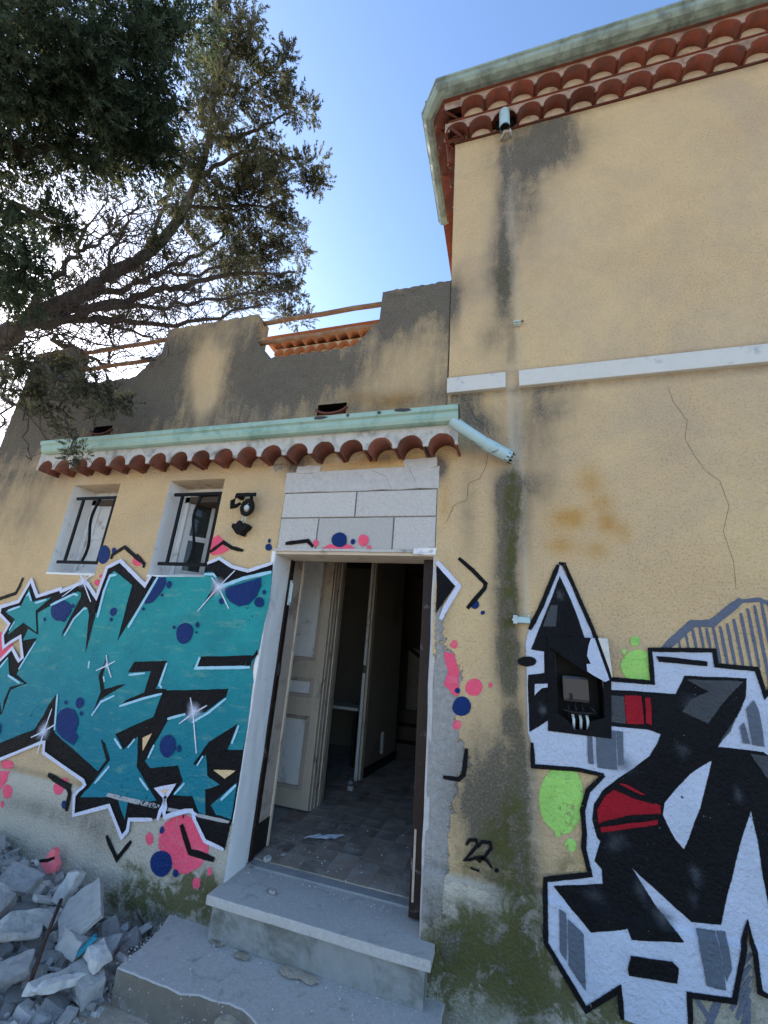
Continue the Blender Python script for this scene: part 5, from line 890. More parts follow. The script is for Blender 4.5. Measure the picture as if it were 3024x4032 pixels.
rows = hp_pts(); v = [p for r in rows for p in r]
f = [(i*n+k, i*n+(k+1) % n, (i+1)*n+(k+1) % n, (i+1)*n+k) for i in range(3) for k in range(n)] + [tuple(range(n)), tuple(3*n+k for k in range(n))]
b.add(v, f).build('channel', 'gutter_grey', hg)
for x in (.55, 2.05):
    b = MB(); b.sweep([(o+.004, z-.003) for o, z in HP], [(x, 0, 0, -1), (x+.025, 0, 0, -1)]); b.build('joint_strip', 'gutter_grey', hg)
sp = thing('eave_spout', (.05, -.1, 5.9), 'short pale vertical pipe stub poking from the eave tiles', 'pipe')
b = MB()
for r, nm in ((.043, 0), (.037, 1)): b.tube([(.05, -.085, 6.06), (.05, -.10, 5.84)], r, 14, False)
b.build('pipe', 'pipe_blue', sp, True)
b = MB(); b.tube([(.05, -.083, 6.05), (.05, -.097, 5.87)], .0365, 12, True); b.build('bore_shade', 'plastic_bore_black', sp)  # solid black core stands in for the shade inside the pipe
b = MB(); b.tube([(.02, -.01, 5.86), (.05, -.075, 5.845), (.09, -.07, 5.85), (.10, -.01, 5.87)], .014, 8); q = b.build('mortar_collar', 'mortar_white', sp, True)
box('tile_gap_shade', 'char_hollow_black', sp, -.02, .13, -.03, .06, 5.99, 6.085)  # solid black block painting the shade where a tile is missing

# ------------------------------------------------------------------ block infill over the door
inf = thing('block_infill', (-.98, 0, 2.26), 'grey concrete block infill above the doorway', 'wall')
rws = [(2.262, 2.486, [DX0, -1.245, -.702, DX1]), (2.492, 2.675, [DX0, -.981, DX1])]
for z0, z1, xs in rws:
    for a, c in zip(xs, xs[1:]):
        o = MB().box(a+.0045, c-.0045, -.006+random.uniform(-.002, .002), .19, z0, z1-.002).build('concrete_block', 'block', inf, bevel=.004)
box('mortar_joint', 'riser', inf, DX0+.002, DX1-.002, .008, .18, 2.262, 2.68)
o = MB().box(DX0-.01, DX1+.008, -.009, .18, 2.680, 2.842).build('mortar_patch', 'mortar', inf, bevel=.004); rough_up(o, .007, 9, 8, 2)
o = MB().box(-1.46, -1.28, -.012, .05, 2.83, 2.885).build('mortar_patch', 'mortar', inf); rough_up(o, .016, 14, 4, 5)
o = MB().box(-.66, -.43, -.010, .05, 2.83, 2.90).build('mortar_patch', 'mortar', inf); rough_up(o, .018, 12, 4, 6)
o = MB().box(DX0-.012, DX1+.0, -.014, .0, 2.248, 2.266).build('render_edge', 'mortar_white', inf); rough_up(o, .004, 18, 10, 3)
o = MB().box(-.56, -.418, -.016, .01, 2.235, 2.275).build('render_edge', 'white_paint', inf); rough_up(o, .010, 20, 5, 4)
box('lintel', 'taupe_light', inf, DX0, DX1, .002, .26, 2.228, 2.260)

# ------------------------------------------------------------------ door surround
ds = thing('door_surround', (-1.54, 0, .34), 'white painted door reveal and brown frame of the open doorway', 'door frame')
o = MB().box(DX0-.03, DX0, -.006, .225, .33, 2.250).build('white_reveal', 'white_paint', ds, bevel=.006); rough_up(o, .004, 16, 12, 8)
fp = box('frame_post', 'brown_frame', ds, DX0-.02, DX0+.012, .226, .27, .35, 2.228)
box('frame_post', 'taupe', ds, DX0-.03, DX0+.0, .271, .43, .53, 2.5)
box('frame_foot', 'skirting', ds, DX0-.03, DX0+.002, .275, .43, .36, .528)
box('frame_bead', 'taupe_light', ds, DX0-.004, DX0+.010, .425, .445, .36, 2.5)
b = MB(); b.box(DX0+.012, DX0+.022, .235, .262, 1.90, 2.08); b.tube([(DX0+.024, .25, 1.92), (DX0+.024, .25, 2.06)], .008, 8); adopt(b.build('hinge', 'galv', None), fp)
box('strike_plate', 'dark_metal', ds, DX0+.012, DX0+.02, .232, .262, 1.42, 1.5)
o = MB().box(-.512, -.428, .11, .20, .352, 2.228).build('frame_post', 'brown_frame', ds, bevel=.004); rough_up(o, .003, 14, 8, 3)
box('frame_rebate', 'brown_frame', ds, -.458, -.420, .20, .25, .352, 2.228)
o = MB().box(-.432, -.405, .0, .13, .34, 2.24).build('broken_render', 'mortar', ds); rough_up(o, .006, 16, 14, 5)
o = MB().box(-.498, -.486, .1055, .1095, .42, .74).build('bare_wood', 'taupe', ds); rough_up(o, .002, 14, 4, 9)

# ------------------------------------------------------------------ steps
sl = thing('door_step', (-.95, -.1, .14), 'worn pale stone door sill slab on a mottled concrete riser', 'step')
o = MB().box(-1.560, -.352, -.135, .26, .298, .342).build('sill_slab', 'stone_slab', sl, bevel=.005); rough_up(o, .004, 5, 20, 1)
o = MB().box(-1.535, -.385, -.100, .05, -.02, .299).build('riser', 'riser', sl); rough_up(o, .004, 9, 8, 2)
ls = thing('lower_step', (-1.2, -.2, 0), 'broad broken concrete step in front of the doorway', 'step')
poly = [(-1.862, -.005), (-1.815, -.12), (-1.80, -.300), (-1.795, -.414), (-1.62, -.416), (-1.42, -.420), (-1.34, -.395), (-1.276, -.392), (-1.19, -.384), (-1.12, -.388), (-1.07, -.402), (-1.02, -.43), (-1.00, -.62), (-.98, -1.4), (-.30, -1.4), (-.30, -.005)]
from mathutils import noise as mn
dense = []
for (xa, ya), (xb, yb) in zip(poly, poly[1:]+poly[:1]):
    k = max(1, int(math.hypot(xb-xa, yb-ya)/.035))
    for i in range(k):
        x, y = xa+(xb-xa)*i/k, ya+(yb-ya)*i/k
        q = mn.noise_vector(Vector((x*14, y*14, 1)))*(.008 if y < -.01 else 0)
        dense.append((x+q.x, y+q.y))
n = len(dense)
v = [(x, y, z) for x, y, z in [(p[0], p[1], .1345) for p in dense]]
v += [(x+mn.noise(Vector((x*20, y*20, 3)))*.012, y+mn.noise(Vector((x*20, y*20, 5)))*.012, .06) for x, y in dense]
v += [(x+mn.noise(Vector((x*20, y*20, 7)))*.016, y+.006, -.05) for x, y in dense]
cxm, cym = -1.2, -.6
ins = []
for i, (x, y) in enumerate(dense):
    a_, c_ = Vector(dense[i-1]), Vector(dense[(i+1) % n]); t = (c_-a_).normalized(); nn = Vector((-t.y, t.x))
    ins.append((x+nn.x*.005, y+nn.y*.005))
v += [(x, y, .139) for x, y in ins]
tr = tessellate_polygon([[Vector((x, y, 0)) for x, y in ins]])
f = [tuple(i+3*n for i in t) for t in tr]; f2 = []
for i in range(n):
    j = (i+1) % n
    f2 += [(i, j, n+j, n+i), (n+i, n+j, 2*n+j, 2*n+i)]; f.append((3*n+i, 3*n+j, j, i))
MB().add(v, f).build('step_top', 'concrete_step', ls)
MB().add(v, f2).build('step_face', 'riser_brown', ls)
for x, y, r_ in ((-1.47, -.10, .05), (-1.30, -.135, .045), (-1.02, -.13, .07), (-.93, -.14, .05)):
    pts = [(x+r_*1.2*math.cos(a)*(.7+.4*random.random()), y+r_*.6*math.sin(a)*(.7+.4*random.random())) for a in np.linspace(0, 6.28, 13)[:-1]]
    b = MB(); n = len(pts); b.add([(px, min(py, -.10), .147) for px, py in pts]+[(x, min(y, -.1), .153)], [(i, (i+1) % n, n) for i in range(n)])
    b.build('earth_patch', 'earth', ls, True)
q = box('broken_core', 'earth', ls, -1.22, -1.03, -.42, -.36, -.05, .10); rough_up(q, .02, 12, 4, 3)

# ------------------------------------------------------------------ windows
def window(x0, x1, z0, z1, lab, glab, open_l, open_r):
    w = thing('window', ((x0+x1)/2, .1, z0), lab, 'window')
    D = .20
    b = MB(); b.add([(x0, 0, z0), (x0, 0, z1), (x0, D, z1), (x0, D, z0)], [(0, 1, 2, 3)]); b.build('side_reveal', 'white_paint', w)
    b = MB(); b.add([(x1, 0, z0), (x1, 0, z1), (x1, D, z1), (x1, D, z0)], [(0, 1, 2, 3)]); b.build('side_reveal', 'mortar_cream', w)
    b = MB(); b.add([(x0, 0, z1), (x1, 0, z1), (x1, D, z1), (x0, D, z1)], [(0, 1, 2, 3)]); b.build('head_reveal', 'mortar_cream', w)
    o = MB().box(x0+.0, x1, -.004, D, z0-.012, z0+.004).build('sill', 'white_paint', w)
    o = MB().box(x0+.17, x1, .10, D+.02, z0+.004, z0+.034).build('sill_board', 'wood_white', w, bevel=.003)
    fr = MB(); t = .045
    fr.box(x0, x0+t, D, D+.05, z0, z1); fr.box(x1-t, x1, D, D+.05, z0, z1); fr.box(x0+t, x1-t, D, D+.05, z1-t, z1); fr.box(x0+t, x1-t, D, D+.05, z0, z0+t)
    fr.build('frame', 'wood_white', w, bevel=.003)
    wd = (x1-x0-2*t)/2
    for side, ang in ((0, open_l), (1, open_r)):
        hx = x0+t if side == 0 else x1-t
        sg = 1 if side == 0 else -1
        M = Matrix.Translation((hx, D+.02, 0)) @ Matrix.Rotation(R(ang)*sg, 4, 'Z')
        lf = MB(); s_ = .042
        a0, a1 = (0, wd) if side == 0 else (-wd, 0)
        lf.box(a0, a0+s_, 0, .035, z0+t, z1-t, M); lf.box(a1-s_, a1, 0, .035, z0+t, z1-t, M)
        for zz in (z0+t, (z0+z1)/2-.05, z1-t-s_): lf.box(a0+s_, a1-s_, 0, .035, zz, zz+s_, M)
        L = lf.build('casement', 'wood_white', w, bevel=.002)
        p = MB().box(a0+s_, a1-s_, .012, .018, z0+t, z1-t, M).build('pane', 'panel_fill' if (side == 0 and ang < 40) else 'glass', None)
        adopt(p, L)
    # grille
    g = thing('window_grille', ((x0+x1)/2, .03, z0), glab, 'grille')
    gy = .012
    for zz in (z0+.094, z0+.655): MB().box(x0+.065, x1-.001, gy-.008, gy+.008, zz-.0125, zz+.0125).build('cross_bar', 'iron', g)
    for xx in (x0+.145, x1-.022): MB().box(xx-.0125, xx+.0125, gy-.006, gy+.006, z0+.1, z0+.65).build('upright', 'iron', g)
    pts = []
    for k in range(17):
        f = k/16; pts.append((x0+.325+.030*math.sin((f-.0)*2*math.pi+.3), gy, z0+.1+.55*f))
    MB().tube(pts, .011, 8).build('wavy_bar', 'iron', g, True)
window(*W1, 'small white window with its left casement nearly shut, farthest from the door', 'black iron grille with a wavy bar on the window farthest from the door', 1, 86)
window(*W2, 'small white window standing open beside the broken wall lamp', 'black iron grille with a wavy bar on the window next to the wall lamp', 48, 62)

# ------------------------------------------------------------------ rails on the terrace
for x0, x1, lab in ((-2.09, -.94, 'nearest the tall house'), (-4.30, -3.10, 'behind the tree branches')):
    rl = thing('terrace_rail', ((x0+x1)/2, .1, 4.17), 'pair of rusty pipe rails between parapet piers ' + lab, 'railing')
    for z in (4.392, 4.172):
        e = .0 if z > 4.3 else .05
        pts = [(x0-.04+(x1-x0+.08)*k/8, .09, z+.004*math.sin(k*1.7+x0)) for k in range(9)]
        MB().tube(pts, .021, 10).build('rail', 'rust', rl, True)

# ------------------------------------------------------------------ small fittings on the walls
c1 = thing('pipe_clamp', (.105, -.02, 3.90), 'small metal pipe clamp on the wall above the white band', 'clamp')
MB().box(.08, .128, -.035, .0, 3.888, 3.916).build('block', 'galv', c1, bevel=.006)
MB().tube([(.128, -.02, 3.915), (.142, -.025, 3.918), (.145, -.02, 3.905)], .006, 8).build('bolt', 'rust', c1, True)
MB().tube([(.08, -.035, 3.902), (.10, -.048, 3.90), (.125, -.035, 3.902)], .008, 8).build('strap', 'galv', c1, True)
c2 = thing('pipe_bracket', (.075, -.03, 1.86), 'pale blue metal pipe bracket beside the tip of the black letter', 'bracket')
MB().box(.045, .125, -.040, .0, 1.852, 1.885).build('plate', 'pipe_blue', c2, bevel=.004)
MB().box(.036, .060, -.044, .0, 1.846, 1.892).build('flange', 'galv', c2, bevel=.003)
MB().tube([(.030, -.03, 1.868), (.040, -.03, 1.868)], .006, 8).build('bolt', 'galv', c2, True)
MB().tube([(.118, -.042, 1.887), (.118, -.042, 1.896)], .005, 8).build('bolt', 'galv', c2, True)

# broken wall lamp
lp = thing('wall_lamp', (-1.83, -.03, 2.4), 'broken burnt black wall lamp hanging right of the open window', 'lamp')
b = MB(); b.box(-1.915, -1.745, -.075, -.055, 2.642, 2.668); b.box(-1.915, -1.885, -.075, .0, 2.635, 2.668); o = b.build('top_bar', 'char_hollow_black', lp, bevel=.003); rough_up(o, .006, 25, 4, 2)
MB().tube([(-1.90, -.06, 2.65), (-1.925, -.075, 2.60), (-1.915, -.08, 2.555), (-1.885, -.075, 2.565), (-1.865, -.06, 2.59)], [.016, .018, .02, .016, .01], 8).build('hook', 'char_hollow_black', lp, True)
ring = [(-1.800+.043*math.cos(a), -.06, 2.555+.052*math.sin(a)) for a in np.linspace(0, 2*math.pi, 17)]
o = MB().tube(ring, .017, 8, False).build('socket_ring', 'char_hollow_black', lp, True); rough_up(o, .007, 30, 0, 4)
MB().tube([(-1.80, -.045, 2.555), (-1.80, -.07, 2.55)], .022, 10).build('socket', 'galv', lp, True)
MB().tube([(-1.79, -.05, 2.64), (-1.775, -.055, 2.60), (-1.79, -.06, 2.56)], .012, 8).build('arm', 'char_hollow_black', lp, True)
b = MB(); b.tube([(-1.815, -.055, 2.51), (-1.825, -.06, 2.47), (-1.82, -.055, 2.44)], .004, 6); b.tube([(-1.805, -.055, 2.51), (-1.80, -.06, 2.46), (-1.815, -.055, 2.43)], .004, 6); b.build('cable', 'galv', lp, True)
b = MB(); b.prism([(-1.895, 2.408), (-1.885, 2.432), (-1.86, 2.425), (-1.845, 2.452), (-1.825, 2.447), (-1.815, 2.425), (-1.785, 2.438), (-1.765, 2.420), (-1.772, 2.400), (-1.80, 2.372), (-1.815, 2.350), (-1.84, 2.352), (-1.86, 2.372)], -.075, -.01); o = b.build('melted_shade', 'char_hollow_black', lp); rough_up(o, .007, 30, 3, 6)

# electricity meter box let into the wall
mt = thing('meter_box', (.35, 0, 1.35), 'broken open electricity meter box painted over by the black letters', 'meter box')
x0, x1, z0, z1 = MH
b = MB(); b.add([(x0, 0, z0), (x1, 0, z0), (x1, 0, z1), (x0, 0, z1), (x0, .14, z0), (x1, .14, z0), (x1, .14, z1), (x0, .14, z1)], [(0, 1, 5, 4), (1, 2, 6, 5), (2, 3, 7, 6), (3, 0, 4, 7), (4, 5, 6, 7)]); b.build('box_liner', 'plastic_bore_black', mt)
# cover: frame strips round the jagged hole, flap bent outwards
H = [tuple(p) for p in DATA['METER']['hole']]
b = MB(); b.prism([(.212, 1.791), (.243, 1.74), (.2465, 1.5738), (.247, 1.41), (.2928, 1.385), (.3207, 1.3455), (.3807, 1.3525), (.4026, 1.395), (.4629, 1.4165), (.4695, 1.583), (.508, 1.60), (.4865, 1.325), (.195, 1.325)], -.016, -.0095); b.build('cover', 'black', mt)
fl = [tuple(p) for p in DATA['METER']['flap']]
b = MB(); n = len(fl)
def fy(x, z): return -.018-.045*max(0, min(1, ((x-.214)*.5+(1.79-z))/.30))
tr = tessellate_polygon([[Vector((x, z, 0)) for x, z in fl]])
b.add([(x, fy(x, z), z) for x, z in fl]+[(x, fy(x, z)+.004, z) for x, z in fl], [tuple(t) for t in tr]+[tuple(i+n for i in t[::-1]) for t in tr]+[(i, (i+1) % n, (i+1) % n+n, i+n) for i in range(n)])
b.build('bent_flap', 'black', mt)
def on_flap(name, mat, poly, k):
    b = MB(); n = len(poly); tr = tessellate_polygon([[Vector((x, z, 0)) for x, z in poly]])
    b.add([(x, fy(x, z)-.0012*k, z) for x, z in poly], [tuple(t) for t in tr]); b.build(name, mat, mt)
on_flap('bare_strip', 'string_white', [(.456, 1.7975), (.5035, 1.7985), (.505, 1.615), (.498, 1.602)], 1)
on_flap('silver_paint', 'silver', [(.398, 1.705), (.409, 1.755), (.425, 1.795), (.448, 1.7965), (.497, 1.602), (.470, 1.587), (.420, 1.612), (.392, 1.63), (.392, 1.665), (.412, 1.667)], 1)
on_flap('black_outline', 'black', [(.442, 1.7965), (.458, 1.7972), (.506, 1.602), (.491, 1.596)], 2)
o = MB().box(.278, .408, .015, .10, 1.470, 1.600).build('meter', 'meter_grey', mt, bevel=.016)
adopt(MB().box(.31, .325, .010, .02, 1.480, 1.512).build('meter_window', 'plastic_bore_black', None, bevel=.002), o)
b = MB()
for x in (.30, .335, .37): b.tube([(x, .03, 1.47), (x+.004, .02, 1.43), (x, .03, 1.345)], .008, 8)
b.build('cable', 'plastic_bore_black', mt, True)
for x in (.318, .352, .384): MB().tube([(x, .012, 1.425), (x+.004, .0, 1.39), (x+.002, .01, 1.346)], .007, 8).build('conduit', 'galv', mt, True)
b = MB(); b.tube([(.27, .0, 1.435), (.31, -.008, 1.425), (.37, -.006, 1.425), (.42, .0, 1.43)], .009, 8); b.tube([(.405, .0, 1.46), (.42, -.005, 1.44), (.43, .01, 1.41)], .007, 8); b.build('latch', 'plastic_bore_black', mt, True)

# ------------------------------------------------------------------ interior seen through the doorway
st = lambda o: tag(o, kind='structure')
hf = st(box('hall_floor', 'dust', None, AX0+.2, 3.0, .2, 4.4, .10, .352))
tms = []
for i in range(4):
    t = MB().box(-.0738, .0738, -.0738, .0738, 0, .007)
    me = mesh('floor_tile_%d' % i, t.v, t.f); me.materials.append(MATS['floor_tile_%d' % i]); tms.append(me)
for i in range(12):
    for j in range(20):
        x, y = -1.60+.149*i, .34+.149*j
        o = link('floor_tile', tms[(i*7+j*5+(i*j) % 3) % 4 if random.random() < .6 else random.randrange(4)], None, hf)
        o.location = (x, y, .3525+random.uniform(-.0008, .0008)); o.rotation_euler = (0, 0, random.uniform(-.01, .01))
def sbox(name, mat, *a): return st(box(name, mat, None, *a))
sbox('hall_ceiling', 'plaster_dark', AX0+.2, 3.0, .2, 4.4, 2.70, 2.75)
sbox('hall_wall', 'plaster_in', DX0-.14, DX0-.032, .21, .43, .352, 2.70)
hw = sbox('partition_wall', 'plaster_in', -2.2, -1.62, 1.12, 1.20, .352, 2.70)
# wall with the small hatch, slanting slightly
b = MB()
A, B2 = Vector((-1.424, 2.05, 0)), Vector((-1.32, 2.95, 0))
def seg(b, t0, t1, z0, z1, th=.08):
    p, q = A.lerp(B2, t0), A.lerp(B2, t1)
    b.add([(p.x, p.y, z0), (q.x, q.y, z0), (q.x, q.y, z1), (p.x, p.y, z1), (p.x-th, p.y, z0), (q.x-th, q.y, z0), (q.x-th, q.y, z1), (p.x-th, p.y, z1)], [(0, 1, 2, 3), (4, 7, 6, 5), (0, 4, 5, 1), (3, 2, 6, 7), (1, 5, 6, 2), (0, 3, 7, 4)])
seg(b, 0, .42, .352, 2.7); seg(b, .58, 1, .352, 2.7); seg(b, .42, .58, .72, 2.7); seg(b, .42, .58, .352, .49)
iw = st(b.build('hall_wall', 'plaster_in'))
b = MB(); seg(b, .0, 1.0, .353, .45, -.012); adopt(b.build('skirting_board', 'skirting'), iw)
b = MB(); p, q = A.lerp(B2, .42), A.lerp(B2, .44); b.box(q.x-.02, q.x+.008, p.y+.12, p.y+.145, .49, .72); adopt(b.build('hatch_edge', 'wood_white'), iw)
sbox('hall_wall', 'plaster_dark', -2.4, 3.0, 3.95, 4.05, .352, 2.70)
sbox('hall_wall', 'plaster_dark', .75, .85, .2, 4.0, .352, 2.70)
st_wall = st(MB().prism([(-1.36, .83), (-1.0, .70), (-.2, .42), (-.2, 1.55), (-1.0, 1.55), (-1.36, 1.66)], 3.60, 3.66).build('stair_wall', 'plaster_in', None))
hr = thing('stair_handrail', (-1.1, 3.58, 1.4), 'dark sloping handrail at the back of the hall', 'handrail')
MB().tube([(-1.42, 3.56, 1.68), (-1.14, 3.56, 1.50), (-.6, 3.56, 1.15)], .025, 8).build('rail', 'skirting', hr)
stp = thing('stair_flight', (-1.2, 3.2, .36), 'dark stair steps at the far end of the hall', 'stairs')
for k in range(3):
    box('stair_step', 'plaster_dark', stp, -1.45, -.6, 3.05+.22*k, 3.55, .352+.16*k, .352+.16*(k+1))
# panelled inner door
idr = thing('inner_door', (-1.68, 1.0, .36), 'tall taupe panelled inner door just inside the entrance', 'door')
pd = MB(); DXa, DXb, DZt, DY = -2.06, -1.54, 2.55, 1.03
xs = (DXa+.07, DXb-.075)
prow = [(.50, 1.045), (1.19, 1.345), (1.49, 2.40)]
pd.box(DXa, xs[0], DY, DY+.04, .37, DZt); pd.box(xs[1], DXb, DY, DY+.04, .37, DZt)
zz = .37
for z0, z1 in prow+[(DZt, DZt)]:
    pd.box(xs[0], xs[1], DY, DY+.04, zz, z0); zz = z1
lfm = pd.build('leaf_frame', 'taupe_light', idr, bevel=.003)
for z0, z1 in prow:
    m_ = MB(); t = .028
    m_.box(xs[0], xs[0]+t, DY-.008, DY+.02, z0, z1); m_.box(xs[1]-t, xs[1], DY-.008, DY+.02, z0, z1); m_.box(xs[0]+t, xs[1]-t, DY-.008, DY+.02, z0, z0+t); m_.box(xs[0]+t, xs[1]-t, DY-.008, DY+.02, z1-t, z1)
    adopt(m_.build('moulding', 'taupe', None, bevel=.006), lfm)
    adopt(MB().box(xs[0]+t, xs[1]-t, DY+.012, DY+.03, z0+t, z1-t).build('panel', 'panel_fill', None, bevel=.004), lfm)
cs = thing('door_casing', (-1.52, 1.2, .36), 'stepped taupe door casing beside the inner panelled door', 'door frame')
for k, (xa, xb, ya, yb, mt_) in enumerate([(-1.56, -1.533, 1.075, 1.13, 'taupe_light'), (-1.556, -1.526, 1.13, 1.18, 'taupe'), (-1.552, -1.518, 1.18, 1.235, 'taupe_light'), (-1.55, -1.522, 1.235, 1.30, 'taupe')]):
    box('casing_strip', mt_, cs, xa, xb, ya, yb, .352, 2.70, bevel=.004)
dpst = thing('door_post', (-1.45, 2.0, .36), 'pale wooden door post in the middle of the hall', 'door frame')
box('post', 'wood_white', dpst, -1.482, -1.450, 1.95, 2.05, .352, 2.70, bevel=.004); box('stop_bead', 'taupe_light', dpst, -1.450, -1.428, 1.99, 2.048, .352, 2.70, bevel=.003)
box('lock_plate', 'dark_metal', dpst, -1.4815, -1.45, 1.944, 1.952, 1.36, 1.44)
sbox('room_wall', 'plaster_in', -3.2, -1.6, 3.2, 3.28, .352, 2.70)
tb = thing('side_table', (-1.9, 2.6, .36), 'pale low table in the dark room behind the hall door', 'table')
box('tabletop', 'wood_white', tb, -2.3, -1.62, 2.3, 2.75, .93, .96)
for x in (-2.26, -1.68):
    for y in (2.34, 2.68): box('leg', 'skirting', tb, x, x+.04, y, y+.04, .352, .93)
# litter on the floor
pp = thing('paper_scrap', (-1.25, .62, .365), 'crumpled white paper lying on the hall floor tiles', 'paper')
b = MB(); nx, ny = 7, 4
for j in range(ny+1):
    for i in range(nx+1): b.v.append((-1.36+.028*i+.012*j, .60+.022*j+.012*i, .3655+.012*abs(math.sin(i*1.3+j*.9))+.006*random.random()))
for j in range(ny):
    for i in range(nx): b.f.append((j*(nx+1)+i, j*(nx+1)+i+1, (j+1)*(nx+1)+i+1, (j+1)*(nx+1)+i))
b.build('sheet', 'paper', pp)

# ------------------------------------------------------------------ rear wing beyond the terrace
rw = thing('rear_wing', (-2.6, 2.9, 0), 'tiled eave of another wing glimpsed between the terrace rails', 'building')
box('wall', 'mortar_cream', rw, -3.75, -.6, 2.72, 4.39, 3.21, 6.52)
trm = tile_mesh('rear_tile', .0975, .016, .2); trm.materials.append(MATS['clay_orange'])
for k, (o_, zc) in enumerate(((.11, 6.28), (.22, 6.40))):
    x0 = -3.8
    for i in range(15):
        q = link('eave_tile', trm, None, rw); q.location = (x0+.2*(i+.5), 2.72-o_, zc)
    b = MB(); band(b, x0, .2, 15, zc, zc+.108, 2.72-o_+.006, .0965, .1); b.build('mortar_band', 'mortar_cream', rw)
MB().add([(-3.95, 2.42, 6.515), (-.6, 2.42, 6.515), (-.6, 4.3, 6.85), (-3.95, 4.3, 6.85), (-3.95, 4.3, 6.515), (-.6, 4.3, 6.515)], [(0, 1, 2, 3), (3, 2, 5, 4), (0, 3, 4), (1, 5, 2), (0, 4, 5, 1)]).build('roof', 'clay_orange', rw)

# ------------------------------------------------------------------ graffiti: thin coats of paint lying on the render
LAB = {'l': ('mural', 'large teal letter graffiti with black outlines and navy bubbles left of the door'),
       'm': ('spray_marks', 'pink, navy and black spray marks around the teal graffiti'),
       'b': ('spray_marks', 'navy and pink spray dots on the concrete block infill'),
       'd': ('spray_marks', 'pink and navy spray dots with black ticks right of the doorway'),
       'n': ('spray_number', 'black sprayed number 22 right of the doorway'),
       'r': ('mural', 'black and silver letter graffiti with red patches on the tall house'),
       'g': ('spray_discs', 'lime green sprayed discs behind the black and silver graffiti'),
       'h': ('spray_hatching', 'slate grey sprayed hatching behind the black and silver graffiti')}
BASEL = {'l': 4, 'm': 0, 'b': 6, 'd': 0, 'n': 3, 'r': 4, 'g': 1, 'h': 0}
def stroke(pts, w, b, y, rnd=None):
    P = [Vector(p) for p in pts]
    Q = [P[0]]
    for a, c in zip(P, P[1:]):
        L = (c-a).length; k = max(1, int(L/.04))
        for i in range(1, k+1): Q.append(a.lerp(c, i/k))
    n = len(Q); h = w/2; v = []
    for i, p in enumerate(Q):
        d0 = (Q[i]-Q[i-1]).normalized() if i else (Q[1]-Q[0]).normalized()
        d1 = (Q[i+1]-Q[i]).normalized() if i < n-1 else d0
        nn = Vector((-(d0.y+d1.y), d0.x+d1.x))
        if nn.length < .3: nn = Vector((-d0.y, d0.x))
        nn.normalize()
        k = 1/max(.45, nn.dot(Vector((-d0.y, d0.x))))
        hw = h*k*(1+.10*math.sin(i*2.1+p.x*40))
        if i in (0, n-1): hw *= .75
        v += [(p.x+nn.x*hw, y, p.y+nn.y*hw), (p.x-nn.x*hw, y, p.y-nn.y*hw)]
    b.add(v, [(2*i, 2*i+1, 2*i+3, 2*i+2) for i in range(n-1)])
def lay(o, off, hole=None, spread=.006):
    """let the coat follow the plinth ledge and split it so that it bends there"""
    bm = bmesh.new(); bm.from_mesh(o.data)
    for z in (PL0, PL1):
        bmesh.ops.bisect_plane(bm, geom=bm.verts[:]+bm.edges[:]+bm.faces[:], plane_co=(0, 0, z), plane_no=(0, 0, 1))
    if hole:
        x0, x1, z0, z1 = hole
        for co, no in (((x0, 0, 0), (1, 0, 0)), ((x1, 0, 0), (1, 0, 0)), ((0, 0, z0), (0, 0, 1)), ((0, 0, z1), (0, 0, 1))):
            bmesh.ops.bisect_plane(bm, geom=bm.verts[:]+bm.edges[:]+bm.faces[:], plane_co=co, plane_no=no)
        dead = [f for f in bm.faces if x0 < f.calc_center_median().x < x1 and z0 < f.calc_center_median().z < z1]
        bmesh.ops.delete(bm, geom=dead, context='FACES')
    el = bm.verts.layers.float.get('edge') or bm.verts.layers.float.new('edge')
    out = {}
    for e in bm.edges:
        if len(e.link_faces) != 1: continue
        a, c = e.verts; t = c.co-a.co; nn = Vector((-t.z, 0, t.x))
        if nn.length < 1e-7: continue
        nn.normalize()
        if nn.dot(e.link_faces[0].calc_center_median()-a.co) > 0: nn = -nn
        for v in (a, c): out[v] = out.get(v, Vector((0, 0, 0)))+nn
    bed = [e for e in bm.edges if len(e.link_faces) == 1]
    for v in bm.verts: v[el] = 1.0
    nv = {}
    for v, d in out.items():
        if d.length < .2: continue
        w = bm.verts.new(v.co+d.normalized()*spread); w[el] = 0.0; nv[v] = w
    for e in bed:
        a, c = e.verts
        if a in nv and c in nv:
            try: bm.faces.new((a, c, nv[c], nv[a]))
            except ValueError: pass
    back = set(nv.values())
    for v in bm.verts: v.co.y = wall_y(v.co.z)-off+(.0005 if v in back else 0)
    for f in bm.faces:
        f.normal_update()
        if f.normal.y > 0: f.normal_flip()
    bm.to_mesh(o.data); bm.free()
roots = {}
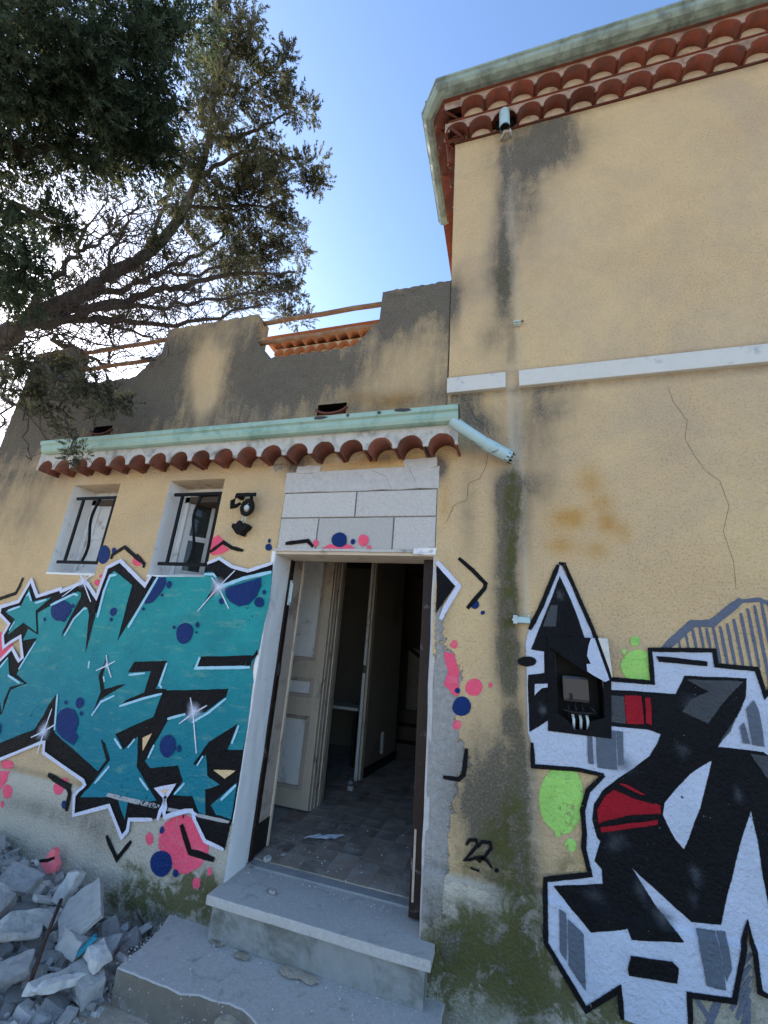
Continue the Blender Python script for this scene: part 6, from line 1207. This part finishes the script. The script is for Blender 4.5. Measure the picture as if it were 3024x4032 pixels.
for piece, part, mat, layer, polys, strokes in DATA['PAINT']:
    if piece not in roots:
        pts = [p for q in polys for p in q]+[p for q in strokes for p in q[1]]
        cx = sum(p[0] for p in pts)/len(pts); zmin = min(p[1] for p in pts)
        roots[piece] = thing(LAB[piece][0], (cx, 0, zmin), LAB[piece][1], 'graffiti')
    off = .0022+.0016*(layer+BASEL[piece])
    for ip, pl in enumerate(polys):
        pl2 = []
        for (xa, za), (xb, zb) in zip(pl, pl[1:]+pl[:1]):        # hand-drawn, slightly unsteady edges
            k = max(1, int(math.hypot(xb-xa, zb-za)/.03))
            for i in range(k):
                x, z = xa+(xb-xa)*i/k, za+(zb-za)*i/k
                q = mn.noise_vector(Vector((x*11, z*11, 2)))*.0035+mn.noise_vector(Vector((x*45, z*45, 4)))*.0015
                pl2.append((x+q.x, z+q.y))
        pl = pl2
        tr = tessellate_polygon([[Vector((x, z, 0)) for x, z in pl]])
        lay(MB().add([(x, 0, z) for x, z in pl], [tuple(t) for t in tr]).build(part, mat, roots[piece]), off+.00012*ip, MH if piece == 'r' else None)
    for ip, (w, pts) in enumerate(strokes):
        b = MB(); stroke(pts, w, b, 0); lay(b.build(part, mat, roots[piece]), off+.00045+.00006*ip, MH if piece == 'r' else None)
def glow(x, z, r_, mat, name, root, off, k0, sx=1., rot=0.):
    n = 22; v = [(0, 0)]
    for k in (1, 2, 3, 4):
        for i in range(n):
            a = i*2*math.pi/n; j = 1+.12*math.sin(3*a+x*9)+.08*math.sin(5*a+z*7)
            v.append((r_*k/4*math.cos(a)*sx*j, r_*k/4*math.sin(a)*j))
    ca, sa = math.cos(rot), math.sin(rot)
    v = [(x+p*ca-q*sa, z+p*sa+q*ca) for p, q in v]
    f = [(0, 1+i, 1+(i+1) % n) for i in range(n)]+[(1+k*n+i, 1+(k+1)*n+i, 1+(k+1)*n+(i+1) % n, 1+k*n+(i+1) % n) for k in (0, 1, 2) for i in range(n)]
    me = mesh(name, [(a, -off+wall_y(c), c) for a, c in v], f)
    at = me.attributes.new('fade', 'FLOAT', 'POINT'); at.data.foreach_set('value', [k0]+[k0*.72]*n+[k0*.36]*n+[k0*.12]*n+[0.]*n)
    link(name, me, mat, root)
for x, z, r_ in DATA['GLOW']: glow(x, z, r_*1.6, 'glow_paint', 'sparkle', roots['l'], .0205, .95)
for x, z, r_, sx, rot in DATA['SLATE']: glow(x, z, r_, 'glow_slate', 'spray_haze', roots['r'], .0125, .8, sx, rot)
ck = thing('wall_cracks', (0, 0, 1), 'fine branching cracks in the render above and right of the door', 'crack')
for w, pts in DATA['CRACK']:
    b = MB(); stroke(pts, w*.38, b, 0); o = b.build('crack', 'crack', ck); lay(o, hole=None, spread=.0012, off=.0105 if pts[0][1] > 2.6 and pts[0][0] < -.45 and pts[0][0] > -1.6 else .0018)
b = MB(); stroke([(XC-.003, 3.51), (XC-.001, 3.8), (XC-.004, 4.1), (XC-.002, 4.42)], .007, b, 0); lay(b.build('seam', 'crack', ck), .0016, None, .003)

# ------------------------------------------------------------------ rubble heap
def heap(x, y):
    h = max(0, (-1.98-x))*.19
    h = min(h, .30+.02*(-x-3))
    return max(0, h*(1-.25*min(1, max(0, (-y-.2)/.8)))) + .012*math.sin(x*9)+.012*math.sin(y*11+x*4)
b = MB(); nx, ny = 60, 36
for j in range(ny+1):
    for i in range(nx+1):
        x, y = -5.2+3.38*i/nx, -2.0+2.0*j/ny
        e = min(1, (i/3), (nx-i)/3.)
        b.v.append((x, y, max(-.03, heap(x, y)*min(1, j/4)-.03)))
for j in range(ny):
    for i in range(nx): b.f.append((j*(nx+1)+i, j*(nx+1)+i+1, (j+1)*(nx+1)+i+1, (j+1)*(nx+1)+i))
tag(b.build('rubble_bed', 'dust', None, True), 'dusty grey bed of fine rubble against the left wall', 'rubble', kind='stuff')
rr = random.Random(11)
def chunk(name, dims, k=16, seed=0, mat='rubble_a', fine=False):
    r_ = random.Random(seed); bm = bmesh.new()
    P_ = [Vector((a*(1-.45*r_.random()**1.5), c*(1-.45*r_.random()**1.5), e*(1-.3*r_.random()))) for a in (-1, 1) for c in (-1, 1) for e in (-1, 1)]
    for i in range(k-8):
        p = Vector((r_.uniform(-1, 1), r_.uniform(-1, 1), r_.uniform(-1, 1)))
        q = max(abs(p.x), abs(p.y), abs(p.z)); P_.append(p/q*(.85+.12*r_.random()))
    for p in P_:
        bm.verts.new((p.x*dims[0]/2, p.y*dims[1]/2, p.z*dims[2]/2))
    res = bmesh.ops.convex_hull(bm, input=bm.verts)
    bmesh.ops.delete(bm, geom=[v for v in bm.verts if not v.link_faces], context='VERTS')
    bmesh.ops.dissolve_limit(bm, angle_limit=.22, verts=bm.verts, edges=bm.edges)
    bmesh.ops.bevel(bm, geom=bm.edges[:], offset=.035*min(dims), segments=1, affect='EDGES')
    bmesh.ops.triangulate(bm, faces=bm.faces[:])
    bmesh.ops.subdivide_edges(bm, edges=[e for e in bm.edges if e.calc_length() > .45*dims[1]], cuts=1)
    bmesh.ops.triangulate(bm, faces=bm.faces[:])
    for v in bm.verts: v.co += mn.noise_vector(v.co*(5/max(dims))+Vector((seed, 0, 0)))*.06*min(dims[1], dims[2]*1.6)
    if fine:
        for _ in range(2): bmesh.ops.subdivide_edges(bm, edges=[e for e in bm.edges if e.calc_length() > .03], cuts=1)
        bmesh.ops.triangulate(bm, faces=bm.faces[:])
        for v in bm.verts: v.co += mn.noise_vector(v.co*22)*.008+mn.noise_vector(v.co*60)*.003
    me = bpy.data.meshes.new(name); bm.to_mesh(me); bm.free(); me.materials.append(MATS[mat]); return me
ms = ['rubble_a', 'rubble_b', 'rubble_c', 'rubble_a']
CHS = [chunk('chunk_%d' % i, (1, rr.uniform(.55, .95), rr.uniform(.25, .6)), rr.randint(12, 20), i, ms[i % 4]) for i in range(14)]
CHS += [chunk('shard_%d' % i, (1, rr.uniform(.2, .3), rr.uniform(.1, .18)), 14, 40+i, ['rubble_b', 'rubble_b', 'rubble_a'][i % 3]) for i in range(4)]
def place(me, x, y, z, size, rot, name='rubble_chunk', label=None, group=None, cat='rubble'):
    o = bpy.data.objects.new(name, me); COL.objects.link(o)
    o.location = (x, y, z); o.scale = (size, size, size); o.rotation_euler = rot
    return tag(o, label, cat, group)
SP_ = [  # dims, x, y, z, rot, mat, label
 ((.33, .22, .04), -2.235, -.255, .185, (R(34), R(6), R(-38)), 'rubble_a', 'large pale broken slab leaning beside the rusty rod'),
 ((.22, .17, .05), -2.72, -.27, .235, (R(12), R(10), R(20)), 'rubble_c', 'big rough grey slab at the top left of the rubble heap'),
 ((.20, .16, .045), -2.40, -.46, .19, (R(20), R(14), R(60)), 'rubble_a', 'wide flat grey slab left of the rusty rod'),
 ((.17, .10, .06), -2.48, -.15, .20, (R(15), R(-60), R(80)), 'rubble_a', 'upright grey block close to the wall behind the slabs'),
 ((.21, .12, .09), -1.925, -.43, .075, (R(8), R(4), R(-20)), 'rubble_a', 'blocky chunk with a pale top beside the corner of the step'),
 ((.16, .09, .04), -1.93, -.40, .15, (R(10), R(6), R(-20)), 'rubble_b', 'pale flat shard lying on the blocky chunk by the step'),
 ((.20, .15, .07), -2.03, -.30, .075, (R(16), R(-8), R(25)), 'rubble_a', 'rounded grey chunk between the leaning slab and the step'),
 ((.26, .055, .035), -2.03, -.535, .105, (R(10), R(10), R(78)), 'rubble_b', 'long pale strip of plaster, left of two lying side by side'),
 ((.28, .055, .04), -1.97, -.505, .10, (R(6), R(12), R(72)), 'rubble_b', 'long pale strip of plaster, right of two lying side by side'),
 ((.15, .12, .07), -2.60, -.45, .24, (R(30), R(20), R(10)), 'rubble_c', 'dark grey angular chunk left of the wide flat slab'),
 ((.17, .11, .05), -2.22, -.60, .13, (R(25), R(-10), R(50)), 'rubble_c', 'dark grey slab under the foot of the rusty rod'),
 ((.15, .12, .08), -2.12, -.36, .13, (R(-20), R(10), R(5)), 'rubble_a', 'stubby grey chunk left of the blue painted fragment'),
]
for k, (dm, x, y, z, rot, mt_, lab) in enumerate(SP_):
    o = place(chunk('slab_%d' % k, dm, 18, 70+k, mt_, True), x, y, z, 1, rot, 'rubble_slab' if k < 3 else 'rubble_chunk', lab, 'rubble in the heap')
pk = thing('painted_fragment', (-2.735, -.10, .26), 'bright pink painted plaster fragment with a black line against the wall', 'rubble')
pts = [(-2.80, .235), (-2.77, .26), (-2.73, .325), (-2.70, .318), (-2.695, .285), (-2.66, .25), (-2.665, .215), (-2.72, .195)]
b = MB(); b.prism(pts, -.10, -.07); b.build('plaster', 'rubble_pink', pk)
b = MB(); stroke([(-2.80, .248), (-2.74, .262), (-2.69, .285)], .02, b, -.1015); b.build('black_line', 'black', pk)
bl = place(chunk('blue_piece', (.13, .10, .02), 14, 99, 'rubble_blue'), -2.035, -.375, .150, 1, (R(38), R(-25), R(-40)), 'painted_fragment', 'small teal painted plaster fragment near the step corner')
rd = thing('rusty_rod', (-2.13, -.55, .1), 'dark rusty iron bar stuck upright in the rubble', 'rod')
MB().tube([(-2.11, -.575, .10), (-2.18, -.49, .19), (-2.262, -.38, .29)], .009, 6).build('bar', 'rust_dark', rd, True)
tw = thing('fallen_twig', (-1.97, -.03, .05), 'thin dark stick leaning at the foot of the wall', 'stick')
MB().tube([(-2.08, -.012, .10), (-1.98, -.03, .05), (-1.90, -.045, .015)], .005, 6).build('stick', 'twig', tw, True)
G_ = 'loose chunks of the rubble heap'
cnt = 0
tries = 0
while cnt < 285 and tries < 4000:
    tries += 1
    x = rr.uniform(-3.3, -1.84); y = rr.uniform(-.76, -.02)
    if x > -1.9 and y > -.40: continue
    if -2.15 < x and y > -.06: continue
    # keep to the part near the picture's corner
    if x < -2.6 and y < -.85+(-2.6-x)*.5: continue
    s_ = rr.choice([.045, .05, .06, .07, .08, .09, .11, .13])*rr.uniform(.8, 1.2)
    if y > -.08: s_ = min(s_, .07)
    if y+s_*.5 > 0: y = -s_*.55
    me = CHS[rr.randrange(18)]
    if me.name.startswith('shard'): s_ *= 1.5
    if x+s_*.5 > -1.83 and y > -.46: x = -1.83-s_*.55
    z = heap(x, y)-.01+s_*rr.uniform(.08, .38)
    sh = me.name.startswith('shard')
    mname = me.materials[0].name
    lab = {'rubble_a': 'grey broken concrete chunk lying loose in the rubble heap', 'rubble_b': 'pale broken plaster chunk lying loose in the rubble heap', 'rubble_c': 'dark grey broken concrete chunk lying loose in the rubble heap'}[mname]
    if sh: lab = 'narrow pale plaster shard lying loose in the rubble heap' if mname == 'rubble_b' else 'narrow grey concrete shard lying loose in the rubble heap'
    o = place(me, x, y, z, s_, (R(rr.gauss(0, 22)), R(rr.gauss(0, 22)), rr.uniform(0, 6.28)), 'plaster_shard' if sh else 'rubble_chunk', lab, G_+(' shards' if sh else '')+' '+mname[-1])
    o['group'] = {'a': 'grey chunks of the rubble heap', 'b': 'pale chunks of the rubble heap', 'c': 'dark chunks of the rubble heap'}[mname[-1]] if not sh else ('pale shards of the rubble heap' if mname == 'rubble_b' else 'grey shards of the rubble heap')
    cnt += 1
# fragments too many to pick apart, lying between the larger chunks
def fragments(name, mat, n, seed):
    r_ = random.Random(seed); V = []; F = []
    lib = [([tuple(v.co) for v in m_.vertices], [tuple(p.vertices) for p in m_.polygons]) for m_ in CHS]
    for k in range(n):
        x, y = r_.uniform(-3.4, -1.84), -.02-.80*r_.random()
        if x > -1.9 and y > -.42: continue
        vs_, fs_ = lib[r_.randrange(len(lib))]; q = r_.uniform(.018, .05)
        M_ = Matrix.Translation((x, min(y, -q*.5), heap(x, y)-.02+r_.uniform(.0, .03))) @ Matrix.Rotation(r_.gauss(0, .6), 4, 'X') @ Matrix.Rotation(r_.uniform(0, 6.3), 4, 'Z') @ Matrix.Scale(q, 4)
        b0 = len(V); V += [tuple(M_ @ Vector(v)) for v in vs_]; F += [tuple(i+b0 for i in f) for f in fs_]
    return link(name, mesh(name, V, F), mat)
tag(fragments('rubble_fragments', 'rubble_a', 900, 21), 'small grey fragments packed between the larger rubble chunks', 'rubble', kind='stuff')
tag(fragments('plaster_fragments', 'rubble_b', 700, 22), 'small pale plaster fragments packed between the larger rubble chunks', 'rubble', kind='stuff')
# gravel and crumbs
rg = np.random.RandomState(5)
def crumbs(n, region, zf, smin, smax):
    b = MB()
    for k in range(n):
        x, y = region(rg)
        s_ = smin+(smax-smin)*rg.rand()**2.5
        c = Vector((x, y, zf(x, y)+s_*.25))
        p = [c+Vector((rg.uniform(-1, 1)*s_, rg.uniform(-1, 1)*s_, s_*rg.uniform(-.4, .1))) for _ in range(3)]
        top = [c+Vector((rg.uniform(-.6, .6)*s_, rg.uniform(-.6, .6)*s_, s_*rg.uniform(.3, .8))) for _ in range(2)]
        b.add(p+top, [(0, 1, 3), (1, 2, 4), (2, 0, 3), (1, 4, 3), (2, 3, 4)])
    return b
tag(crumbs(11000, lambda r_: (r_.uniform(-3.5, -1.80), -abs(r_.uniform(0, .9))), lambda x, y: heap(x, y)-.018, .007, .030).build('gravel', 'rubble_b'), 'small grey crumbs and grit between the rubble chunks', 'gravel', kind='stuff')
def edge_region(r_):
    k = r_.rand()
    if k < .35: return (-1.80+r_.normal()*.02, r_.uniform(-.42, 0))
    if k < .6: return (r_.uniform(-1.5, -.4), -.105-abs(r_.normal())*.03)
    return (r_.uniform(-1.7, -.4), r_.uniform(-.6, -.1))
tag(crumbs(900, edge_region, lambda x, y: .142, .002, .007).build('step_grit', 'rubble_b'), 'fine pale grit scattered over the lower step', 'gravel', kind='stuff')
def sill_region(r_):
    return (r_.uniform(-1.5, -.46), .12+.9*r_.rand()**2)
tag(crumbs(500, sill_region, lambda x, y: .345 if y < .26 else .359, .002, .009).build('floor_grit', 'rubble_b'), 'pale plaster crumbs scattered over the sill and hall floor', 'gravel', kind='stuff')
for k, (x, y, s_) in enumerate(((-1.25, .015, .045), (-1.44, .27, .05), (-1.50, .20, .035), (-1.38, .36, .035), (-1.48, 1.85, .06), (-1.42, 1.68, .06), (-1.28, .02, .02))):
    lab = ['rough grey lump of plaster on the sill near its left end', 'white plaster flake by the foot of the white reveal', 'small plaster flake at the foot of the white reveal', 'pale crumb of plaster on the floor near the paper', 'white chip of plaster at the foot of the hall door post', 'white chip of plaster lying before the hall door post', 'tiny plaster crumb beside the lump on the sill'][k]
    place(CHS[k % 14], x, y, (.345 if y < .26 else .36)+s_*.2, s_, (R(10*k), 0, k*1.3), 'plaster_lump', lab, None, 'rubble')

# ------------------------------------------------------------------ trees
def leaf_mesh(name, blobs, td, tr, pc, L, W, seed, droop=0., M=24):
    """td tufts per square metre of blob, each of pc sprigs of M scale-leaves within radius tr"""
    r_ = np.random.RandomState(seed); C = []; A = []; TN = []
    for x, y, z, rad in blobs:
        nt_ = max(3, int(td*rad**2))
        d = r_.normal(size=(nt_, 3)); d /= np.linalg.norm(d, axis=1)[:, None]
        tc = np.array([x, y, z])+d*(rad*r_.rand(nt_)**.45)[:, None]
        bt = .25*r_.normal()
        for c0, d0 in zip(tc, d):
            k = max(3, int(pc*r_.uniform(.6, 1.4)))
            e = r_.normal(size=(k, 3)); e /= np.linalg.norm(e, axis=1)[:, None]
            tr_ = tr*r_.uniform(.6, 1.3)
            C.append(c0+e*(tr_*r_.rand(k)**.6)[:, None]*np.array([1, 1, .8]))
            a = e*.7+d0*.5+r_.normal(size=(k, 3))*.25+np.array([0, 0, .25-droop])
            A.append(a/np.linalg.norm(a, axis=1)[:, None]); TN.append(np.clip(.42+bt+.32*r_.normal()+.1*r_.normal(size=k), 0, 1))
    C = np.concatenate(C); A = np.concatenate(A); TN = np.concatenate(TN)
    n = len(C)
    t = r_.rand(n, M)
    side = r_.normal(size=(n, M, 3)); side -= (side*A[:, None]).sum(-1, keepdims=True)*A[:, None]; side /= np.linalg.norm(side, axis=-1, keepdims=True)+1e-9
    base = C[:, None]+A[:, None]*(t*L*3.2)[..., None]+side*((1-t)*L*.6*r_.rand(n, M))[..., None]
    dr = A[:, None]*.75+side*(.35+.5*r_.rand(n, M))[..., None]; dr /= np.linalg.norm(dr, axis=-1, keepdims=True)
    ln = (L*(.5+.7*r_.rand(n, M)))[..., None]
    nr = np.cross(dr, r_.normal(size=(n, M, 3))); nr /= np.linalg.norm(nr, axis=-1, keepdims=True)+1e-9
    w = W*(.6+.8*r_.rand(n, M))[..., None]
    v = np.stack([base+nr*w*.5, base+dr*ln, base-nr*w*.5], 2).reshape(-1, 3)
    q = n*M
    me = bpy.data.meshes.new(name)
    me.vertices.add(len(v)); me.vertices.foreach_set('co', v.ravel().astype(np.float32))
    me.loops.add(q*3); me.loops.foreach_set('vertex_index', np.arange(q*3, dtype=np.int32))
    me.polygons.add(q); me.polygons.foreach_set('loop_start', np.arange(0, q*3, 3, dtype=np.int32))
    tone = np.repeat(np.clip(np.repeat(TN, M)+.2*r_.normal(size=q), 0, 1), 3).astype(np.float32)
    at = me.attributes.new('tone', 'FLOAT', 'POINT'); at.data.foreach_set('value', tone)
    me.update(); me.validate()
    return me
def smooth_path(P, sub=5):
    P = [np.array(p) for p in P]; out = []
    for i in range(len(P)-1):
        p0, p1, p2, p3 = P[max(i-1, 0)], P[i], P[i+1], P[min(i+2, len(P)-1)]
        for k in range(sub):
            t = k/sub
            out.append(.5*((2*p1)+(p2-p0)*t+(2*p0-5*p1+4*p2-p3)*t*t+(3*p1-p0-3*p2+p3)*t**3))
    out.append(P[-1]); return out
def limb(b, path, n=8, wob=.0, rs=None):
    pts = smooth_path(path)
    if wob: pts = [p+np.append(rs.normal(size=3)*wob, 0) for p in pts]
    b.tube([p[:3] for p in pts], [max(.003, p[3]) for p in pts], n)
    return pts
t1 = thing('leaning_tree', (-7.6, -1.3, 0), 'leaning juniper tree with a bare twiggy trunk over the terrace', 'tree')
rs = np.random.RandomState(3)
b = MB(); tp = limb(b, [q[:3]+[q[3]*(.8 if i < 4 else .6)] for i, q in enumerate(DATA['TRUNK'])], 12); o = b.build('trunk', 'bark', t1, True); rough_up(o, .012, 10, 0, 3)
nodes = []
for br in DATA['BRS']+DATA['BRF']:
    b = MB(); nodes += limb(b, [q[:3]+[q[3]*.6] for q in br], 7, .022, rs); b.build('branch', 'twig', t1, True)
# twigs: crooked little shoots growing off the boughs
b = MB()
def twig(p, d, L, r0, depth):
    pts = [np.array(p)]; d = np.array(d)/np.linalg.norm(d); k = 6
    for i in range(k):
        d = d+rs.normal(size=3)*.28+np.array([0, 0, .03]); d /= np.linalg.norm(d)
        pts.append(pts[-1]+d*L/k)
    b.tube(pts, [r0*(1-.75*i/k) for i in range(k+1)], 4, False)
    if depth:
        for j in range(rs.randint(2, 4)):
            i = rs.randint(1, k); twig(pts[i], d+rs.normal(size=3)*.8, L*.55, r0*.6, depth-1)
    return pts
low = [q for q in nodes+tp if 3.6 < q[2] < 6.6 and q[3] > .006]
for k in range(480):
    q = low[rs.randint(len(low))]
    dd = np.array([.55, .15, .1])+rs.normal(size=3)*.6
    near = np.linalg.norm(q[:3]-np.array([0, -2.5, 1.7])) < 5.5
    twig(q[:3], dd, rs.uniform(.25, .5) if near else rs.uniform(.5, 1.1), .004 if near else .008, 1)
b.build('twigs', 'twig', t1)['kind'] = 'stuff'
link('crown', leaf_mesh('crown', DATA['FOL']['far'], 260, .13, 17, .040, .014, 1, M=26), 'leaf_olive', t1)
link('low_spray', leaf_mesh('low_spray', DATA['FOL']['front'], 1500, .05, 9, .022, .006, 2, .2, M=24), 'leaf_olive', t1)
t2 = thing('dark_conifer', (-6.8, -3.2, 0), 'dense dark green conifer boughs filling the upper left corner', 'tree')
b = MB(); limb(b, [[-6.8, -3.2, -.2, .3], [-6.7, -3.1, 3, .26], [-6.5, -2.9, 6, .2], [-6.2, -2.7, 9, .12]], 12); b.build('trunk', 'bark', t2, True)
for br in DATA['BRN']:
    q = br[0]; root = [-6.5+rs.normal()*.05, -2.9, max(3, q[2]-1.0), .09]
    b = MB(); limb(b, [root]+br, 7); b.build('branch', 'twig', t2, True)
link('crown', leaf_mesh('crown', DATA['FOL']['near'], 360, .13, 18, .040, .011, 4, .25, M=28), 'leaf_dark', t2)
